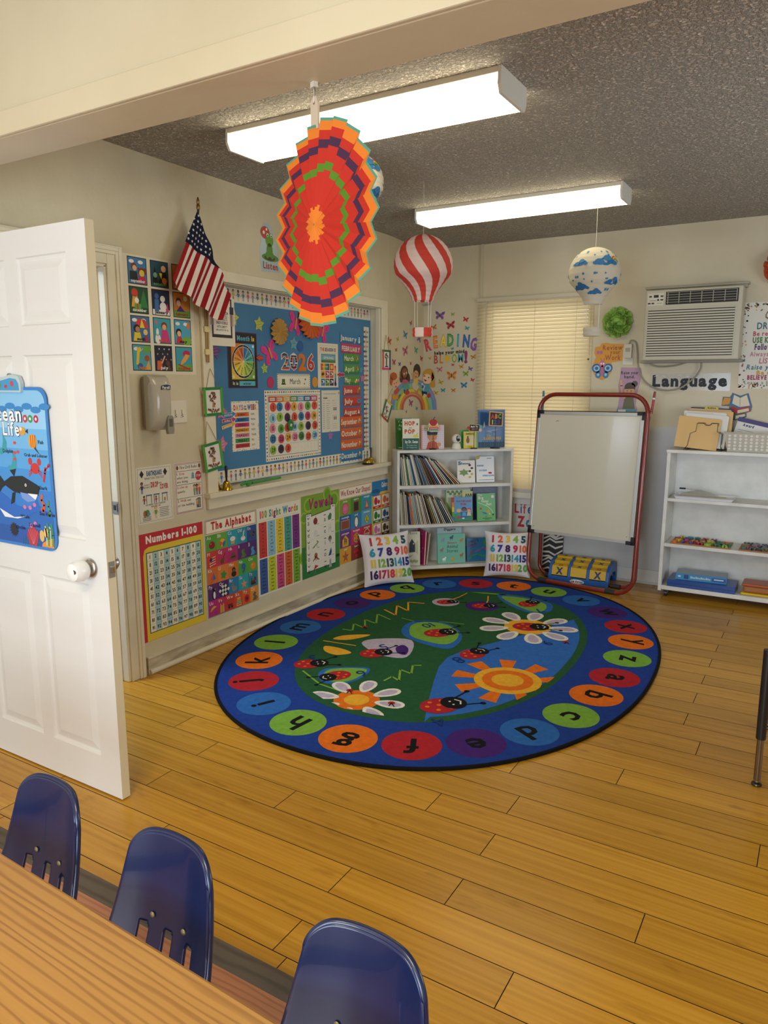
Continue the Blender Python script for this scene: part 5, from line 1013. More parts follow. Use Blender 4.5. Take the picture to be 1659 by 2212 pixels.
BFL=['pink butterfly sticker just left of the red striped balloon basket', 'orange butterfly sticker, leftmost of all, level with the basket', 'yellow butterfly sticker just right of the leftmost orange one', 'light blue butterfly sticker left of and below the striped basket', 'grey violet butterfly sticker half hidden under the striped basket', 'tiny orange red butterfly sticker left of the large pink one', 'large pink butterfly sticker above the dark haired girl', 'mint green butterfly sticker left of the word READING', 'small red butterfly sticker at the room corner above the dark haired boy', 'magenta butterfly sticker above the red haired boy', 'small dark blue butterfly sticker beside the magenta one', 'tiny rose butterfly sticker between the dark haired girl and boy', 'pale yellow butterfly sticker left of the red haired boy', 'pink butterfly sticker under the rainbow arch', 'small teal butterfly sticker under the right foot of the rainbow', 'tiny orange butterfly sticker low under the rainbow arch', 'large purple butterfly sticker, highest on the wall', 'small green butterfly sticker at the top beside the large purple one', 'red butterfly sticker at the top right near the blind', 'large dark red butterfly sticker above the word READING', 'orange folded wing butterfly sticker right of the striped basket', 'teal butterfly sticker above the letter G of READING', 'tiny teal butterfly sticker between READING and helps your mind', 'small yellow butterfly sticker left of the word BLOOM', 'orange folded wing butterfly sticker right of the exclamation mark', 'tiny red butterfly sticker just under the word BLOOM', 'yellow orange butterfly sticker under the letter M of BLOOM', 'pale pink outlined butterfly sticker above the blonde girl', 'small violet butterfly sticker near the blind under BLOOM', 'green butterfly sticker below the violet one near the blind', 'large orange butterfly sticker, biggest of those below BLOOM', 'yellow butterfly sticker right of the blonde girl', 'small crimson butterfly sticker at the blind edge', 'blue butterfly sticker low beside the blind', 'small teal butterfly sticker right of the rainbow', 'small orange butterfly sticker low between the teal and blue ones', 'yellow folded wing butterfly sticker at the right foot of the rainbow']
KD=[
 (2,'8a88b8',[(0.019,1.302),(0.033,1.372),(0.073,1.368),(0.059,1.3)]),
 (2,'8a88b8',[(0.033,1.372),(0.077,1.428),(0.114,1.421),(0.073,1.368)]),
 (2,'8a88b8',[(0.077,1.428),(0.148,1.475),(0.181,1.465),(0.114,1.421)]),
 (2,'8a88b8',[(0.148,1.475),(0.244,1.511),(0.269,1.497),(0.181,1.465)]),
 (2,'8a88b8',[(0.244,1.511),(0.36,1.534),(0.374,1.518),(0.269,1.497)]),
 (2,'8a88b8',[(0.36,1.534),(0.49,1.542),(0.49,1.525),(0.374,1.518)]),
 (2,'8a88b8',[(0.49,1.542),(0.625,1.535),(0.61,1.518),(0.49,1.525)]),
 (2,'8a88b8',[(0.625,1.535),(0.728,1.511),(0.717,1.497),(0.61,1.518)]),
 (2,'8a88b8',[(0.728,1.511),(0.776,1.472),(0.76,1.461),(0.717,1.497)]),
 (2,'8a88b8',[(0.776,1.472),(0.812,1.421),(0.794,1.414),(0.76,1.461)]),
 (2,'8a88b8',[(0.812,1.421),(0.835,1.359),(0.815,1.355),(0.794,1.414)]),
 (2,'8a88b8',[(0.835,1.359),(0.843,1.283),(0.823,1.281),(0.815,1.355)]),
 (1,'5a98b8',[(0.054,1.301),(0.067,1.365),(0.107,1.361),(0.094,1.299)]),
 (1,'5a98b8',[(0.067,1.365),(0.107,1.417),(0.145,1.41),(0.107,1.361)]),
 (1,'5a98b8',[(0.107,1.417),(0.173,1.46),(0.205,1.45),(0.145,1.41)]),
 (1,'5a98b8',[(0.173,1.46),(0.26,1.493),(0.285,1.479),(0.205,1.45)]),
 (1,'5a98b8',[(0.26,1.493),(0.366,1.514),(0.38,1.498),(0.285,1.479)]),
 (1,'5a98b8',[(0.366,1.514),(0.485,1.521),(0.485,1.504),(0.38,1.498)]),
 (1,'5a98b8',[(0.485,1.521),(0.607,1.514),(0.593,1.497),(0.485,1.504)]),
 (1,'5a98b8',[(0.607,1.514),(0.716,1.492),(0.698,1.477),(0.593,1.497)]),
 (1,'5a98b8',[(0.716,1.492),(0.759,1.456),(0.743,1.445),(0.698,1.477)]),
 (1,'5a98b8',[(0.759,1.456),(0.792,1.409),(0.774,1.402),(0.743,1.445)]),
 (1,'5a98b8',[(0.792,1.409),(0.813,1.352),(0.793,1.348),(0.774,1.402)]),
 (1,'5a98b8',[(0.813,1.352),(0.821,1.282),(0.801,1.28),(0.793,1.348)]),
 (1,'88b8a8',[(0.09,1.3),(0.101,1.358),(0.141,1.354),(0.13,1.297)]),
 (1,'88b8a8',[(0.101,1.358),(0.138,1.406),(0.175,1.398),(0.141,1.354)]),
 (1,'88b8a8',[(0.138,1.406),(0.197,1.445),(0.23,1.434),(0.175,1.398)]),
 (1,'88b8a8',[(0.197,1.445),(0.277,1.475),(0.302,1.461),(0.23,1.434)]),
 (1,'88b8a8',[(0.277,1.475),(0.373,1.494),(0.387,1.477),(0.302,1.461)]),
 (1,'88b8a8',[(0.373,1.494),(0.48,1.5),(0.48,1.483),(0.387,1.477)]),
 (1,'88b8a8',[(0.48,1.5),(0.59,1.493),(0.576,1.477),(0.48,1.483)]),
 (1,'88b8a8',[(0.59,1.493),(0.696,1.473),(0.669,1.458),(0.576,1.477)]),
 (1,'88b8a8',[(0.696,1.473),(0.743,1.44),(0.727,1.429),(0.669,1.458)]),
 (1,'88b8a8',[(0.743,1.44),(0.773,1.397),(0.754,1.39),(0.727,1.429)]),
 (1,'88b8a8',[(0.773,1.397),(0.791,1.345),(0.772,1.341),(0.754,1.39)]),
 (1,'88b8a8',[(0.791,1.345),(0.798,1.282),(0.778,1.28),(0.772,1.341)]),
 (1,'9ab848',[(0.125,1.299),(0.136,1.351),(0.176,1.347),(0.166,1.296)]),
 (1,'9ab848',[(0.136,1.351),(0.169,1.394),(0.207,1.387),(0.176,1.347)]),
 (1,'9ab848',[(0.169,1.394),(0.222,1.43),(0.255,1.419),(0.207,1.387)]),
 (1,'9ab848',[(0.222,1.43),(0.293,1.456),(0.319,1.443),(0.255,1.419)]),
 (1,'9ab848',[(0.293,1.456),(0.379,1.473),(0.393,1.457),(0.319,1.443)]),
 (1,'9ab848',[(0.379,1.473),(0.475,1.479),(0.475,1.462),(0.393,1.457)]),
 (1,'9ab848',[(0.475,1.479),(0.573,1.472),(0.559,1.456),(0.475,1.462)]),
 (1,'9ab848',[(0.573,1.472),(0.667,1.453),(0.64,1.439),(0.559,1.456)]),
 (1,'9ab848',[(0.667,1.453),(0.726,1.424),(0.71,1.413),(0.64,1.439)]),
 (1,'9ab848',[(0.726,1.424),(0.753,1.385),(0.734,1.378),(0.71,1.413)]),
 (1,'9ab848',[(0.753,1.385),(0.77,1.338),(0.75,1.335),(0.734,1.378)]),
 (1,'9ab848',[(0.77,1.338),(0.776,1.281),(0.756,1.279),(0.75,1.335)]),
 (0,'e0c848',[(0.158,1.298),(0.167,1.345),(0.215,1.34),(0.207,1.295)]),
 (0,'e0c848',[(0.167,1.345),(0.196,1.383),(0.242,1.375),(0.215,1.34)]),
 (0,'e0c848',[(0.196,1.383),(0.244,1.415),(0.283,1.403),(0.242,1.375)]),
 (0,'e0c848',[(0.244,1.415),(0.307,1.439),(0.338,1.423),(0.283,1.403)]),
 (0,'e0c848',[(0.307,1.439),(0.384,1.454),(0.401,1.435),(0.338,1.423)]),
 (0,'e0c848',[(0.384,1.454),(0.47,1.459),(0.47,1.439),(0.401,1.435)]),
 (0,'e0c848',[(0.47,1.459),(0.558,1.453),(0.541,1.434),(0.47,1.439)]),
 (0,'e0c848',[(0.558,1.453),(0.641,1.436),(0.609,1.42),(0.541,1.434)]),
 (0,'e0c848',[(0.641,1.436),(0.711,1.409),(0.669,1.396),(0.609,1.42)]),
 (0,'e0c848',[(0.711,1.409),(0.735,1.374),(0.713,1.365),(0.669,1.396)]),
 (0,'e0c848',[(0.735,1.374),(0.749,1.332),(0.726,1.328),(0.713,1.365)]),
 (0,'e0c848',[(0.749,1.332),(0.755,1.281),(0.731,1.279),(0.726,1.328)]),
 (0,'d88a40',[(0.198,1.297),(0.206,1.337),(0.248,1.333),(0.24,1.294)]),
 (0,'d88a40',[(0.206,1.337),(0.231,1.371),(0.27,1.364),(0.248,1.333)]),
 (0,'d88a40',[(0.231,1.371),(0.272,1.399),(0.306,1.388),(0.27,1.364)]),
 (0,'d88a40',[(0.272,1.399),(0.326,1.42),(0.353,1.406),(0.306,1.388)]),
 (0,'d88a40',[(0.326,1.42),(0.392,1.433),(0.407,1.416),(0.353,1.406)]),
 (0,'d88a40',[(0.392,1.433),(0.465,1.436),(0.465,1.419),(0.407,1.416)]),
 (0,'d88a40',[(0.465,1.436),(0.54,1.431),(0.525,1.415),(0.465,1.419)]),
 (0,'d88a40',[(0.54,1.431),(0.61,1.416),(0.582,1.402),(0.525,1.415)]),
 (0,'d88a40',[(0.61,1.416),(0.671,1.392),(0.634,1.382),(0.582,1.402)]),
 (0,'d88a40',[(0.671,1.392),(0.713,1.361),(0.674,1.355),(0.634,1.382)]),
 (0,'d88a40',[(0.713,1.361),(0.726,1.324),(0.701,1.321),(0.674,1.355)]),
 (0,'d88a40',[(0.726,1.324),(0.73,1.28),(0.71,1.279),(0.701,1.321)]),
 (0,'c85a50',[(0.235,1.295),(0.242,1.33),(0.284,1.326),(0.277,1.293)]),
 (0,'c85a50',[(0.242,1.33),(0.263,1.359),(0.302,1.352),(0.284,1.326)]),
 (0,'c85a50',[(0.263,1.359),(0.297,1.383),(0.332,1.372),(0.302,1.352)]),
 (0,'c85a50',[(0.297,1.383),(0.343,1.401),(0.37,1.387),(0.332,1.372)]),
 (0,'c85a50',[(0.343,1.401),(0.398,1.412),(0.414,1.396),(0.37,1.387)]),
 (0,'c85a50',[(0.398,1.412),(0.46,1.415),(0.46,1.398),(0.414,1.396)]),
 (0,'c85a50',[(0.46,1.415),(0.523,1.41),(0.508,1.394),(0.46,1.398)]),
 (0,'c85a50',[(0.523,1.41),(0.582,1.397),(0.554,1.384),(0.508,1.394)]),
 (0,'c85a50',[(0.582,1.397),(0.633,1.377),(0.595,1.367),(0.554,1.384)]),
 (0,'c85a50',[(0.633,1.377),(0.672,1.35),(0.628,1.344),(0.595,1.367)]),
 (0,'c85a50',[(0.672,1.35),(0.696,1.318),(0.649,1.316),(0.628,1.344)]),
 (0,'c85a50',[(0.696,1.318),(0.705,1.28),(0.658,1.28),(0.649,1.316)]),
 (3,'b8552a',[(0.147,1.56),(0.141,1.547),(0.121,1.536),(0.094,1.53),(0.064,1.53),(0.036,1.536),(0.018,1.546),(0.011,1.559),(0.018,1.573),(0.036,1.583),(0.063,1.59),(0.094,1.59),(0.121,1.584),(0.14,1.574)]),
 (3,'b8552a',[(0.066,1.524),(0.063,1.509),(0.055,1.497),(0.042,1.49),(0.029,1.49),(0.017,1.497),(0.009,1.509),(0.006,1.524),(0.008,1.539),(0.017,1.552),(0.029,1.559),(0.042,1.559),(0.054,1.552),(0.063,1.54)]),
 (4,'e8b088',[(0.168,1.5),(0.162,1.487),(0.146,1.476),(0.122,1.47),(0.095,1.47),(0.072,1.476),(0.055,1.487),(0.05,1.501),(0.055,1.514),(0.072,1.525),(0.095,1.531),(0.121,1.531),(0.145,1.525),(0.162,1.514)]),
 (3,'c05048',[(0.079,1.443),(0.156,1.476),(0.205,1.452),(0.133,1.419),(0.091,1.424)]),
 (5,'d89030',[(0.038,1.425),(0.103,1.414),(0.169,1.428),(0.167,1.38),(0.103,1.376),(0.056,1.382)]),
 (3,'4a7a48',[(0.103,1.381),(0.205,1.423),(0.23,1.413),(0.157,1.37)]),
 (5,'3a2a20',[(0.094,1.503),(0.094,1.5),(0.092,1.498),(0.089,1.497),(0.086,1.497),(0.083,1.498),(0.081,1.5),(0.08,1.503),(0.081,1.505),(0.083,1.507),(0.086,1.509),(0.089,1.509),(0.092,1.507),(0.093,1.505)]),
 (5,'3a2a20',[(0.137,1.51),(0.136,1.508),(0.134,1.506),(0.131,1.504),(0.128,1.504),(0.125,1.506),(0.123,1.508),(0.123,1.51),(0.123,1.513),(0.125,1.515),(0.128,1.516),(0.131,1.516),(0.134,1.515),(0.136,1.513)]),
 (5,'8a2020',[(0.097,1.481),(0.138,1.488),(0.123,1.474)]),
 (3,'e8b088',[(0.156,1.51),(0.174,1.553),(0.19,1.554),(0.186,1.505)]),
 (3,'4a3020',[(0.369,1.589),(0.361,1.563),(0.34,1.543),(0.308,1.531),(0.274,1.531),(0.243,1.542),(0.222,1.562),(0.214,1.587),(0.221,1.613),(0.242,1.633),(0.273,1.645),(0.307,1.646),(0.339,1.635),(0.361,1.615)]),
 (3,'4a3020',[(0.41,1.545),(0.405,1.526),(0.392,1.51),(0.372,1.501),(0.35,1.501),(0.331,1.51),(0.317,1.525),(0.312,1.544),(0.317,1.564),(0.33,1.579),(0.349,1.588),(0.371,1.588),(0.39,1.58),(0.404,1.564)]),
 (3,'4a3020',[(0.261,1.544),(0.258,1.529),(0.249,1.518),(0.236,1.511),(0.222,1.511),(0.209,1.517),(0.2,1.529),(0.197,1.544),(0.2,1.559),(0.209,1.57),(0.221,1.577),(0.236,1.577),(0.249,1.571),(0.258,1.559)]),
 (4,'8a5030',[(0.354,1.589),(0.348,1.572),(0.332,1.558),(0.31,1.55),(0.285,1.55),(0.262,1.558),(0.246,1.571),(0.241,1.588),(0.246,1.605),(0.261,1.618),(0.284,1.626),(0.309,1.627),(0.332,1.62),(0.348,1.606)]),
 (5,'ffffff',[(0.297,1.581),(0.296,1.577),(0.292,1.574),(0.287,1.572),(0.282,1.572),(0.277,1.574),(0.273,1.577),(0.272,1.581),(0.273,1.585),(0.276,1.588),(0.281,1.59),(0.287,1.59),(0.292,1.588),(0.295,1.585)]),
 (5,'ffffff',[(0.342,1.589),(0.341,1.585),(0.338,1.582),(0.333,1.581),(0.328,1.581),(0.324,1.582),(0.32,1.585),(0.319,1.589),(0.32,1.592),(0.324,1.595),(0.328,1.597),(0.333,1.597),(0.338,1.595),(0.341,1.593)]),
 (6,'201818',[(0.292,1.58),(0.291,1.578),(0.289,1.576),(0.287,1.575),(0.284,1.575),(0.282,1.576),(0.28,1.578),(0.279,1.579),(0.28,1.581),(0.282,1.583),(0.284,1.584),(0.287,1.584),(0.289,1.583),(0.291,1.582)]),
 (6,'201818',[(0.337,1.588),(0.336,1.586),(0.335,1.584),(0.332,1.584),(0.329,1.584),(0.327,1.584),(0.325,1.586),(0.324,1.588),(0.325,1.59),(0.327,1.591),(0.329,1.592),(0.332,1.592),(0.335,1.591),(0.336,1.59)]),
 (4,'8a5030',[(0.198,1.549),(0.198,1.597),(0.218,1.602),(0.229,1.544)]),
 (4,'c05070',[(0.363,1.52),(0.358,1.512),(0.342,1.506),(0.319,1.503),(0.294,1.503),(0.271,1.506),(0.256,1.512),(0.25,1.52),(0.256,1.527),(0.271,1.533),(0.294,1.537),(0.319,1.537),(0.342,1.533),(0.358,1.528)]),
 (5,'5aa090',[(0.254,1.51),(0.31,1.495),(0.38,1.525),(0.396,1.47),(0.317,1.446),(0.267,1.464)]),
 (3,'3a5068',[(0.273,1.456),(0.381,1.46),(0.343,1.421),(0.286,1.427)]),
 (5,'b84040',[(0.397,1.433),(0.392,1.424),(0.377,1.418),(0.355,1.415),(0.331,1.415),(0.31,1.419),(0.295,1.426),(0.29,1.434),(0.295,1.442),(0.309,1.448),(0.331,1.452),(0.355,1.452),(0.376,1.448),(0.391,1.441)]),
 (3,'3a2c22',[(0.637,1.61),(0.63,1.585),(0.608,1.564),(0.577,1.552),(0.542,1.552),(0.51,1.563),(0.489,1.583),(0.481,1.608),(0.488,1.633),(0.509,1.654),(0.54,1.666),(0.574,1.666),(0.606,1.656),(0.629,1.636)]),
 (4,'d8a070',[(0.591,1.579),(0.586,1.564),(0.571,1.552),(0.55,1.545),(0.526,1.545),(0.504,1.551),(0.489,1.563),(0.484,1.578),(0.489,1.593),(0.503,1.605),(0.524,1.612),(0.548,1.612),(0.57,1.606),(0.586,1.594)]),
 (5,'3a2a20',[(0.534,1.591),(0.534,1.589),(0.532,1.587),(0.529,1.586),(0.526,1.586),(0.523,1.587),(0.521,1.589),(0.521,1.591),(0.521,1.593),(0.523,1.595),(0.526,1.596),(0.529,1.596),(0.532,1.595),(0.533,1.593)]),
 (5,'3a2a20',[(0.565,1.587),(0.565,1.584),(0.563,1.583),(0.56,1.582),(0.557,1.581),(0.554,1.582),(0.552,1.584),(0.552,1.586),(0.552,1.589),(0.554,1.59),(0.557,1.591),(0.56,1.591),(0.563,1.59),(0.565,1.589)]),
 (5,'8a2020',[(0.511,1.566),(0.551,1.561),(0.531,1.553)]),
 (3,'d8a070',[(0.437,1.59),(0.464,1.59),(0.498,1.54),(0.471,1.53)]),
 (4,'e8c838',[(0.589,1.518),(0.583,1.506),(0.567,1.496),(0.545,1.49),(0.52,1.49),(0.497,1.496),(0.481,1.506),(0.475,1.518),(0.481,1.53),(0.496,1.539),(0.518,1.545),(0.544,1.545),(0.567,1.54),(0.583,1.53)]),
 (5,'d8c8a8',[(0.445,1.505),(0.498,1.513),(0.552,1.495),(0.61,1.479),(0.547,1.441),(0.466,1.465)]),
 (4,'d88a50',[(0.472,1.465),(0.594,1.469),(0.581,1.418),(0.54,1.429)]),
 (3,'c89838',[(0.818,1.572),(0.812,1.547),(0.796,1.527),(0.773,1.516),(0.748,1.516),(0.724,1.527),(0.706,1.547),(0.691,1.572),(0.704,1.598),(0.723,1.618),(0.746,1.629),(0.772,1.629),(0.795,1.617),(0.812,1.597)]),
 (3,'c89838',[(0.795,1.603),(0.822,1.541),(0.826,1.479),(0.808,1.469),(0.761,1.479),(0.778,1.52)]),
 (4,'f0c8a0',[(0.79,1.541),(0.786,1.522),(0.773,1.507),(0.756,1.498),(0.736,1.498),(0.718,1.507),(0.7,1.522),(0.689,1.541),(0.699,1.56),(0.717,1.576),(0.735,1.584),(0.755,1.584),(0.773,1.576),(0.785,1.56)]),
 (5,'3a4a50',[(0.727,1.567),(0.726,1.564),(0.725,1.562),(0.723,1.56),(0.72,1.56),(0.718,1.562),(0.716,1.564),(0.716,1.567),(0.716,1.57),(0.718,1.573),(0.72,1.574),(0.722,1.574),(0.725,1.573),(0.726,1.57)]),
 (5,'3a4a50',[(0.767,1.554),(0.767,1.551),(0.765,1.548),(0.763,1.547),(0.761,1.547),(0.759,1.548),(0.757,1.551),(0.756,1.554),(0.757,1.557),(0.758,1.56),(0.761,1.561),(0.763,1.561),(0.765,1.56),(0.767,1.557)]),
 (5,'7a1818',[(0.716,1.541),(0.745,1.531),(0.731,1.52),(0.72,1.528)]),
 (5,'c83030',[(0.799,1.554),(0.798,1.551),(0.795,1.548),(0.791,1.546),(0.786,1.546),(0.782,1.548),(0.779,1.551),(0.778,1.554),(0.779,1.557),(0.782,1.56),(0.786,1.562),(0.791,1.562),(0.795,1.56),(0.798,1.557)]),
 (4,'5aa0a8',[(0.676,1.502),(0.773,1.5),(0.761,1.432),(0.692,1.437)]),
 (5,'f0e8e0',[(0.651,1.5),(0.676,1.51),(0.728,1.484),(0.706,1.432)]),
 (6,'6a3a88',[(0.669,1.495),(0.72,1.483),(0.698,1.458),(0.67,1.469)]),
 (4,'203a50',[(0.664,1.443),(0.75,1.432),(0.747,1.411),(0.679,1.396)]),
 (5,'f0c8a0',[(0.741,1.401),(0.739,1.394),(0.734,1.388),(0.727,1.385),(0.719,1.385),(0.712,1.388),(0.704,1.394),(0.7,1.4),(0.704,1.407),(0.712,1.413),(0.719,1.416),(0.727,1.416),(0.734,1.413),(0.739,1.407)]),
 (5,'c83030',[(0.783,1.402),(0.781,1.393),(0.776,1.386),(0.769,1.383),(0.761,1.382),(0.754,1.386),(0.749,1.393),(0.747,1.402),(0.749,1.41),(0.753,1.417),(0.761,1.421),(0.769,1.421),(0.776,1.417),(0.781,1.411)]),
]
CLEN=math.hypot(0.075,0.705); CD=Vector((-0.075,0.705,0)).normalized()
def cor(u,off=0.0):
    if u<=0: return frame((off,5.0+u,0),(0,1,0),(0,0,1))
    if u<=CLEN: n=CD.cross(Vector((0,0,1))); return frame(Vector((0,5.0,0))+CD*u+n*off,CD,(0,0,1))
    return frame((-0.075+u-CLEN,YB-off,0),(1,0,0),(0,0,1))
WR={'wing':[(0.05,0.05),(0.35,0.7),(0.95,1.0),(1.0,0.55),(0.75,0.1),(0.45,0.0),(0.8,-0.25),(0.8,-0.75),(0.5,-1.0),(0.2,-0.5),(0.05,-0.1)]}
for i,(u,z,hw,hh,c) in enumerate(BF):
    if i<16: hh*=1.75; hw*=0.86
    m=Mb(); rnd=random.Random(i)
    for s in (-1,1):
        pts=[(s*p[0]*hw,p[1]*hh) for p in WR['wing']]; m.prism(pts,0,0.0006,P(c,0.5))
        d='%02x%02x%02x'%tuple(int(int(c[k:k+2],16)*.6) for k in(0,2,4)); m.line([(s*.2*hw,.2*hh),(s*.7*hw,.7*hh)],hw*.09,d,1,z=.0006); m.line([(s*.2*hw,-.2*hh),(s*.55*hw,-.6*hh)],hw*.09,d,1,z=.0006); m.circ(s*.7*hw,.6*hh,hw*.12,d,2,n=6,z=.0006)
    m.circ(0,0,hw*.09,'2a2018',3,ry=hh*.55,n=8,z=.0006)
    tag(m.build('butterfly_sticker',M=cor(u,0.0006)@T(0,z)@RZ(rnd.uniform(-.35,.35))),BFL[i],'sticker','butterfly wall stickers')
# children on a rainbow: one decal that turns the room corner
m=Mb()
for l,c,pts in KD:
    for side in (0,1):
        q=clip(pts,-1,0,-CLEN) if side==0 else clip(pts,1,0,CLEN)
        if len(q)<3: continue
        if side==0:
            parts=[clip(q,-1,0,0),clip(q,1,0,0)]
        else: parts=[q]
        for qq in parts:
            if len(qq)<3: continue
            um=sum(p[0] for p in qq)/len(qq); F_=cor(um,0.001+l*0.0004); u0=um
            ar=sum(qq[i][0]*qq[(i+1)%len(qq)][1]-qq[(i+1)%len(qq)][0]*qq[i][1] for i in range(len(qq)))
            if abs(ar)<1e-7: continue
            if ar<0: qq=qq[::-1]
            m.add([tuple(F_@Vector((p[0]-u0,p[1],0))) for p in qq],[tuple(range(len(qq)))],P(c))
tag(m.build('children_decal'),'wall decal of four children reading on a rainbow across the room corner','wall decal')
m=Mb(); F_=[('R',.760,1.829,.25,'b8404a'),('E',.827,1.850,.10,'d07838'),('A',.893,1.858,0,'d0b040'),('D',.962,1.862,0,'4a8a4a'),('I',1.030,1.858,-.03,'3a90a8'),('N',1.103,1.850,-.08,'2a5a98'),('G',1.164,1.826,-.25,'7a4a8a')]
for ch,u,z,r_,c in F_: m.text(ch,u-CLEN-.075,z-.046,.092,c,1,w=2,rot=r_,sx=.62); m.text(ch,u-CLEN-.073,z-.044,.084,'%02x%02x%02x'%tuple(min(255,int(int(c[k:k+2],16)*1.25)) for k in(0,2,4)),2,w=0,rot=r_,sx=.66)
o=CLEN+.075
m.text('helps your mind',0.952-o,1.750,.026,'14141e',1,w=2,fit=.28,rot=.04)
m.text('B',.828-o,1.672,.066,'b84a38',1,w=1,sx=.75); m.text('L',.880-o,1.674,.066,'cf7838',1,w=1,sx=.75); m.text('O',1.000-o,1.678,.066,'8aa838',1,w=1,sx=.62); m.text('M',1.058-o,1.680,.066,'3a90a0',1,w=1,sx=.75); m.text('!',1.106-o,1.676,.09,'8a3a68',1,w=2)
m.circ(.934-o,1.711,.025,'e0b830',2); [m.line([(.934-o+.029*math.cos(k*PI/6),1.711+.029*math.sin(k*PI/6)),(.934-o+.042*math.cos(k*PI/6),1.711+.042*math.sin(k*PI/6))],.003,'d8a830',1) for k in range(12)]
tag(m.build('lettering_decal',M=BW(0,0,0.001)),'wall decal lettering Reading helps your mind bloom in rainbow colours','wall decal')
m=Mb(); m.box(-.03,.05,0,.07,0,.05,P('a8a292',.5)); tag(m.build('junction_box',M=BW(-.06,2.155),bevel=.004),'small grey box on the wall behind the striped balloon strings','box')
m=Mb(); m.box(0,.022,0,.42,0,.014,P('c8bda0',.5)); struct(m.build('trim_7',M=BW(.442,2.18)))
# ================================================================ window with closed blind
w=struct(bpy.data.objects.new('window_1',None)); COL.objects.link(w); w.matrix_world=BW(.47,.66)
m=Mb(); m.border(0,0,.89,1.48,.05,TRIM,1); 
m=Mb()
for a in ((0,.89,0,.05),(0,.89,1.43,1.48),(0,.05,.05,1.43),(.84,.89,.05,1.43),(.05,.84,.72,.76)): m.box(a[0],a[1],a[2],a[3],-.10,-.06,P('d8d4c8',.4))
m.build('window_frame',w)
m=Mb(); m.box(.05,.84,.05,1.43,-.083,-.080,clear('window_pane_glass','e8f0e8',0.12)); m.build('pane',w)
m=Mb(); m.box(-.08,.97,-.075,-.03,0,.045,P('d6d4cc',.4)); m.box(-.05,.94,-.13,-.075,0,.014,P('d6d4cc',.4)); m.build('window_sill',w,bevel=.003)
t=thing('window_blind','cream slatted blind pulled down and closed over the back window','window blind',BW(.425,.655,.004))
SLAT=trans('blind_slat_vinyl','d6cbac',0.34,0.5)
m=Mb(); N=54; HB=1.505
for i in range(N):
    y=.018+i*(HB-.03)/N; th=math.radians(60); d=.0160
    a0=(d*math.cos(th),d*math.sin(th)); 
    vs=[];
    for k in range(4):
        q=-1+2*k/3; bow=.0026*(1-q*q); vs+= [(0.0,y+q*a0[1],.012-q*a0[0]+bow),(.945,y+q*a0[1],.012-q*a0[0]+bow)]
    m.add(vs,[(2*k,2*k+1,2*k+3,2*k+2) for k in range(3)],SLAT)
m.build('slats',t)
m=Mb(); m.box(0,.95,HB-.008,HB+.022,-.006,.032,P('c8bfa6',.4)); m.build('headrail',t,bevel=.002)
m=Mb(); m.box(0,.945,0,.014,.004,.022,P('d8ceb0',.4)); m.build('bottom_rail',t,bevel=.002)
for x in (.14,.49,.82): m=Mb(); m.tube([(x,.01,.0265),(x,HB,.0265)],.0012,P('cfc4a4',.8),5); m.build('ladder_cord',t)
m=Mb(); m.tube([(.085,HB-.01,.034),(.083,HB-1.0,.034)],.004,P('b8b09a',.3),8); m.build('tilt_wand',t)
m=Mb(); m.tube([(.93,HB-.02,.034),(.93,1.06,.034)],.0015,P('b0a078',.8),5); m.lathe([(.004,0),(.007,.01),(.004,.03),(0,.032)],P('6a5030',.5),10,(.93,1.03,.034)); m.build('pull_cord',t)
# ================================================================ air conditioner
AC=P('bdb59e',.4); ACD=P('14140f',.6)
t=thing('air_conditioner','beige through-wall air conditioner with slatted grille and control panel','air conditioner',BW(1.765,1.665))
m=Mb(); m.box(.012,.630,0,.478,0,.195,AC); m.build('casing',t,bevel=.008)
m=Mb(); m.box(-.02,.645,-.016,.002,0,.10,P('8c8674',.5)); m.build('sleeve_flange',t,bevel=.002)
m=Mb(); m.box(-.012,.640,.478,.500,0,.06,P('a69e88',.5)).box(-.018,.650,.498,.512,0,.075,P('a69e88',.5)); m.build('sleeve_flange',t,bevel=.002)
ACT=t
m=Mb(); m.box(.028,.600,.020,.352,.195,.198,AC)
for k in range(19): m.box(.036,.590,.028+k*.0170,.0335+k*.0170,.1978,.1990,ACD)
for k in range(19): m.box(.036,.590,.0335+k*.0170,.0445+k*.0170,.1978,.2035,AC)
m.build('intake_grille',t)
m=Mb(); m.box(.148,.604,.375,.462,.1952,.1965,ACD)
for k in range(5): m.box(.155,.597,.388+k*.0165,.391+k*.0165,.1965,.206,P('9a937e',.4))
for k in range(7): m.box(.160+k*.072,.165+k*.072,.382,.456,.1965,.204,P('9a937e',.4))
m.build('air_outlet',t)
m=Mb(); m.box(.028,.134,.372,.455,.195,.198,P('cfc8b2',.35)); m.rect(.068,.426,.100,.444,'16160f',1,z=.198)
for x,y in((.046,.434),(.122,.434),(.122,.410),(.040,.388),(.064,.388)): m.rect(x-.009,y-.005,x+.009,y+.005,'2a2a24',1,z=.198)
m.circ(.098,.410,.007,'2a2a24',1,z=.198); m.rect(.04,.405,.085,.408,'6a6a60',1,z=.198); m.rect(.09,.386,.125,.389,'8a8a80',1,z=.198); m.build('control_panel',t)
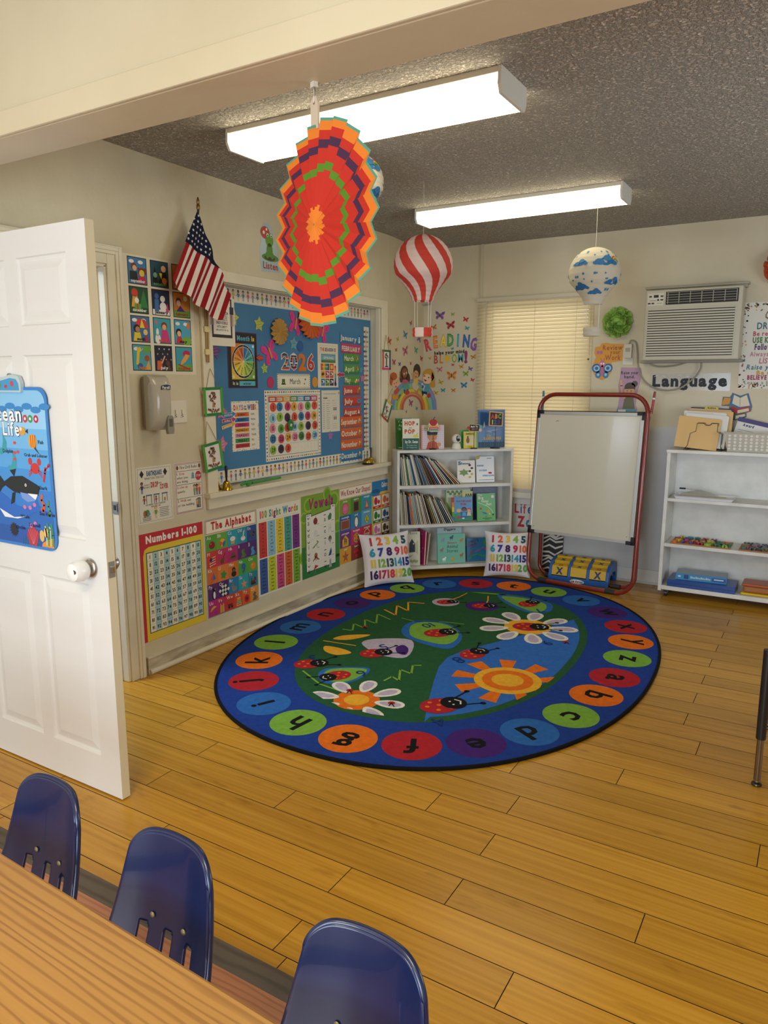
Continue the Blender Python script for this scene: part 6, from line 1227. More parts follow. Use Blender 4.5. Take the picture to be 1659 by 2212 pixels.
# outlet plug and cord
t=thing('power_outlet','wall outlet plate under the Review your Work sign','outlet',BW(1.598,1.640))
m=Mb(); m.box(0,.075,0,.125,0,.006,P('d8d2be',.4)); m.build('cover_plate',t,bevel=.002)
t=ACT; KM=BW(1.765,1.665).inverted()@BW(0,0)
CORDM=P('98927e',.5)
m=Mb(); m.box(1.612,1.668,1.690,1.790,.006,.045,P('cfc8b4',.35)); m.box(1.624,1.656,1.735,1.762,.045,.048,P('a8a08c',.4)); m.build('plug',t,M=KM,bevel=.008)
def smooth_path(p,n=8):
    o=[]; p=[Vector(q) for q in p]
    for i in range(len(p)-1):
        a=p[max(0,i-1)];b_=p[i];c=p[i+1];d=p[min(len(p)-1,i+2)]
        for k in range(n):
            t_=k/n; o.append(.5*((2*b_)+(c-a)*t_+(2*a-5*b_+4*c-d)*t_*t_+(3*b_-a-3*c+d)*t_**3))
    o.append(p[-1]); return o
m=Mb(); m.tube(smooth_path([(1.64,1.785,.02),(1.655,1.815,.02),(1.69,1.800,.02),(1.705,1.72,.02),(1.715,1.63,.02),(1.76,1.53,.02),(1.84,1.475,.02),(1.93,1.455,.02),(2.02,1.475,.02),(2.10,1.54,.02),(2.14,1.60,.02),(2.145,1.635,.025),(2.135,1.655,.03),(2.06,1.655,.03),(1.97,1.630,.025),(1.86,1.625,.025),(1.80,1.645,.03),(1.785,1.664,.04)]),.0055,CORDM,8); m.build('cord',t,M=KM,smooth=True)
# ================================================================ signs on the back wall
def cut(pts,col,draw,name,label,cat,M,th=.0015):
    m=Mb(); m.prism(pts,0,th,P(col,.35)); m.zz=th; draw(m,th); return tag(m.build(name,M=M),label,cat)
def rev(m,z):
    m.text('Review',.145,.222,.034,'a85a20',2,w=1,fit=.145,z=z); m.text('your',.165,.192,.028,'a85a20',2,w=1,fit=.075,z=z); m.text('Work',.150,.148,.036,'a85a20',2,w=1,fit=.115,z=z)
    for s in(-1,1):
        m.circ(.075+s*.042,.088,.036,'2a6aa0',1,ry=.034,rot=s*.6,z=z); m.circ(.075+s*.042,.088,.024,'a8c8d8',2,ry=.022,z=z); m.circ(.075+s*.042,.088,.013,'2a6aa0',3,z=z); m.circ(.075+s*.028,.040,.022,'3a80b0',1,ry=.026,z=z); m.circ(.075+s*.028,.040,.010,'a8c8d8',2,z=z)
    m.circ(.075,.120,.024,'cc7a90',3,z=z); m.circ(.075,.070,.012,'c86a84',3,ry=.042,z=z); [m.circ(.075+s*.009,.122,.007,'f0ece4',4,n=8,z=z) or m.circ(.075+s*.009,.120,.0035,'1a1a1a',5,n=6,z=z) for s in(-1,1)]
    [m.circ(.050+s*.012,.205,.011,'b86aa0',2,ry=.014,z=z) for s in(-1,1)]; [m.line([(.07+k*.01,.14),(.06+k*.03,.162)],.002,'8a4a20',3,z=z) for k in(0,1)]
cut([(.03,.02),(.075,0),(.12,.02),(.145,.06),(.15,.10),(.14,.13),(.19,.138),(.235,.142),(.24,.20),(.235,.262),(.13,.268),(.10,.275),(.06,.272),(.05,.25),(.015,.245),(.01,.20),(.025,.17),(.005,.12),(.003,.07)],'d8982a',rev,'wall_sign','yellow butterfly sign reading Review your Work','sign',BW(1.375,1.530,.001))
def hand(m,z):
    m.text('Raise your',.085,.285,.022,'1e1e22',2,w=1,fit=.125,z=z); m.text('hand.',.085,.255,.022,'1e1e22',2,w=1,fit=.075,z=z)
    m.circ(.092,.190,.040,'4a4434',1,ry=.035,z=z); m.circ(.125,.215,.022,'5a5244',1,z=z); m.circ(.088,.160,.038,'d8a880',2,ry=.034,z=z); m.poly([(.050,.175),(.128,.178),(.118,.205),(.06,.205)],'4a4434',3,z=z); [m.circ(.088+s*.014,.162,.004,'1a1a1a',4,n=6,z=z) for s in(-1,1)]; m.line([(.076,.146),(.088,.141),(.100,.146)],.002,'7a3020',4,z=z)
    m.poly([(.045,.03),(.135,.03),(.120,.12),(.058,.12)],'6a6a4a',2,z=z); m.line([(.058,.11),(.035,.14),(.030,.20),(.025,.24)],.014,'d8a880',3,z=z); m.rect(0.005,.0,.145,.030,'6aa0b0',2,z=z); m.rect(.015,.004,.07,.024,'e4e0d8',3,z=z)
cut([(0,0),(.15,.0),(.152,.03),(.14,.06),(.148,.16),(.165,.24),(.17,.30),(.165,.33),(.02,.335),(.015,.26),(.005,.20),(.02,.12),(.01,.04)],'b08aa0',hand,'wall_sign','pink sign of a child with raised hand reading Raise your hand','sign',BW(1.570,1.288,.001))
m=Mb(); m.sheet(.540,.122,clear('plastic_film','e8e4dc',.35,.12)); 
m.text('Language',.270,.034,.074,'15161a',2,w=2,fit=.50,gap=.10)
for k in range(9): m.line([(.03+.055*k,.10+.01*(k%2)),(.05+.055*k,.112-.012*(k%3))],.002,'f0ece4',4)
tag(m.build('word_strip',M=BW(1.800,1.452,.001)@RZ(.005)),'glossy strip with the large black word Language under the air conditioner','sign')
def rules(m):
    W,H=.46,.575; rnd=random.Random(21); C=['a83048','2a6a5a','14141a','c8a040','c87a7a','8a8a60','5a2a3a']
    for i in range(230):
        s=rnd.random(); e=rnd.random()**1.8*.045
        if i<95: x,y=s*W,H-e*1.2-.004
        elif i<170: x,y=s*W,e+.004
        elif i<205: x,y=e*.6+.005,s*H
        else: x,y=W-e*.6-.005,s*H
        if .005<x<W-.005 and .005<y<H-.005: m.circ(x,y,rnd.uniform(.004,.007),rnd.choice(C),1,n=8)
    L=[('Classroom Rules',.455,.052,'7a5a28',.13,.36,1,.3),('DREAM BIG',.388,.042,'2a6a78',.09,.26,1,0),('Be ready to learn',.343,.030,'a83048',.07,.30,1,0),('USE KIND WORDS',.298,.034,'4a7a3a',.07,.31,2,0),('Follow directions',.252,.036,'4a2a5a',.085,.28,2,0),('Always try your best',.208,.030,'b8788a',.06,.34,1,0),('LISTEN',.160,.034,'b8607a',.12,.13,1,.1),('Raise your hand',.120,.032,'2a6a78',.045,.30,1,.15),('Be a friend',.085,.026,'c89a30',.11,.22,2,0),('BELIEVE IN YOURSELF',.052,.028,'a02050',.055,.34,2,0),('Leave a little SPARKLE',.020,.024,'6a6a60',.04,.36,0,0)]
    for t_,y,h,c,x,f,w_,s in L: m.text(t_,x,y+.01,h,c,3,al='l',w=w_,fit=f,slant=s)
sheetthing('rules_poster','glossy white classroom rules poster with confetti dots at the right edge of the wall','poster',BW(2.388,1.470,.001),.46,.575,'dcd6c6',rules)
def bks(m,z):
    m.poly([(0,.105),(.045,.115),(.05,.155),(.01,.158),(0,.13)],'cf9030',1,z=z); m.poly([(.05,.11),(.11,.085),(.185,.10),(.155,.185),(.11,.165),(.062,.185)],'2a6aa0',1,z=z); m.poly([(.062,.118),(.112,.094),(.175,.105),(.15,.178),(.11,.157),(.07,.178)],'dcd0b4',2,z=z); m.line([(.112,.096),(.11,.157)],.002,'5a5040',3,z=z)
    m.poly([(.055,.06),(.10,.045),(.178,.065),(.172,.10),(.10,.085),(.06,.10)],'a82c28',2,z=z); m.poly([(.10,.050),(.172,.068),(.168,.088),(.10,.072)],'d8ccb0',3,z=z)
    m.poly([(.055,.02),(.09,.005),(.155,.03),(.150,.058),(.09,.042),(.06,.055)],'3a5a30',2,z=z); m.poly([(.09,.010),(.150,.032),(.148,.048),(.09,.034)],'d8ccb0',3,z=z); m.rect(.058,.022,.066,.052,'d8a030',4,z=z)
cut([(-.004,.10),(.045,.098),(.048,.02),(.09,0),(.16,.026),(.158,.055),(.185,.065),(.19,.10),(.16,.19),(.11,.172),(.06,.192),(.045,.162),(.0,.164)],'1c1a18',bks,'wall_sign','book stack wall sign below the classroom rules poster','sign',BW(2.300,1.250,.001))
def lifez(m):
    m.text('Life',.03,.155,.080,'b83038',1,al='l',w=1,fit=.15,cols=['b83038','3a6aa0','c84a4a','2a5a98']); m.text('Zone',.055,.045,.080,'b83038',1,al='l',w=2,fit=.22,cols=['b83038','3a78b0','d8a030','b83038'])
sheetthing('wall_sheet','white sheet with the words Life Zone low on the wall behind the whiteboard','paper',BW(.760,.300,.001),.30,.275,'d4d2cc',lifez)
# zebra striped panel leaning behind the easel
m=Mb(); m.sheet(.16,.42,P('1c1a1a',.5),.004); rnd=random.Random(5)
for k in range(12):
    y=.01+k*.036; a=.018*math.sin(k*1.3); q=clip(clip([(0,y),(.05,y+.02+a),(.10,y-.004+a),(.16,y+.026),(.16,y+.040),(.10,y+.012+a),(.05,y+.034+a),(0,y+.014)],0,1,.004),0,-1,-.416)
    if len(q)>2: m.poly(q,'d8d2c6',1)
tag(m.build('zebra_panel',M=frame((1.055,5.655,0.002),(1,0,0),(0,.09,1))),'black and white zebra striped board leaning behind the left leg of the easel','board')
# tissue paper pompoms
def pompom(M,R,col,label):
    m=Mb(); rnd=random.Random(3); mt=trans('tissue_'+col,col,.25,.9)
    for i in range(95):
        a=rnd.uniform(0,2*PI); el=math.asin(rnd.uniform(0.02,1)); d=Vector((math.cos(a)*math.cos(el),math.sin(a)*math.cos(el),math.sin(el)))
        up=Vector((rnd.uniform(-1,1),rnd.uniform(-1,1),rnd.uniform(-1,1))); s=d.cross(up).normalized(); q=d.cross(s); r_=R*rnd.uniform(.86,1.0); w_=R*.30
        vs=[tuple(d*R*.2)]; n=6
        for k in range(n): f=-1+2*k/(n-1); vs.append(tuple(d*r_*(1-.16*f*f)+s*w_*f+q*w_*(.28*math.sin(3.1*f+i)+.12)))
        m.add(vs,[(0,k,k+1) for k in range(1,n)],mt)
    m.sph((0,0,R*.25),R*.5,mt,14)
    return tag(m.build('tissue_pompom',M=M),label,'pompom','tissue paper pompoms')
pompom(BW(1.552,1.948,.004),.120,'a6cc62','green tissue paper pompom right of the blind'); pompom(BW(2.620,2.262,.004),.140,'d86434','orange tissue paper pompom above the rules poster, cut by the right edge')
# ================================================================ corner bookcase
BKM=frame((0.135,4.895,0.0),(0.735,0.678,0),(0,0,1)); BWD=0.945; BD_=0.185
t=thing('bookcase','white three shelf bookcase standing diagonally across the room corner','bookcase',BKM)
m=Mb(); m.box(0,.020,.045,.978,-BD_,0,SHELFW); m.build('side_panel',t,bevel=.001)
m=Mb(); m.box(BWD-.020,BWD,.045,.978,-BD_,0,SHELFW); m.build('side_panel',t,bevel=.001)
m=Mb(); m.box(0,BWD,.978,.998,-BD_-.003,.002,SHELFW); m.build('top_panel',t,bevel=.001)
SZ=[.076,.411,.722]
for z,th in ((.076,.026),(.411,.024),(.722,.024)): m=Mb(); m.box(.020,BWD-.020,z-th,z,-BD_+.006,-.001,SHELFW); m.build('shelf',t,bevel=.001)
m=Mb(); m.box(.020,BWD-.020,.05,.978,-BD_,-BD_+.006,SHELFW); m.build('back_panel',t)
for x,z in ((.05,-.035),(BWD-.05,-.035),(.05,-BD_+.04),(BWD-.05,-BD_+.04)):
    m=Mb(); m.cyl((x-.009,.021,z),(x+.009,.021,z),.021,P('1c1c1e',.5),14); m.box(x-.012,x+.012,.03,.05,z-.015,z+.015,P('2a2a2c',.5)); m.build('caster',t)
def book(name,label,M,w,h,th,col,draw=None,spine=None,group=None,cat='book',ds=None):
    # local: x width, y height, z thickness, cover faces +z, spine at x=0
    t=thing(name,label,cat,M,group)
    c=P(col,.3); m=Mb(); cv=min(.0025,th*.2)
    m.box(0,w,0,h,th-cv,th,c); m.box(0,w,0,h,0,cv,c); m.box(0,cv,0,h,cv,th-cv,P(spine or col,.35))
    if draw:
        n0=len(m.v); draw(m,th)
        if ds: m.v[n0:]=[(p[0]*w/ds[0],p[1]*h/ds[1],p[2]) for p in m.v[n0:]]
    m.build('cover',t)
    p=Mb(); p.box(cv,w-.003,.002,h-.002,cv,th-cv,P('e0d8c0',.8)); p.build('pages',t)
    return t
SPC=[('d8d0b8','cream'),('b8b8a0','grey green'),('c8b048','mustard'),('2a6a98','blue'),('8a2a28','dark red'),('e0dccc','white'),('3a7a48','green'),('1e2a50','navy'),('c87838','orange'),('a8b8b8','pale blue grey'),('6a5a48','brown'),('201e20','black'),('4a98b0','turquoise'),('c8a8a0','pale pink')]
def leaning(zb,N,th0,th1,x0,dx,h0,h1,rowname,seed):
    rnd=random.Random(seed); x=x0
    for i in range(N):
        f=i/(N-1); th=math.radians(th0+(th1-th0)*f**1.3); t_=rnd.uniform(.0042,.0085); h=(h0+(h1-h0)*f)*rnd.uniform(.86,1.03)
        col,cn=SPC[0] if rnd.random()<.25 else rnd.choice(SPC)
        w=rnd.uniform(.125,.145)
        M=BKM@T(x,zb,-BD_+.012+.0)@RZ(th)@Matrix(((0,0,-1,0),(0,1,0,0),(1,0,0,0),(0,0,0,1)))
        # book local x -> depth, z -> along -row
        M=BKM@T(x,zb+.0005,-.022-rnd.uniform(0,.012))@RZ(th)@Matrix(((0,0,-1,0),(0,1,0,0),(-1,0,0,0),(0,0,0,1)))
        M=BKM@T(x,zb+.0005,-.016-rnd.uniform(0,.014))@RZ(th)@Matrix(((0,0,1,0),(0,1,0,0),(-1,0,0,0),(0,0,0,1)))
        def dr(m,z,c=col): 
            pass
        b=book('book','book with %s spine, %s from left in the leaning row, %s shelf'%(cn,ORD[i],rowname),M,w,h,t_,col,None,SPC[rnd.randrange(len(SPC))][0] if rnd.random()<.15 else col,'leaning picture books on the %s shelf'%rowname)
        x+=dx*(1+.25*f)/max(.75,math.cos(th)) 
leaning(.722,32,6,46,.048,.0122,.232,.262,'upper',3)
leaning(.411,30,3,30,.038,.0126,.268,.235,'middle',9)
# front-facing books on the shelves
def FM(x,y,z=-.02,lean=7,yaw=0): return BKM@T(x,y,z)@RY(math.radians(yaw))@RX(math.radians(-lean))
def c5(m,z):
    m.text('5',.020,.212,.036,'2a6a98',2,w=2,z=z); m.text('Senses',.070,.215,.022,'2a4a78',2,w=2,fit=.075,z=z); [m.circ(.105+.018*(k%2),.205-.035*k,.012,('5a1a28','3a3a30','6a4028','c8b030','c8a848')[k],2,n=10,z=z) for k in range(5)]; m.poly(star(.055,.12,.045,.6,6),'7a9a58',2,z=z)
book('book','white children book about the 5 senses standing face out on the upper shelf',FM(.505,.724,-.075,7),0.148,0.178,.012,'ddd6c8',c5,ds=(0.15,0.262))
def ci(m,z):
    m.text('INSIDE',.035,.165,.014,'2a78a0',2,w=2,fit=.055,z=z); m.text('OUTSIDE',.055,.115,.014,'2a78a0',2,w=2,fit=.065,z=z); m.text('UPSIDE DOWN',.100,.060,.014,'2a78a0',2,w=2,fit=.095,z=z); kid(m,.085,.150,.06,'c08a5e','8a5a3a','b83038','2a6aa0',2); m.circ(.115,.095,.016,'b83038',2,ry=.010,z=z); m.rect(.02,.02,.145,.024,'3a3a3a',2,z=z); m.poly([(.0,.235),(.028,.245),(.035,.275),(.002,.27)],'c8a830',2,z=z); m.rect(.09,.245,.13,.250,'3a2a2a',2,z=z)
book('book','white picture book Inside Outside Upside Down leaning face out on the upper shelf',FM(.668,.724,-.085,9),0.15,0.205,.012,'dcdcd8',ci,ds=(0.15,0.268))
book('book','plain white book standing behind the Inside Outside book on the upper shelf',FM(.690,.724,-.125,7),0.145,0.2,.010,'d0ccc0',ds=(1,1))
def ch(m,z):
    m.rect(.0,.0,.012,.305,'7a9a58',1,z=z); [m.circ(.03+.02*k,.285-.02*(k%2),.014,'6a8a48',2,n=8,z=z) for k in range(8)]; m.text('The Honey',.12,.235,.018,'6a3a28',2,w=1,fit=.10,z=z); m.poly([(.0,.0),(.10,.0),(.02,.18),(0,.2)],'7a9a40',2,z=z)
book('book','tall pale green leafy picture book standing behind Playground Fun on the middle shelf',FM(.425,.413,-.125,6),0.215,0.248,.010,'c0c8a8',ch,ds=(0.235,0.305))
book('book','yellow green book with dark lettering behind Playground Fun on the middle shelf',FM(.565,.413,-.112,6),0.09,0.235,.008,'c8c070',lambda m,z:[m.line([(.03+.02*k,.22),(.035+.02*k,.26),(.045+.02*k,.235)],.006,'2a2a2a',1,z=z) for k in range(3)],ds=(0.095,0.285))
def cp(m,z):
    m.rect(0,0,.020,.232,'c84030',1,z=z); [m.rect(.0,.232*k/5,.018,.232*(k+1)/5,('3a78b8','5aa048','e0c838','e08830','c83838')[k],2,z=z) for k in range(5)]
    m.text('PLAYGROUND',.100,.185,.017,'b82838',3,w=2,fit=.12,z=z); m.text('FUN',.095,.155,.018,'b82838',3,w=2,fit=.045,z=z); m.rect(.02,.0,.170,.075,'3a8a68',2,z=z); m.circ(.095,.06,.055,'2a68a8',3,ry=.03,z=z)
    for k,(x,h_,s) in enumerate(((.055,'d8b040','e0b088'),(.10,'1e1a18','8a5a3a'),(.140,'c83838','e0b088'))): m.circ(x,.105+.012*(k==1),.020,h_,4,z=z); m.circ(x,.100+.012*(k==1),.015,s,5,z=z); m.poly([(x-.018,.05),(x+.018,.05),(x+.012,.085),(x-.012,.085)],('3a9a78','6aa0c8','e0c8a0')[k],4,z=z)
    m.circ(.055,.04,.014,'c83050',6,z=z); m.circ(.092,.028,.012,'f0ece0',6,ry=.006,z=z)
book('book','blue picture book Playground Fun with three children on the middle shelf',FM(.468,.413,-.080,7),0.172,0.192,.012,'3a88b8',cp,ds=(0.17,0.232))
book('book','large dark blue book standing behind the green honey book on the middle shelf',FM(.660,.413,-.130,6),0.205,0.262,.016,'20284a',lambda m,z:[m.circ(.03+.02*k,.275-.01*(k%3),.004,('8a3a6a','3a8a8a','5a6a9a')[k%3],1,n=6,z=z) for k in range(8)],ds=(0.215,0.3))
def cg(m,z):
    m.text('The',.030,.225,.016,'e8ecd8',2,w=1,z=z); m.text('Big',.038,.195,.024,'e8ecd8',2,w=1,z=z); m.text('Honey',.075,.165,.024,'e8ecd8',2,w=1,fit=.065,z=z); m.text('Hunt',.110,.138,.024,'e8ecd8',2,w=1,fit=.05,z=z); m.circ(.145,.215,.014,'e8e4dc',2,z=z); m.line([(.01,.165),(.05,.150),(.10,.128),(.135,.095),(.150,.060)],.004,'e8ecd8',3,z=z)
    m.circ(.148,.055,.009,'2a5a1a',4,z=z); m.poly([(.04,.085),(.085,.075),(.095,.055),(.06,.065)],'3a78b8',3,z=z); m.circ(.100,.085,.014,'d8a040',3,z=z); m.circ(.115,.062,.009,'e0d040',4,z=z); m.circ(.035,.11,.009,'c83830',3,z=z); m.text('by',.085,.038,.008,'1a2a10',2,z=z); m.rect(.05,.022,.135,.027,'2a4a1a',2,z=z); m.rect(.07,.012,.115,.016,'2a4a1a',2,z=z)
book('book','bright green book The Big Honey Hunt standing face out on the middle shelf',FM(.668,.413,-.050,8),0.155,0.222,.014,'3f9a24',cg,ds=(0.17,0.245))
def cm(m,z):
    m.text('Many Moons',.10,.285,.026,'4a4a48',2,w=0,fit=.17,slant=.2,z=z); m.poly([(.105,.12),(.165,.125),(.165,.20),(.135,.245),(.108,.205)],'2a3a50',3,z=z); m.poly([(.068,.11),(.105,.12),(.105,.215),(.068,.240)],'c0c0a0',2,z=z); m.poly([(.165,.125),(.195,.10),(.195,.235),(.165,.20)],'c0c0a0',2,z=z); m.circ(.15,.20,.007,'e0d890',4,z=z)
    m.poly([(.0,.03),(.06,.075),(.145,.10),(.075,.045)],'8a9aa0',2,z=z); m.poly([(.055,.06),(.085,.06),(.078,.115),(.062,.115)],'6a2828',3,z=z); [m.circ(.10+.012*k,.035+.006*(k%3),.012,'a8b080',2,n=8,z=z) for k in range(8)]; m.text('JAMES THURBER',.035,.19,.010,'5a5a58',2,fit=.05,z=z); [m.line([(.075+.01*k,.125),(.075+.01*k,.215)],.001,'5a6a50',4,z=z) for k in range(3)]
book('book','white picture book Many Moons with an open arched door on the bottom shelf',FM(.022,.078,-.045,5,-6),0.172,0.272,.014,'d8d8c0',cm,ds=(0.215,0.31))
book('book','pink spined book with white dots beside Many Moons on the bottom shelf',BKM@T(.205,.078,-.155)@RY(math.radians(-78))@RX(math.radians(-3)),.14,.275,.014,'c02868',lambda m,z:[m.circ(.02+.03*(k%4),.03+.035*k,.005,'f0d0dc',1,n=6,z=z) for k in range(8)])
book('book','thin red and white book right of the pink spined book on the bottom shelf',BKM@T(.230,.078,-.160)@RY(math.radians(-80))@RX(math.radians(-6)),.135,.255,.010,'b8a898',lambda m,z:m.circ(.06,.2,.03,'a83030',1,z=z))
def cd(m,z):
    m.text('Diggers',.11,.275,.020,'2a2a30',2,w=2,fit=.10,z=z)
book('book','pale blue book Diggers standing behind the mint green story book on the bottom shelf',FM(.352,.078,-.085,5),0.205,0.285,.010,'a8c0c0',cd,ds=(0.215,0.302))
def ca(m,z):
    m.border(.004,.004,.236,.266,.0015,'5a9a88',1); m.text("Disney's",.125,.180,.018,'a8282c',2,w=1,fit=.08,slant=.2,z=z); m.text('Animal',.128,.140,.030,'1e3a58',2,w=0,fit=.095,z=z); m.text('Stories',.128,.100,.030,'1e3a58',2,w=0,fit=.095,z=z)
    for x,y,c in((.045,.215,'8a9aa8'),(.205,.205,'b88848'),(.035,.125,'8a8078'),(.205,.07,'b06838'),(.055,.04,'e8ece8'),(.130,.035,'c8a048'),(.12,.235,'3a5a78')): m.circ(x,y,.016,c,2,ry=.012,n=10,z=z); m.circ(x+.012,y+.014,.008,c,2,n=8,z=z); m.line([(x-.008,y-.006),(x-.008,y-.024)],.004,c,2,z=z); m.line([(x+.008,y-.006),(x+.008,y-.024)],.004,c,2,z=z)
book('book','mint green Animal Stories book standing face out in the middle of the bottom shelf',FM(.342,.078,-.050,6),0.232,0.238,.018,'74b8a0',ca,ds=(0.24,0.27))
def cl_(m,z):
    m.text('Leaping',.065,.180,.024,'1a5a3a',2,w=2,fit=.10,rot=.22,z=z,cols=['2a5a3a','8a2a5a']); m.text('Lizards',.055,.145,.024,'8a2a5a',2,w=2,fit=.09,rot=.22,z=z,cols=['8a2a5a','2a5a3a']); m.line([(.02,.02),(.05,.055),(.10,.065),(.15,.045),(.24,.05)],.012,'3a9a48',2,z=z); m.line([(.03,.115),(.07,.14),(.12,.145)],.007,'7a3a98',3,z=z); m.line([(.08,.085),(.12,.105),(.16,.125)],.008,'a84a8a',3,z=z); m.circ(.19,.17,.035,'3a9048',2,z=z); m.line([(.03,.06),(.05,.10)],.012,'b83848',3,z=z); m.circ(.19,.11,.018,'c84848',3,z=z)
book('book','blue Leaping Lizards book leaning face out at the right of the bottom shelf',FM(.600,.078,-.080,7),0.23,0.188,.010,'2f78a8',cl_,ds=(0.26,0.215))
# on top of the bookcase
TZ=.9985
def ct(m,z): 
    m.text('Ten',.050,.240,.020,'d8e0c0',2,w=0,z=z,gap=.5,fit=.06); m.text('Apples',.070,.208,.020,'d8e0c0',2,w=0,fit=.09,z=z); m.text('Up On Top',.080,.176,.020,'d8e0c0',2,w=0,fit=.12,z=z); m.circ(.075,.085,.022,'c8a058',2,ry=.035,z=z); m.circ(.078,.13,.012,'c8a058',2,z=z); m.rect(.02,.01,.10,.014,'d8e0c0',2,z=z)
book('book','green book Ten Apples half hidden behind Hop on Pop on the bookcase top',FM(.018,TZ,-.135,4,6),0.13,0.24,.014,'2f6a2a',ct,ds=(0.15,0.285))
def chp(m,z):
    m.rect(.001,.0,.145,.105,'1e5a52',1,z=z); m.text('HOP',.062,.225,.036,'c04a30',2,w=2,fit=.09,z=z); m.text('on',.068,.195,.016,'c04a30',2,w=1,z=z); m.text('POP',.062,.150,.036,'c04a30',2,w=2,fit=.09,z=z); m.text('by Dr. Seuss',.078,.062,.024,'e8e8dc',3,w=2,fit=.11,z=z); m.text('The Simplest Seuss',.080,.036,.011,'c8d8d0',3,fit=.09,z=z); m.text('for Youngest Use',.080,.016,.011,'c8d8d0',3,fit=.09,z=z); m.circ(.115,.125,.026,'d8d040',2,ry=.012,z=z); m.line([(.12,.135),(.135,.155)],.004,'8a8a60',2,z=z); m.circ(.128,.235,.008,'6a6a6a',2,z=z,ry=.011)
book('book','white and teal book Hop on Pop standing face out on top of the bookcase',FM(.052,TZ,-.055,3,-2),0.132,0.238,.016,'e0dcc8',chp,ds=(0.147,0.285))
def cb(m,z):
    m.rect(0,0,.014,.222,'c87868',1,z=z)
    for i in range(11):
        for j in range(11): m.circ(.022+.019*i,.012+.020*j,.0055,'b8a0b0',1,n=6,z=z)
    m.rect(.03,.175,.085,.210,'c8c088',2,z=z); m.text('Shapes',.058,.184,.016,'3a3a3a',3,fit=.045,z=z); m.rect(.16,.165,.205,.215,'dcb8b8',2,z=z)
    m.circ(.112,.150,.052,'2a2c34',3,ry=.042,z=z); m.circ(.112,.122,.048,'d0905c',4,ry=.052,z=z); m.poly([(.064,.13),(.16,.13),(.155,.165),(.07,.165)],'2a2c34',5,z=z); m.poly([(.05,.0),(.175,.0),(.155,.06),(.125,.075),(.10,.075),(.07,.06)],'c0563a',3,z=z); m.circ(.175,.04,.020,'d0905c',5,z=z); m.circ(.088,.125,.004,'1a1a1a',6,n=6,z=z); m.circ(.135,.125,.004,'1a1a1a',6,n=6,z=z); m.line([(.10,.095),(.115,.090),(.13,.097)],.003,'7a2a1a',6,z=z); [m.line([(.07+.02*k,.0),(.075+.02*k,.055)],.002,'7a2a20',5,z=z) for k in range(5)]
book('book','patterned book with a dark haired child on the cover on top of the bookcase',FM(.205,TZ,-.085,4),0.188,0.186,.012,'cfc4cc',cb,ds=(0.226,0.222))
def cj(m,z):
    m.rect(.010,.008,.130,.165,'d0c030',1,z=z); m.text('Jamberry',.070,.148,.018,'4a2a18',2,w=2,fit=.09,z=z); m.rect(.018,.030,.122,.138,'d8d0a0',2,z=z); m.circ(.045,.085,.018,'8a5a30',3,ry=.032,z=z); m.circ(.045,.122,.011,'8a5a30',3,z=z); kid(m,.092,.060,.055,'e0b088','a84028','e8e0d8','b83830',3); m.text('Bruce Degen',.07,.014,.009,'8a3a18',3,fit=.05,z=z)
book('book','yellow fronted book Jamberry with green edge on top of the bookcase',FM(.555,TZ,-.085,4),0.104,0.132,.010,'c8b838',cj,ds=(0.138,0.18))
book('book','green patterned book standing behind Jamberry on top of the bookcase',FM(.535,TZ,-.115,4),0.15,0.142,.010,'3f8a3a',ds=(1,1))
def cr_(m,z):
    m.rect(.0,.0,.262,.05,'2a4a68',1,z=z); m.text('The',.105,.100,.018,'c8b060',3,w=1,z=z); m.text('RAINBOW FISH',.140,.070,.024,'d0a848',3,w=2,fit=.17,z=z); [m.line([(.02+.02*k,.0),(.025+.02*k,.05+.015*(k%3))],.005,('3a6a68','2a5a5a','5a5a7a')[k%3],2,z=z) for k in range(12)]; m.poly([(.04,.17),(.06,.24),(.07,.19)],'a8b8c8',2,z=z); m.poly([(.07,.15),(.20,.17),(.15,.13)],'90a8c0',2,z=z); m.poly([(.13,.15),(.16,.10),(.18,.15)],'7090b0',2,z=z)
book('book','tall blue book The Rainbow Fish standing at the right end of the bookcase top',FM(.690,TZ,-.130,3,3),0.228,0.3,.012,'24568a',cr_,ds=(0.265,0.345))
# little sign stands
def standsign(M,label,hgt,draw,bits,base=.034):
    t=thing('sign_stand',label,'table sign',M,'small sign stands on the bookcase')
    m=Mb(); m.lathe([(base,0),(base,.006),(base*.9,.009),(0,.009)],P('161616',.4),24); m.X=None
    b_=Mb(); b_.X=Matrix(((1,0,0,0),(0,0,1,0),(0,-1,0,0),(0,0,0,1))); b_.lathe([(base,0),(base,.006),(base*.9,.009),(0,.009)],P('161616',.4),24); b_.build('base',t,smooth=True)
    m=Mb(); m.cyl((0,.008,0),(0,hgt,0),.0028,P('161616',.4),8); m.build('post',t)
    m=Mb(); bits(m); m.build('sign_shape',t)
def apple(m):
    z=.004; m.prism([(-.048,.165),(-.05,.185),(-.04,.205),(-.045,.225),(-.036,.245),(.036,.245),(.045,.225),(.05,.205),(.05,.175),(.04,.160),(-.02,.158)],0,z,P('d8d0b8')); m.rect(-.045,.165,.045,.182,'2a8078',1,z=z); m.rect(-.04,.184,.048,.200,'c8382c',1,z=z); m.rect(-.042,.202,.042,.216,'d89a38',1,z=z); m.rect(-.036,.168,.04,.171,'e8e0c8',2,z=z); m.rect(-.03,.188,.04,.191,'e8e0c8',2,z=z)
    m.prism([( .036*math.cos(k*PI/8),.243+.030*math.sin(k*PI/8)) for k in range(16)],0,z+.001,P('a82028')); m.tube([(0,.265,.003),(.008,.285,.003),(.016,.292,.003)],.003,P('2a1a14'),6)
standsign(BKM@T(.292,TZ,-.035)@Matrix.Scale(.86,4),'apple on stacked books sign on a black stand on the bookcase',.165,None,apple)
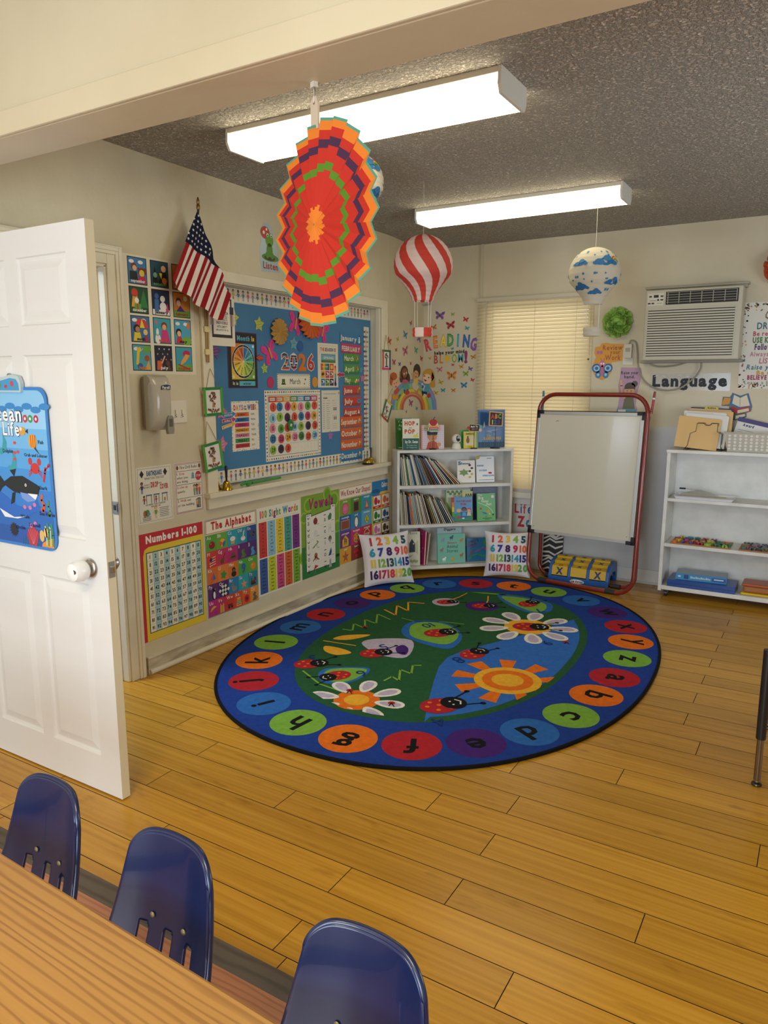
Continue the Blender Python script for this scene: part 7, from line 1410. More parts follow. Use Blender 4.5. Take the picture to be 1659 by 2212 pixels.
def bts(m):
    z=.004; m.prism([(-.055,.172),(.055,.168),(.058,.235),(-.052,.242)],0,z,P('c8a070')); m.poly([(-.050,.177),(.050,.173),(.053,.230),(-.047,.237)],'16161a',1,z=z); m.text('Back To',0,.210,.014,'f0ece0',2,w=2,fit=.07,z=z); m.text('School',0,.188,.014,'d8b040',2,w=2,fit=.06,z=z,cols=['c84030','d8b040','4a9a48','3a78b0']); m.circ(-.06,.205,.016,'b82c28',3,z=z); m.poly([(.05,.175),(.075,.18),(.082,.225),(.055,.235)],'5aa0a0',2,z=z); m.circ(.062,.182,.016,'d8b0a0',3,z=z)
standsign(BKM@T(.625,TZ,-.035)@Matrix.Scale(.80,4),'small Back to School chalkboard sign on a black stand on the bookcase',.175,None,bts)
def abc(m):
    z=.006; m.prism([(-.066,.198),(.062,.192),(.066,.312),(-.062,.326)],0,z,P('d0a068',.6)); m.poly([(-.056,.206),(.053,.201),(.057,.304),(-.053,.316)],'16161a',1,z=z); m.text('ABC',0,.262,.036,'c83030',2,w=2,fit=.095,z=z,cols=['c83030','d88030','6aa838']); m.text('123',0,.214,.034,'c8a030',2,w=2,fit=.075,z=z,cols=['c8b030','2a5aa0','5a2a6a'])
standsign(BKM@T(.800,TZ,-.030)@Matrix.Scale(.90,4),'ABC 123 chalkboard sign in a tan frame on a black stand on the bookcase',.20,None,abc,.044)
t=thing('security_camera','white round pan and tilt camera standing on the bookcase top','camera',BKM@T(.488,TZ,-.055)@Matrix.Scale(.9,4))
XZ=Matrix(((1,0,0,0),(0,0,1,0),(0,-1,0,0),(0,0,0,1)))
m=Mb(); m.X=XZ; m.lathe([(.038,0),(.041,.004),(.040,.012),(.034,.035),(.028,.050),(0,.052)],P('e0dcd0',.3),28); m.build('base',t,smooth=True)
m=Mb(); m.sph((0,.086,0),.041,P('e4e0d4',.3),26); m.build('head',t,smooth=True)
m=Mb(); m.X=frame((.004,.092,.029),(1,0,-.05),(0,1,0)); m.lathe([(.019,0),(.019,.012),(.016,.0165),(0,.017)],P('0e0e12',.1),20); 
m.X=m.X@Matrix.Diagonal((1,1.35,1,1)); m.v=[]; m.f=[]; m.m=[]; m.lathe([(.019,0),(.019,.010),(.016,.0155),(0,.016)],P('0e0e12',.1),20); m.build('lens',t,smooth=True)
# ================================================================ number pillows
CC=['b02838','d8602c','d8b838','7aa838','1e4a4a','2a90a8','2a3a88','3a1a58','b02848','d8602c','d8b838','7aa838','1e4a4a','2a90a8','1e2a78','3a1a58','b02848','c83838','d8b838','5a9a38']
def pillow(M,label,S_):
    t=thing('number_pillow',label,'pillow',M,'white number pillows')
    N=26; vs=[];fs=[]
    def pz(u,v,s): 
        e=max(0,(1-abs(u)**2.6))*max(0,(1-abs(v)**2.6)); return s*(.058*e**.55+.003*math.sin(9*u+3*v)*e+.002*math.sin(14*v-5*u)*e)
    def pos(u,v,s):
        k=1-.085*(1-abs(u)**2)*abs(v)**3-.0; k2=1-.085*(1-abs(v)**2)*abs(u)**3
        return ((u*k2)*S_/2,(v*k)*S_/2,pz(u,v,s))
    for s in (1,-1):
        b0=len(vs)
        for j in range(N+1):
            for i in range(N+1): vs.append(pos(-1+2*i/N,-1+2*j/N,s))
        for j in range(N):
            for i in range(N):
                a=b0+j*(N+1)+i; q=(a,a+1,a+N+2,a+N+1); fs.append(q if s>0 else q[::-1])
    m=Mb(); PW=weave('pillow_linen','dcd6d8',.9,.02,260,.15) if 'pw' not in MC else MC['pw']; MC['pw']=PW
    m.add(vs,fs,PW); m.build('cushion',t,smooth=True,ang=80)
    m=Mb()
    rows=[['1','2','3','4','5'],['6','7','8','9','10'],['11','12','13','14','15'],['16','17','18','19','20']]; n=0
    for r_,row in enumerate(rows):
        for c_,s in enumerate(row):
            x=(-.62+.325*c_)*S_/2; y=(.58-.415*r_)*S_/2-.012
            k=Mb(); k.text(s,x,y,.050*S_/.36,P('000000'),0,w=2,sx=(.88 if len(s)>1 else 1.0),gap=.15)
            vs=[]
            for p in k.v:
                u=p[0]/(S_/2); v=p[1]/(S_/2); q=pos(max(-1,min(1,u)),max(-1,min(1,v)),1); vs.append((p[0],p[1],q[2]+.0030))
            m.add(vs,k.f,P(CC[n],.8)); n+=1
    m.build('printed_numbers',t)
pillow(frame((0.182,4.655,0.203),(0.60,0.80,0.03),(-.22,.20,.95)),'white number pillow leaning at the left end of the corner bookcase',.40)
pillow(frame((0.875,5.345,0.182),(0.945,0.327,0.0),(-.10,.22,.97)),'white number pillow leaning at the right end of the corner bookcase beside the easel',.36)
# ================================================================ easel with whiteboard
def EF(x,z,off=0.0): # point on the leaning easel plane
    return (x,5.32-.13*(x-1.40)+.12*z-off,z)
RED=P('7c2114',.25,0,.5,.4)
t=thing('easel','double sided whiteboard easel with a dark red tube frame','easel',T(0,0,0))
def loop(x0,x1,ztop,off,rr,tilt):
    pts=[]
    for cx,cz,a in ((x0+rr,rr+.016,PI),(x1-rr,rr+.016,1.5*PI),(x1-rr,ztop-rr,0),(x0+rr,ztop-rr,PI/2)):
        for k in range(8): a_=a+k*PI/14; pts.append((cx+rr*math.cos(a_),cz+rr*math.sin(a_)))
    o=[]
    for x,z in pts: p=EF(x,z); o.append((p[0],p[1]+off*(1-z/1.42) if tilt else p[1]-off,z))
    return o
m=Mb(); m.tube(loop(1.038,1.862,1.425,0.012,.13,False),.0165,RED,12,closed=True); m.build('tube_frame',t,smooth=True)
m=Mb(); m.tube([(p[0],p[1]+.040,p[2]) for p in loop(1.075,1.835,1.285,0.13,.09,True)],.0145,RED,12,closed=True); m.build('tube_frame',t,smooth=True)
F_=frame(EF(1.028,.372,.020),(1,-.13,0),(0,.12,1)); bw,bh=.815,.930
b2=Mb(); b2.box(0,bw,0,bh,-.006,.004,P('cfc8b4',.16,0,.5,.5)); o=b2.build('whiteboard_panel',t,M=F_)
b2=Mb()
for a in ((0,bw,0,.024),(0,bw,bh-.024,bh),(0,.020,.02,bh-.02),(bw-.026,bw,.02,bh-.02)): b2.box(a[0],a[1],a[2],a[3],-.008,.009,P('c4c4be',.3,.4))
b2.build('aluminium_frame',t,M=F_,bevel=.002)
for x,y in ((0,0),(bw-.045,0),(0,bh-.045),(bw-.045,bh-.045)):
    k=Mb(); 
    k.prism([(x-.006,y-.006),(x+.051,y-.006),(x+.051,y+.022 if y<.1 else y+.051),(x+.022 if x<.1 else x+.051,y+.022 if y<.1 else y+.051),(x+.022 if x<.1 else x+.051,y+.051),(x-.006,y+.051)],-.010,.013,P('1a1a1c',.4)) if False else k.box(x-.006,x+.051,(y-.006 if y<.1 else y+.026),(y+.022 if y<.1 else y+.053),-.010,.013,P('1a1a1c',.4)).box((x-.006 if x<.1 else x+.028),(x+.020 if x<.1 else x+.053),y-.006,y+.053,-.010,.013,P('1a1a1c',.4))
    k.build('corner_cap',t,M=F_,bevel=.002)
b2=Mb(); b2.box(.05,bw-.05,bh,bh+.006,-.008,.006,P('1a1010',.4)); b2.build('top_trim',t,M=F_)
b2=Mb(); b2.circ(.04,.05,.003,'1a1a1a',1,n=8,z=.004); b2.circ(bw-.05,.05,.003,'1a1a1a',1,n=8,z=.004); b2.line([(.15,bh-.075),(.165,bh-.068),(.175,bh-.073)],.003,'3a3a3a',1,z=.004); b2.build('marks',t,M=F_)
for x in (1.17,1.70):
    for off,zz in ((0.012,0.0),(-.15,0.0)):
        p=EF(x,.016,off); k=Mb(); k.tube([(p[0]-.035,p[1]+.0045,.018),(p[0]+.035,p[1]-.0045,.018)],.018,P('222224',.6),10); k.build('rubber_foot',t)
p=EF(1.868,1.29,.0); k=Mb(); k.tube([(p[0],p[1],1.22),(p[0]+.012,p[1]-.01,1.28),(p[0]+.016,p[1]-.01,1.31)],.004,CHROME,8); k.sph((p[0]+.016,p[1]-.01,1.315),.007,CHROME,8); k.build('latch_wire',t)
def marker(x,col,capc,label,z0,tl):
    p=EF(x,z0,-.022); t=thing('whiteboard_marker',label,'marker',T(p[0],p[1],p[2]),'markers standing behind the easel frame')
    k=Mb(); k.cyl((0,0,0),(tl*.5,0,.10),.0085,P(col,.35),12); k.build('barrel',t,smooth=True); k=Mb(); k.cyl((tl*.5,0,.10),(tl*.55,0,.112),.0078,P('e8e4dc',.4),12); k.build('band',t); k=Mb(); k.cyl((tl*.55,0,.112),(tl*.75,0,.155),.009,P(capc,.35),12,r1=.0078); k.build('cap',t,smooth=True)
marker(1.052,'3a8a98','2a8090','teal marker standing behind the upper left corner of the easel',1.295,.004); marker(1.878,'a82028','8a1a20','red marker standing behind the upper right corner of the easel',1.295,.022)
# ================================================================ bean bag game under the easel
t=thing('toss_game','blue arched bean bag toss game with nine yellow turning blocks under the easel','game',frame((1.19,5.425,0.0),(1,0.01,0),(0,0,1)))
BLU=P('1f58a0',.35); YEL=P('d0a818',.35)
gw=.455
m=Mb()
prof=[(0.02,0),(0.012,.03),(-.012,.115),(-.05,.150),(-.18,.168),(-.235,.150),(-.262,.08),(-.268,0)]
arch=[(-.225,0),(-.225,.05),(-.20,.085),(-.13,.095),(-.06,.085),(-.035,.05),(-.035,0)]
out=prof+arch
def slab(x0,x1):
    k=Mb(); n=len(out); pts=[(p[0],p[1]) for p in out]
    vs=[(x0,p[1],p[0]) for p in pts]+[(x1,p[1],p[0]) for p in pts]
    m.add(vs,[tuple(range(n)),tuple(range(2*n-1,n-1,-1))],BLU); m.add(vs,[(i,n+i,n+(i+1)%n,(i+1)%n) for i in range(n)],BLU)
for x in (0,.148,.292,.436): slab(x,x+.022)
m.box(0,gw,0,.045,-.012,.018,BLU); m.box(0,gw,.0,.03,-.268,-.250,BLU); m.build('base',t,bevel=.002)
m=Mb(); m.X=T(.15,.006,.0185); m.circ(.075,.014,.055,'e8e4dc',1,ry=.017,n=20); m.text('Toss Across',.07,.006,.020,'14141e',2,w=2,fit=.10); m.build('logo',t)
blk=0
for c_ in range(3):
    for r_ in range(3):
        x=.024+c_*.1455; k=Mb(); 
        if r_==0: k.prism([(-.062,.062),(-.056,.128),(-.010,.118),(.008,.050)],x,x+.120,YEL); X_=Matrix(((0,0,1,0),(0,1,0,0),(1,0,0,0),(0,0,0,1)))
        elif r_==1: k.prism([(-.122,.100),(-.122,.158),(-.068,.148),(-.066,.085)],x,x+.120,YEL)
        else: k.prism([(-.182,.100),(-.180,.174),(-.130,.172),(-.128,.105)],x,x+.120,YEL)
        X_=Matrix(((0,0,1,0),(0,1,0,0),(1,0,0,0),(0,0,0,1)))
        k.v=[(p[2],p[1],p[0]) for p in k.v]; k.f=[tuple(reversed(f)) for f in k.f]
        # print X / O on the faces
        def pr(ch,O,u,v,s,col):
            F2=frame(O,u,v); q=Mb(); q.text(ch,0,-s*.5,s,P(col,.5),2,w=2,fit=s*1.15); k.add([tuple(F2@Vector(p)) for p in q.v],q.f,P(col,.5))
        if r_==0:
            if c_!=1: pr('X',(x+.060,.084,.0005),(1,0,0),(0,.966,-.256),.048,'1a2a68'); pr('O',(x+.060,.1235,-.033),(1,0,0),(0,.21,-.978),.030,'b8502c')
            else: pr('X',(x+.060,.1235,-.033),(1,0,0),(0,.21,-.978),.030,'1f3a70')
        elif r_==1: pr('X',(x+.060,.1535,-.095),(1,0,0),(0,.18,-.98),.036,'2a4a70')
        else: pr('X',(x+.060,.1735,-.155),(1,0,0),(0,.04,-1),.032,'2a4a70')
        k.build('turning_block',t,bevel=.003)
# ================================================================ right-hand shelf unit
t=thing('shelf_unit','white open shelf unit on casters against the back wall at the right','shelf unit',BW(2.005,0,.025))
SW=.98; SD=.285
def sbx(*a,n='shelf'): m=Mb(); m.box(*a,SHELFW); m.build(n,t,bevel=.002)
m=Mb(); m.prism([(0,.045),(SD,.045),(SD,.40),(SD-.02,.72),(SD-.03,1.03),(0,1.03)],0,.022,SHELFW); m.v=[(p[2],p[1],p[0]) for p in m.v]; m.f=[tuple(reversed(f)) for f in m.f]; m.build('side_panel',t,bevel=.002)
m=Mb(); m.prism([(0,.045),(SD,.045),(SD,.40),(SD-.02,.72),(SD-.03,1.03),(0,1.03)],SW-.022,SW,SHELFW); m.v=[(p[2],p[1],p[0]) for p in m.v]; m.f=[tuple(reversed(f)) for f in m.f]; m.build('side_panel',t,bevel=.002)
sbx(-.005,SW+.005,1.030,1.052,0,SD-.02,n='top_panel'); sbx(.022,SW-.022,.690,.712,0,SD-.022); sbx(.022,SW-.022,.368,.392,0,SD-.005); sbx(.022,SW-.022,.055,.085,0,SD-.002); sbx(.022,SW-.022,.085,1.03,0,.006,n='back_panel')
for x in (.05,SW-.05):
    for z in (.04,SD-.045):
        m=Mb(); m.cyl((x-.010,.024,z),(x+.010,.024,z),.024,P('26262a',.4),16); m.box(x-.016,x+.016,.024,.055,z-.016,z+.016,P('34343a',.4)); m.build('caster',t)
SU=BW(2.005,0,.025)
# desktop file sorter with folders
t=thing('file_sorter','black wire file sorter standing on top of the shelf unit','file sorter',SU@T(.10,1.0525,.06))
WIR=P('1e1e1e',.3,.6)
for k,zz in enumerate((.165,.115,.065,.015)):
    m=Mb(); m.tube([(-.0+.004*k,0,zz+.012),(.02,.03,zz),(.035,.115,zz),(.070,.130,zz),(.075,.185,zz),(.118,.185,zz),(.130,.172,zz),(.155,.172,zz),(.166,.185,zz),(.205,.185,zz),(.205,.130,zz),(.235,.115,zz),(.232,.03,zz),(.24,0,zz+.012)],.0022,WIR,6); m.build('wire_divider',t)
m=Mb(); m.tube([(.02,.004,.18),(.02,.004,0)],.003,WIR,6); m.tube([(.225,.004,.18),(.225,.004,0)],.003,WIR,6); m.build('base_rail',t)
fold=[('front',.172-.02,-.085,.022,.275,.215,'d8b070','manila folder in front, topmost in the wire sorter',-3),('b',.13,-.04,.030,.275,.225,'dcdad0','white paper sheaf behind the front manila folder',-2),('c',.115,-.055,.035,.275,.235,'dcd6d0','white paper packet in the middle of the wire sorter',-1),('d',.09,-.02,.035,.285,.235,'d8b274','manila folder in the middle of the wire sorter showing at the right',1),('e',.06,-.03,.030,.275,.255,'d0ac78','manila folder at the back with a tab lettered Ashlyn',0),('f',.035,-.025,.030,.275,.262,'3a3a6a','dark blue folder at the very back of the wire sorter',0)]
for n_,zz,x,y,w,h,c,la,ro in fold:
    F3=SU@T(.10+x+.015,1.0525+y,.06+zz-.012)@RZ(math.radians(ro-2))@RX(math.radians(-9))
    m=Mb(); m.prism([(0,0),(w,0),(w,h-.006),(w-.008,h),(0.006,h),(0,h-.006)],0,.003,P(c,.6))
    if n_=='e': m.prism([(.10,h),(.19,h),(.185,h+.016),(.105,h+.016)],0,.002,P('c8b838',.5)); m.text('Ashlyn',.145,h+.003,.010,'16161a',1,w=2,fit=.055,z=.002)
    if n_=='c': [m.line([(.02,h-.006-.004*k),(.19,h-.005-.004*k)],.0008,'9a9488',1,z=.003) for k in range(3)]
    tag(m.build('file_folder',M=F3),la,'folder','folders in the wire sorter')
# basket
t=thing('storage_basket','translucent plastic basket with oval holes on top of the shelf unit','basket',SU@T(.50,1.0525,.125))
PB=clear('frosted_plastic','d4cfc0',.60,.25)
m=Mb(); 
def ring(x0,x1,z0,z1,y): return [(x0,y,z0),(x1,y,z0),(x1,y,z1),(x0,y,z1)]
lv=[(-.125,.125,-.085,.085,0),(-.15,.15,-.105,.105,.125),(-.156,.156,-.111,.111,.128),(-.152,.152,-.107,.107,.132)]
vs=[];fs=[(3,2,1,0)]
for l_ in lv: vs+=ring(*l_)
for k in range(len(lv)-1):
    for q in range(4): fs.append((k*4+q,k*4+(q+1)%4,k*4+4+(q+1)%4,k*4+4+q))
m.add(vs,fs,PB); m.build('tub',t,solid=.003)
m=Mb()
for i in range(8):
    for j in range(5):
        y=.020+.022*j; zf=.085+.020*y/.125+.0035; x=-.115+.033*i; m.X=frame((x,y,zf),(1,0,0),(0,1,.16)); m.circ(0,0,.0095,P('dcd6c6',.5),0,ry=.0075+.003*((i+j)%2),n=10)
m.build('hole_pattern',t)
def ppr(m,z): m.rect(.0,.155,.28,.185,'4a4478',1,z=z); m.text('Award',.075,.130,.018,'3a3a68',2,w=2,fit=.07,slant=.1,z=z); m.rect(.02,.10,.24,.103,'8a8a98',1,z=z); m.rect(.02,.085,.20,.087,'8a8a98',1,z=z)
m=Mb(); m.prism([(0,0),(.28,0),(.28,.185),(0,.185)],0,.002,P('dedad2',.6)); ppr(m,.002); tag(m.build('certificate_paper',M=SU@T(.375,1.105,.09)@RZ(-.22)@RX(-.25)),'white certificate sheet with a violet band leaning in the plastic basket','paper')
m=Mb(); m.prism([(0,0),(.22,0),(.22,.06),(0,.06)],0,.001,P('d8b070',.6)); tag(m.build('manila_envelope',M=SU@T(.615,1.056,.17)@RZ(.35)@RX(-.5)),'manila envelope behind the right side of the plastic basket','envelope')
# tray with a bag of papers
t=thing('tray','shallow white tray on the upper shelf of the shelf unit','tray',SU@T(.062,.7125,.10))
m=Mb(); lv=[(0.012,.368,.010,.150,0.0),(0,.385,-.002,.160,.022),(-.004,.389,-.006,.164,.022),(.0,.385,-.002,.160,.019),(.014,.366,.012,.148,.003)]
vs=[];fs=[(0,1,2,3)]
for l_ in lv: vs+=ring(*l_)
for k in range(len(lv)-1):
    for q in range(4): fs.append((k*4+q,k*4+4+q,k*4+4+(q+1)%4,k*4+(q+1)%4))
k=len(lv)-1; fs.append((k*4+3,k*4+2,k*4+1,k*4)); m.add(vs,fs,P('dcdce0',.3)); m.build('tray_body',t)
def lump(name,label,cat,M,w,d,h,mt,draw=None,seed=1,th=True):
    rnd=random.Random(seed); N=12; vs=[];fs=[]
    for j in range(N+1):
        for i in range(N+1):
            u,v=i/N,j/N; e=(math.sin(PI*u)*math.sin(PI*v))**.4; vs.append((w*u,h*e*(.75+.35*math.sin(5*u+seed)*math.cos(4*v))+.002,-d*v))
    for j in range(N):
        for i in range(N): a=j*(N+1)+i; fs.append((a,a+1,a+N+2,a+N+1))
    n=len(vs); vs+=[(0,0,0),(w,0,0),(w,0,-d),(0,0,-d)]
    m=Mb(); m.add(vs,fs,mt); 
    if draw: draw(m)
    return tag(m.build(name,M=M,smooth=True,ang=70),label,cat)
m=Mb(); m.box(0,.30,0,.012,-.11,0,P('cfc6ac',.7)); [m.rect(.02+.03*k,.002,.028+.03*k,.008,'2a2a2a',1) for k in range(8)]; tag(m.build('paper_stack',M=SU@T(.085,.7175,.245)),'stack of cream paper cards lying in the white tray','paper')
lump('zip_bag','clear zip bag of cards lying on the paper stack in the tray','bag',SU@T(.085,.7305,.24),.25,.12,.038,clear('bag_film','b8b4a4',.45,.12),seed=2)
m=Mb(); m.tube([(0,.0,0),(.04,.0,-.004)],.006,P('1e2240',.3),8); m.tube([(.04,.0,-.004),(.15,-.004,-.006)],.0035,P('b0b0b8',.2),8); tag(m.build('marker_pen',M=SU@T(.085,.778,.19),smooth=True),'pen with a dark cap lying on the zip bag in the tray','pen')
# alphabet puzzle boards
def puzzle(x,w,dd,label,cols,seed,n,rows,group):
    t=thing('letter_puzzle',label,'puzzle',SU@T(x,.3925,SD-.008),group)
    m=Mb(); m.box(0,w,0,.008,-dd,0,P('a8794a',.6)); m.build('board',t,bevel=.002); rnd=random.Random(seed); L='ABCDEFGHIJKLMNOPQRSTUVWXYZ'
    i=0
    for r_ in range(rows):
        for c_ in range(n):
            if i>=26: break
            k=Mb(); q=Mb(); ch=L[(i*7+seed)%26]; q.text(ch,0,-.019,.038,P('000000'),0,w=2,sx=.9)
            cx=.03+(w-.06)*(c_+.5*(r_%2)*.5)/(n-1 if n>1 else 1); cz=-.028-(dd-.056)*r_/(rows-1); a=rnd.uniform(-.5,.5); col=P(rnd.choice(cols),.4)
            top=[]; 
            for p in q.v: X_=p[0]*math.cos(a)-p[1]*math.sin(a); Y_=p[0]*math.sin(a)+p[1]*math.cos(a); top.append((cx+X_,.022,cz-Y_))
            nn_=len(top); vs=top+[(p[0],.008,p[2]) for p in top]; k.add(vs,q.f,col)
            from collections import Counter
            cnt=Counter()
            for f in q.f:
                for e in range(len(f)): cnt[tuple(sorted((f[e],f[(e+1)%len(f)])))]+=1
            k.add(vs,[(e[0],e[1],nn_+e[1],nn_+e[0]) for e,v in cnt.items() if v==1],col)
            k.build('letter_piece',t); i+=1
puzzle(.060,.385,.225,'wooden alphabet puzzle with bright raised letters on the middle shelf of the shelf unit',['8ab030','d86a2a','2a5a98','b02848','d8b838','3a8a98','2a6a48','5a3a78'],1,7,4,'wooden letter puzzles')
puzzle(.500,.385,.225,'wooden alphabet puzzle with faded grey violet letters at the right of the middle shelf',['6a6a88','8a7a88','5a6a8a','8a5a60','7a7a5a','4a5a5a'],5,7,4,'wooden letter puzzles')
# boxes on the lowest shelf
m=Mb(); m.box(0,.440,0,.050,-.215,0,P('1e468c',.3)); m.box(-.002,.442,.022,.024,-.217,.002,P('16305e',.4)); tag(m.build('game_box',M=SU@T(.060,.0855,SD-.002),bevel=.002),'large flat dark blue game box on the lowest shelf of the shelf unit','box')
m=Mb(); m.box(0,.330,0,.045,-.150,0,P('5a8ab8',.3)); m.box(.002,.328,.0452,.0458,-.148,-.002,P('7a8a98',.15)); m.rect(.0,.0,.33,.045,'3f88b8',1); [m.rect(.098+.011*k,.016,.106+.011*k,.031-.003*(k%3),'c8d0c0',2) for k in range(12)]; m.rect(.055,.008,.085,.038,'2a4a80',2); m.rect(.235,.008,.325,.036,'2a5a98',2); m.rect(.25,.020,.31,.028,'c8d8e8',3); m.circ(.025,.024,.010,'c8e0ec',2,ry=.006,n=10)
tag(m.build('puzzle_box',M=SU@T(.110,.1365,SD-.030)@RY(.06),bevel=.002),'smaller light blue box with lettering on its side lying on the dark blue game box','box')
t=thing('food_container','orange lidded plastic container with a yellow base at the right of the lowest shelf','container',SU@T(.545,.0855,SD-.06))
m=Mb(); m.box(-.015,.19,0,.016,-.13,.035,P('d8b018',.4)); m.build('base',t,bevel=.008)
m=Mb(); m.box(0,.18,.0165,.060,-.12,.020,clear('amber_plastic','b8743a',.75,.2)); m.build('tub',t,bevel=.012)
m=Mb(); m.box(-.010,.19,.060,.080,-.13,.030,P('a8542e',.35)); m.build('lid',t,bevel=.009)
# ================================================================ alphabet rug
RM=frame((1.1557,3.7643,0.0),(math.cos(1.61024),math.sin(1.61024),0),(-math.sin(1.61024),math.cos(1.61024),0))
t=thing('rug','large oval alphabet rug with ladybugs, daisies and a sun on the floor','rug',RM)
def sel(A,B,n,N=120,cx=0,cy=0): 
    o=[]
    for i in range(N):
        a=2*PI*i/N; c,s=math.cos(a),math.sin(a); o.append((cx+A*math.copysign(abs(c)**(2/n),c),cy+B*math.copysign(abs(s)**(2/n),s)))
    return o
m=Mb(); RB,RGN,RLB=RG('1c3a86'),RG('24522f'),RG('2f64ae'); RR,RO,RLG,RP,RCB=RG('a8222a'),RG('d96a18'),RG('74a23a'),RG('42216a'),RG('2a62a6')
RK,RW,RLV,RY_=RG('131313'),RG('dcd6c6'),RG('b4a6b6'),RG('e0a42c')
A_,B_,N_=1.505,1.132,2.2; Z0=.010
m.prism(sel(A_,B_,N_),0.0,Z0,RB); 
def rp(pts,mt,l): m.poly(pts,mt,l,z=Z0)
rp(sel(1.115,.735,2.25,100),RGN,1)
inner=sel(1.075,.700,2.25,100)
# blue sky part, right/near side of the inner field (w negative)
riv=[(-1.03,-.321),(-.872,-.259),(-.587,-.162),(-.40,-.105),(-.25,-.09),(-.105,-.128),(.08,-.227),(.389,-.381),(.664,-.494),(.80,-.56)]
innb=[p for p in sel(1.06,.690,2.25,200)]
import bisect
def in_ang(p): return math.atan2(p[1],p[0])
a0=math.atan2(-.56,.80); a1=math.atan2(-.321,-1.03)
arc=[p for p in innb if a1<=in_ang(p)<=a0]; arc.sort(key=lambda p:-in_ang(p))
rp(riv+arc,RLB,2)
ring_=sorted([('a',-.097,-.961,0),('b',-.366,-.929,1),('c',-.645,-.879,2),('d',-.891,-.763,3),('e',-1.098,-.596,4),('f',-1.247,-.366,0),('g',-1.324,-.1,1),('h',-1.303,.175,2),('i',-1.219,.433,3),('j',-1.028,.646,0),('k',-.788,.8,1),('l',-.511,.893,2),('m',-.218,.925,3),('n',.071,.925,0),('o',.369,.902,4),('p',.632,.849,1),('q',.884,.739,2),('r',1.111,.582,3),('s',1.252,.343,0),('t',1.323,.068,1),('u',1.296,-.208,2),('v',1.193,-.469,3),('w',1.002,-.688,4),('x',.762,-.852,0),('y',.496,-.932,1),('z',.21,-.966,2)])
CM=[RR,RO,RLG,RCB,RP]
for ch,u,w_,c in ring_:
    m.circ(u,w_,.128,CM[c],1,n=32,z=Z0)
    gx=math.copysign(abs(u/A_)**1.2/A_,u); gy=math.copysign(abs(w_/B_)**1.2/B_,w_); ro=math.atan2(gy,gx)-PI/2
    h=.105; cx,cy=u+.042*math.sin(ro)*1,w_-.042*math.cos(ro)
    if ch in 'bdfhklt': pass
    dy=-.046 if ch in 'gpqyj' else (-.052 if ch in 'bdfhklti' else -.036)
    if ch in 'gpqyj': dy=-.010
    m.text(ch,u-dy*0-(-math.sin(ro))*0+(-math.sin(ro))*dy,w_+math.cos(ro)*dy,.120,RK,2,w=1,rot=ro,z=Z0,sx=1.05)
def daisy(u,w_,R,pet,petal,cen,ctr,n,rot=0.0,l=3,clipf=None):
    for k in range(n):
        a=rot+2*PI*k/n; cx,cy=u+R*math.cos(a),w_+R*math.sin(a); 
        def el(rx,ry,off): return [(u+(R+off+rx*math.cos(t_))*math.cos(a)-ry*math.sin(t_)*math.sin(a)*(1+.25*math.cos(t_)),w_+(R+off+rx*math.cos(t_))*math.sin(a)+ry*math.sin(t_)*math.cos(a)*(1+.25*math.cos(t_))) for t_ in [2*PI*i/16 for i in range(16)]]
        q=el(pet,pet*.56,0)
        if clipf: q=clipf(q)
        if len(q)>2: rp(q,RW,l)
        q=el(pet*.72,pet*.34,pet*.04)
        if clipf: q=clipf(q)
        if len(q)>2: rp(q,RLV,l+1)
def ladybug(u,w_,s,ro,l=6):
    c,sn=math.cos(ro),math.sin(ro)
    R_=lambda x,y:(u+(x*c-y*sn)*s,w_+(x*sn+y*c)*s)
    body=[R_(.075*math.cos(k*PI/12),.062*math.sin(k*PI/12)) for k in range(24)]; rp(body,RR,l)
    for x,y in ((.02,.03),(-.03,.035),(.045,-.01),(.0,-.005),(.02,-.038),(-.025,-.035)): m.circ(*R_(x,y),.009*s,RO,l+1,n=8,z=Z0)
    rp([R_(-.058+.048*math.cos(k*PI/8),.052*math.sin(k*PI/8)) for k in range(16)],RK,l+2)
    for e in (-1,1):
        m.line([R_(-.05,e*.02),R_(-.15,e*.055-.01)],.007*s,RK,l+1,z=Z0); m.circ(*R_(-.155,e*.058-.01),.011*s,RK,l+1,n=8,z=Z0)
        m.circ(*R_(-.050,e*.014),.005*s,RW,l+3,n=6,z=Z0)
    m.line([R_(-.075,-.022),R_(-.088,0),R_(-.075,.022)],.006*s,RW,l+3,z=Z0)
def leaf(pts,pts2,l=3):
    rp(pts,RCB,l); rp(pts2,RLG,l+1)
def cls(cx,cy,pts,k): return [(cx+(p[0]-cx)*k,cy+(p[1]-cy)*k) for p in pts]
def blob(p,n=5):
    q=[Vector((a,b_,0)) for a,b_ in p]; o=[]
    for i in range(len(q)):
        a,b_,c,d=q[i-1],q[i],q[(i+1)%len(q)],q[(i+2)%len(q)]
        for k in range(n):
            t_=k/n; v=.5*((2*b_)+(c-a)*t_+(2*a-5*b_+4*c-d)*t_*t_+(3*b_-a-3*c+d)*t_**3); o.append((v.x,v.y))
    return o
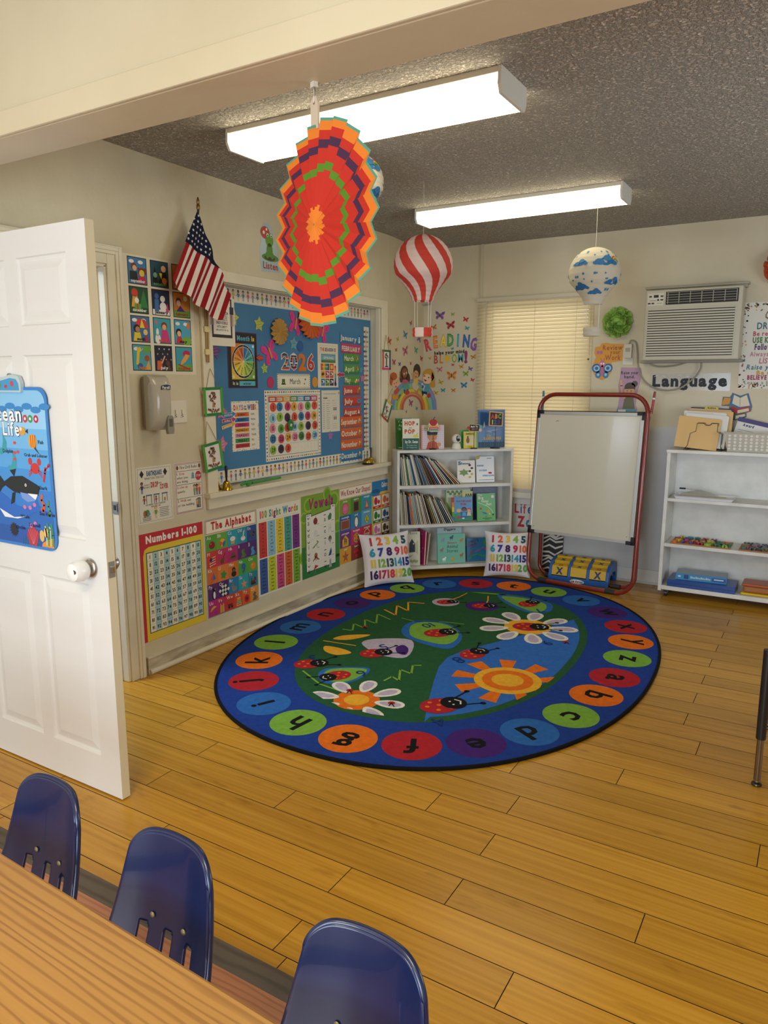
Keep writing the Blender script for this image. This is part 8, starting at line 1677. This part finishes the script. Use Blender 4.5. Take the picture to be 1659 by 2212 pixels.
# daisies
m.circ(-.974,.066,.112,RO,3,n=20,z=Z0); m.circ(-.974,.066,.062,RY_,4,n=20,z=Z0)
def cf(q):
    o=q
    for k in range(40):
        a=2*PI*k/40; px,py=1.075*math.copysign(abs(math.cos(a))**(2/2.25),math.cos(a)),.70*math.copysign(abs(math.sin(a))**(2/2.25),math.sin(a)); nx,ny=abs(px/1.075)**1.25/1.075*math.copysign(1,px),abs(py/.7)**1.25/.7*math.copysign(1,py); l_=math.hypot(nx,ny) or 1
        o=clip(o,-nx/l_,-ny/l_,-(nx*px+ny*py)/l_)
        if len(o)<3: return o
    return o
daisy(-.974,.066,.165,.075,None,None,None,8,.2,5,cf)
m.circ(.462,-.318,.145,RY_,3,n=24,z=Z0); daisy(.462,-.318,.215,.092,None,None,None,9,.1,4)
ladybug(.462,-.318,1.25,-.5+PI*0+1.57*0+2.5,7)
# sun
for k in range(9):
    a=.35+2*PI*k/9; c1,s1=math.cos(a),math.sin(a); q=[(-.40+.145*c1-.022*s1,-.49+.145*s1+.022*c1),(-.40+.145*c1+.022*s1,-.49+.145*s1-.022*c1),(-.40+.275*c1+.052*s1,-.49+.275*s1-.052*c1),(-.40+.285*c1-.042*s1,-.49+.285*s1+.042*c1)]
    q=cf(q); 
    if len(q)>2: rp(q,RO,3)
m.circ(-.40,-.49,.172,RY_,4,n=36,z=Z0); m.circ(-.40,-.49,.130,RO,5,n=36,z=Z0); m.circ(-.40,-.49,.082,RY_,6,n=36,z=Z0)
# leaves
leaf(blob([(.002,.33),(.16,.37),(.27,.30),(.271,.13),(.10,-.03),(-.132,-.04),(-.10,.205)]),blob([(.03,.29),(.16,.33),(.25,.27),(.25,.13),(.12,.0),(-.07,.0),(-.06,.205)])); ladybug(.085,.125,1.15,2.4,6)
rp(blob([(-.29,.44),(-.18,.40),(-.104,.206),(-.36,.11),(-.40,.26)]),RLV,3); rp(blob([(-.20,.215),(-.24,.16),(-.33,.13),(-.33,.18),(-.26,.23)]),RP,4); ladybug(-.40,.30,1.05,2.4,6)
rp(blob([(-.309,.626),(-.22,.60),(-.137,.467),(-.27,.53)]),RY_,4); rp(blob([(-.43,.602),(-.42,.50),(-.453,.412),(-.52,.47),(-.50,.56)]),RY_,4); m.line([(-.36,.66),(-.34,.45)],.010,RY_,3,z=Z0)
ladybug(-.709,.53,1.05,2.3,6)
leaf(blob([(-.808,.40),(-.70,.40),(-.60,.21),(-.786,.19),(-.88,.30)]),blob([(-.795,.375),(-.70,.375),(-.62,.215),(-.786,.21),(-.85,.30)])); ladybug(-.765,.305,.95,-.6,6)
ladybug(-.844,-.311,1.3,2.5,6); ladybug(-.143,-.195,1.1,2.9,6)
leaf(blob([(1.06,.09),(1.08,-.10),(1.02,-.30),(.84,-.35),(.74,-.25),(.88,-.02)]),blob([(1.02,.05),(1.05,-.10),(.99,-.27),(.84,-.31),(.78,-.24),(.90,-.05)])); ladybug(.93,-.17,1.0,2.9,6)
m.circ(.699,.345,.095,RLV,3,n=20,z=Z0); ladybug(.70,.345,.85,-.9+PI,6); m.circ(.735,.091,.115,RP,3,n=20,z=Z0); ladybug(.735,.091,.95,-1.0+PI,6)
rp(blob([(1.10,.20),(1.085,.0),(1.075,.35),(1.02,.33),(1.04,.1)]),RLG,2) if False else None
rp(cf([(1.0,.40),(1.2,.40),(1.2,.04),(1.06,.04),(1.02,.20)]),RLG,3)
for zg,c in (([(-.131,.669),(-.124,.603),(-.006,.664),(-.051,.556),(.1,.645),(.062,.541),(.24,.631),(.178,.503)],RLG),([(.342,.634),(.272,.512),(.466,.605),(.392,.481),(.573,.573),(.60,.463)],RY_),([(-.709,.061),(-.642,.051),(-.673,-.006),(-.538,.057),(-.56,-.02),(-.453,.025),(-.431,-.014)],RLG)): m.line(zg,.012,c,4,z=Z0)
m.line([(.24,.45),(.22,.35),(.30,.18),(.32,.05)],.008,RLG,3,z=Z0); m.line([(-.80,.50),(-.90,.33),(-.93,.17)],.011,RLG,3,z=Z0); m.line([(.98,.30),(.86,.31),(.78,.33)],.009,RY_,4,z=Z0); m.line([(.98,.14),(.87,.10),(.82,.09)],.009,RY_,4,z=Z0)
DB=RG('16346e')
for ch,u,w_,h in (('5',-.263,.329,.075),('10',.204,.270,.075),('9',.250,-.480,.070),('8',-.243,-.125,.085),('7',.83,-.248,.08),('6',-.665,.241,.075),('4',-.976,-.344,.08),('3',-.600,.590,.08)): m.text(ch,u,w_,h,DB,9,w=0,rot=2.35+.25,z=Z0)
for u,w_,r_ in ((-.03,.57,.5),(-.93,-.10,.2),(.30,-.60,.3),(-.90,.15,.1)): m.circ(u,w_,.018,RR,10,z=Z0,n=8); m.line([(u,w_),(u-.03,w_-.03)],.005,RK,11,z=Z0); m.line([(u,w_),(u-.035,w_-.005)],.005,RK,11,z=Z0)
m.build('pile',t)
m=Mb(); m.tube([(p[0],p[1],.0075) for p in sel(A_+.005,B_+.005,N_,160)],.0085,RK,8,closed=True); m.build('border_binding',t,smooth=True)
# ================================================================ ceiling lights
DIFF=emis('lit_diffuser',(1.0,.90,.66),3.6); DIFF2=emis('lit_diffuser_far',(1.0,.90,.62),2.6)
def lamp(x0,x1,y0,y1,dm,label):
    t=thing('ceiling_light',label,'ceiling light',T(x0,y0,CZ),'fluorescent ceiling lights'); L_=x1-x0; W_=y1-y0; H=.085
    m=Mb(); m.box(.0125,L_-.0125,.001,W_-.001,-.022,0,P('d8d2c0',.4)); m.build('housing',t,bevel=.002)
    m=Mb(); pr=[(0.004,-.022),(0.0,-.060),(.018,-H),(W_-.018,-H),(W_,-.060),(W_-.004,-.022)]
    vs=[(.012,p[0],p[1]) for p in pr]+[(L_-.012,p[0],p[1]) for p in pr]; n=len(pr)
    m.add(vs,[(i,i+1,n+i+1,n+i) for i in range(n-1)],dm); m.build('diffuser',t)
    for x in (0,L_-.012): m=Mb(); m.prism([(p[0],p[1]) for p in [(0,0),(W_,0),(W_+.003,-.060),(W_-.014,-H-.004),(.014,-H-.004),(-.003,-.060)]],x,x+.012,P('e0dcd0',.4)); m.v=[(p[2],p[0],p[1]) for p in m.v]; m.build('end_cap',t,bevel=.002)
lamp(.590,1.870,2.600,2.850,DIFF,'large lit fluorescent ceiling light nearer the viewer, above the paper fan'); lamp(.575,1.870,4.345,4.560,DIFF2,'lit fluorescent ceiling light farther away, above the striped balloon')
# ================================================================ hot-air-balloon lanterns
def balloon(C_,R,mats,kind,label,ztop):
    t=thing('balloon_lantern',label,'paper lantern',T(*C_),'hot air balloon paper lanterns')
    prof=[]; N=60
    for i in range(N+1):
        f=i/N
        if f<.60: a=-PI/2*0+PI/2-(f/.60)*(PI/2+.35); r=R*math.cos(a); z=R*math.sin(a)
        else:
            g=(f-.60)/.40; a=-.35; r0=R*math.cos(a); z0=R*math.sin(a); r=r0+(R*.36-r0)*(1-(1-g)**1.45); z=z0-(R*.84)*g
        prof.append((max(r,R*.08 if i==0 else .001),z))
    m=Mb(); seg=112; vs=[]
    for i,(r,z) in enumerate(prof):
        tw=(i*.0225-.25*math.sin(i/10.0))*2*PI/8 if kind=='stripe' else 0.0; rr2=r+(.0016 if (i//2)%2 else 0)
        for k in range(seg): vs.append((rr2*math.cos(2*PI*k/seg+tw),rr2*math.sin(2*PI*k/seg+tw),z))
    for i in range(N):
        for k in range(seg):
            if kind=='stripe': s=((k/seg)*8)%1.0; mt=mats[0] if s<.5 else mats[1]
            else: mt=mats[0]
            m.add([],[],mt); m.f.append((i*seg+k,(i+1)*seg+k,(i+1)*seg+(k+1)%seg,i*seg+(k+1)%seg)); m.m.append(m.mi(mt))
    m.v=vs
    if kind=='sky':
        def onb(az,zz,pts,mt,l):
            vs=[]
            for px,py in pts:
                z=zz+py; 
                for (ra,za),(rb,zb) in zip(prof[:-1],prof[1:]):
                    if zb<=z<=za: r=ra+(rb-ra)*(za-z)/(za-zb+1e-9); break
                else: r=R*.3
                a=az+px/max(r,.03); vs.append(((r+.002+l*.0006)*math.cos(a),(r+.002+l*.0006)*math.sin(a),z))
            m.add(vs,[tuple(range(len(vs)))],mt)
        BLU_=P('2a6c9c',.7); view=math.atan2(-C_[1],2.957-C_[0])
        def cloud(az,z,s):
            for ci_,(dx,dy,r_) in enumerate(((0,0,.030),(.03,.004,.024),(-.03,-.002,.024),(.012,.018,.022),(.05,-.006,.016),(-.05,-.008,.014))): onb(view+az,z,[((dx+r_*math.cos(q*PI/5))*s,(dy+.7*r_*math.sin(q*PI/5))*s) for q in range(10)],BLU_,1+1.5*ci_)
        cloud(.42,.050,1.15); cloud(-.62,.045,.75); cloud(-.75,-.085,.8); cloud(.05,-.115,.6); cloud(.85,-.06,.8); cloud(2.6,.04,1.1); cloud(-2.2,.0,1.1)
        rnd=random.Random(2)
        for k in range(34): onb(view+rnd.uniform(-1.5,1.5),rnd.choice([-.03,-.045,-.06,.09,.11,-.10,-.015]),star(0,0,.0075 if k%3 else .011,.45),BLU_,1)
        for k,c in enumerate(('c83838','e0b030','4a8a48')): onb(view+.92,.065-.008*k,[(.022*math.cos(a/6),.022*math.sin(a/6)) for a in range(0,19,3)]+[(.015*math.cos(a/6),.015*math.sin(a/6)) for a in range(18,-1,-3)],P(c),3+k)
    m.build('envelope',t,smooth=True,ang=80)
    zb=prof[-1][1]; rb=R*.36
    m=Mb(); bz=zb-R*.90; seg=32
    for k in range(seg):
        mt=(mats[0] if (k*6//seg)%2 else mats[1]) if kind=='stripe' else mats[0]
        a0,a1=2*PI*k/seg,2*PI*(k+1)/seg; q=[]
        for j,(zz,rr_) in enumerate(((bz,.34),(bz-.012,.355),(bz-.024,.34),(bz-.036,.355),(bz-.05,.33))): q+=[(R*rr_*math.cos(a0),R*rr_*math.sin(a0),zz),(R*rr_*math.cos(a1),R*rr_*math.sin(a1),zz)]
        m.add(q,[(2*j,2*j+2,2*j+3,2*j+1) for j in range(4)],mt)
    m.add([(R*.33*math.cos(2*PI*k/seg),R*.33*math.sin(2*PI*k/seg),bz-.05) for k in range(seg)],[tuple(reversed(range(seg)))],mats[-1]); m.build('basket',t)
    for k in range(4): a=PI/4+k*PI/2+.3; m=Mb(); m.tube([(rb*.95*math.cos(a),rb*.95*math.sin(a),zb+.004),(R*.33*math.cos(a),R*.33*math.sin(a),bz-.005)],.0012,P('e0dccc',.6),5); m.build('basket_string',t)
    m=Mb(); m.tube([(0,0,R*.98),(0,0,ztop-C_[2])],.0008,P('e0dccc',.5),5); m.build('hanging_string',t)
PR=trans('lantern_red','cf4432',.30); PWt=trans('lantern_white','ecd8cc',.35); PCr=trans('lantern_cream','ddd6c2',.35)
balloon((0.935,3.790,2.155),.163,(PR,PWt),'stripe','red and white striped hot air balloon lantern hanging under the far ceiling light',2.60)
balloon((1.677,4.568,2.150),.150,(PCr,),'sky','white hot air balloon lantern with blue clouds and stars hanging before the blind',2.60)
balloon((0.985,3.035,2.420),.125,(PCr,),'sky','white and blue hot air balloon lantern mostly hidden behind the big paper fan',2.60)
# ================================================================ big paper fan hanging from the beam
FC=(1.860,1.542,1.886)
vd=Vector((2.957-1.838,0-1.530,0)).normalized(); side=Vector((0,0,1)).cross(vd)
nrm_=(vd*math.cos(math.radians(61))+side*-math.sin(math.radians(61))).normalized()
u_=Vector((0,0,1)).cross(nrm_)
t=thing('paper_fan','large round folded paper fan in orange, red, purple and green hanging from the beam','paper fan',frame(FC,u_,(0,0,1)))
PFM={k:trans('fan_paper_'+k,h,.30,.85) for k,h in (('o','e8842a'),('r','c8301e'),('d','b8281c'),('p','4a2a48'),('g','5a8c20'),('t','5aa084'))}
def fanring(r): 
    for a,b_ in ((.17,'o'),(.50,'r'),(.575,'g'),(.72,'r'),(.80,'p'),(.885,'r'),(.972,'o'),(1.01,'t')):
        if r<=a: return b_
m=Mb(); R=.238; NP=23; rb_=[0.012,.17,.30,.42,.50,.575,.65,.72,.80,.885,.972,1.0]
for i in range(NP):
    a0,a1,am=2*PI*i/NP,2*PI*(i+1)/NP,2*PI*(i+.5)/NP
    for half in (0,1):
        for j in range(len(rb_)-1):
            jj=(i+half)%2; sft=.0
            r0,r1=rb_[j],rb_[j+1]
            st_=.022*(((2*i+half)//1)%3-1)
            if 0<j<10: r0+=st_ if j>0 else 0
            if j<9: r1+=st_
            key=fanring((rb_[j]+rb_[j+1])/2)
            step=.035*((i//1)%2) if 3<j<10 else 0
            def pt(r,a,up): 
                dep=.016*r if up else -.004*r; return (R*r*math.cos(a),R*r*math.sin(a),dep+.028*(1-r))
            if half==0: q=[pt(r0,a0,False),pt(r1,a0,False),pt(r1,am,True),pt(r0,am,True)]
            else: q=[pt(r0,am,True),pt(r1,am,True),pt(r1,a1,False),pt(r0,a1,False)]
            m.add(q,[(0,1,2,3)],PFM[key])
m.build('pleated_disc',t)
m=Mb(); m.X=T(-.035,0,0); m.prism([(-.017,R-.012),(.017,R-.012),(.018,R+.045),(.010,R+.062),(-.010,R+.062),(-.018,R+.045)],-.002,.003,P('c8b8a0',.6)); m.circ(0,R+.048,.004,'6a5a4a',1,n=8,z=.003); m.build('hanging_tab',t)
m=Mb(); m.X=T(-.035,0,0); m.tube([(0,R+.048,.004),(0,2.216-FC[2],.002)],.0012,P('e0dccc',.5),5); m.build('hanging_string',t)
m=Mb(); m.X=T(-.035,0,0); m.tube([(0,2.218-FC[2]-.010,.002),(0.006,2.218-FC[2]-.022,.002),(0,2.218-FC[2]-.03,.002)],.002,STEEL,6); m.box(-.008,.008,2.218-FC[2]-.012,2.218-FC[2],-.004,.008,P('d8d0c0')); m.build('ceiling_hook',t)
# ================================================================ near table and its three blue chairs
TH_=.575; t=thing('classroom_table','oak laminate classroom table in the foreground at the lower left','table',frame((0.62,0.795,0.0),(1,-.037,0),(.037,1,0)))
m=Mb(); m.box(0,2.05,-.76,0,TH_-.028,TH_,OAK); m.build('tabletop',t,bevel=.006)
m=Mb(); m.box(-.002,2.052,-.762,.002,TH_-.024,TH_-.006,P('3a2a1c',.5)); m.build('edge_band',t,bevel=.002)
for x in (.12,2.005):
    for y in (-.66,-.10):
        m=Mb(); m.cyl((x,y,.20),(x,y,TH_-.03),.016,P('161616',.4),14); m.cyl((x,y,-.005),(x,y,.22),.0125,CHROME,14); m.cyl((x,y,-.015),(x,y,0.0),.019,P('5a5a5a',.4),14); m.build('leg',t,smooth=True)
CHB=P('0b1b42',.30,0,.5,.25); CHS=P('8a8f96',.3,.9)
def hw(t_): return .150-.030*t_-.012*t_*t_
def cdrop(s):
    r=.050; x=abs(s)*.108; e=max(0.0,x-(.108-r)); return r-math.sqrt(max(0.0,r*r-e*e))+.008*s*s
def chair_shell():
    # back: param s across (-1..1), t up 0..1
    NX,NT=110,72; vs=[];fs=[]
    for j in range(NT+1):
        t_=j/NT; z=.335+.335*t_
        for i in range(NX+1):
            s=-1+2*i/NX; x=s*hw(t_); dz=-t_*cdrop(s)
            y=.0+.085*t_-.035*max(0,1-t_*3)**2-.045*abs(s)**2.4*(1-.35*t_)+.012*math.sin(t_*PI)
            vs.append((x,y,z+dz))
    def hole(x,z):
        for cx in (-.062,0.0,.062):
            if abs(x-cx)<.0122 and   .395<z<.499:
                ez=min(z-.395,.499-z); 
                if ez<.0122 and (abs(x-cx)/.0122)**2+((.0122-ez)/.0122)**2>1: return False
                return True
        return False
    for j in range(NT):
        for i in range(NX):
            a=j*(NX+1)+i; c=[vs[a],vs[a+1],vs[a+NX+2],vs[a+NX+1]]; x=sum(p[0] for p in c)/4; z=sum(p[2] for p in c)/4
            if not hole(x,z): fs.append((a,a+NX+1,a+NX+2,a+1))
    return vs,fs
def rolled():
    # rolled outer rim along sides and top
    pts=[]
    for j in range(0,23):
        t_=j/22; pts.append((-1,t_))
    for i in range(1,60): pts.append((-math.cos(PI*i/60),1.0))
    for j in range(22,-1,-1): pts.append((1,j/22))
    o=[]
    for s,t_ in pts:
        w=hw(t_); dz=-t_*cdrop(s)
        o.append((s*w,.0+.085*t_-.035*max(0,1-t_*3)**2-.045*abs(s)**2.4*(1-.35*t_)+.012*math.sin(t_*PI)+.004,.335+.335*t_+dz))
    return o
def chair(M,label):
    t=thing('school_chair',label,'chair',M,'navy plastic chairs along the table')
    vs,fs=chair_shell(); m=Mb(); m.add(vs,fs,CHB); o=m.build('backrest',t,smooth=True,ang=60,solid=.006)
    m=Mb(); m.tube(rolled(),.0058,CHB,10); m.build('backrest_rim',t,smooth=True,ang=80)
    m=Mb(); N=24; vs=[];fs=[]
    for j in range(N+1):
        for i in range(N+1):
            s=-1+2*i/N; q=j/N; x=s*(.155+.01*q-(.03*max(0,q-.85)/.15*abs(s)**2)); y=-.005-.30*q; z=.325-.010*math.sin(q*PI)*(1-s*s)-.030*max(0,q-.85)/.15*.6+.012*abs(s)**3+.015*max(0,.12-q)/.12
            vs.append((x,y,z))
    for j in range(N):
        for i in range(N): a=j*(N+1)+i; fs.append((a,a+1,a+N+2,a+N+1))
    m.add(vs,fs,CHB); m.build('seat',t,smooth=True,ang=60,solid=.006)
    for sx in (-1,1):
        m=Mb(); m.tube(smooth_path([(sx*.165,.06,-.012),(sx*.15,.035,.15),(sx*.13,.01,.29),(sx*.12,.005,.34),(sx*.115,.045,.44)],5),.011,CHS,10); m.build('leg',t,smooth=True)
        m=Mb(); m.tube(smooth_path([(sx*.165,-.33,-.012),(sx*.15,-.29,.12),(sx*.13,-.25,.305),(sx*.125,-.05,.312),(sx*.125,.0,.312)],5),.011,CHS,10); m.build('leg',t,smooth=True)
    for x in (-.042,.042): m=Mb(); m.X=T(x,.0505,.514); m.sph((0,0,0),.0062,P('8f8868',.4,.5),12,(1,.5,1)); m.build('rivet',t,smooth=True)
    return t
c0=chair(T(1.977,.792,0)@RZ(-.03),'middle navy plastic chair pushed in at the foreground table')
dup(c0,T(1.605,.800,0)@RZ(-.06),'leftmost navy plastic chair at the foreground table, cut by the left edge')
dup(c0,T(2.418,.772,0)@RZ(0.0),'rightmost navy plastic chair at the foreground table, at the bottom edge of the picture')
# table at the right, of which one leg shows
t=thing('activity_table','table whose black and chrome leg stands at the right edge of the picture','table',T(2.84,2.95,0))
m=Mb(); m.box(.0,1.15,-.07,.65,.540,.565,OAK); m.build('tabletop',t,bevel=.005)
for x,y in ((0,0),(1.08,0),(0,.55),(1.08,.55)):
    m=Mb(); m.cyl((x,y,.19),(x,y,.54),.0175,P('141414',.4),16); m.cyl((x,y,.022),(x,y,.20),.0125,P('8a8278',.22,1.0),16); m.lathe([(.008,.012),(.008,.024),(0,.024)],STEEL,12,(x,y,0)); m.lathe([(.017,0),(.019,.004),(.017,.010),(.008,.014),(0,.014)],P('4a4238',.3,.8),16,(x,y,0)); m.build('leg',t,smooth=True)
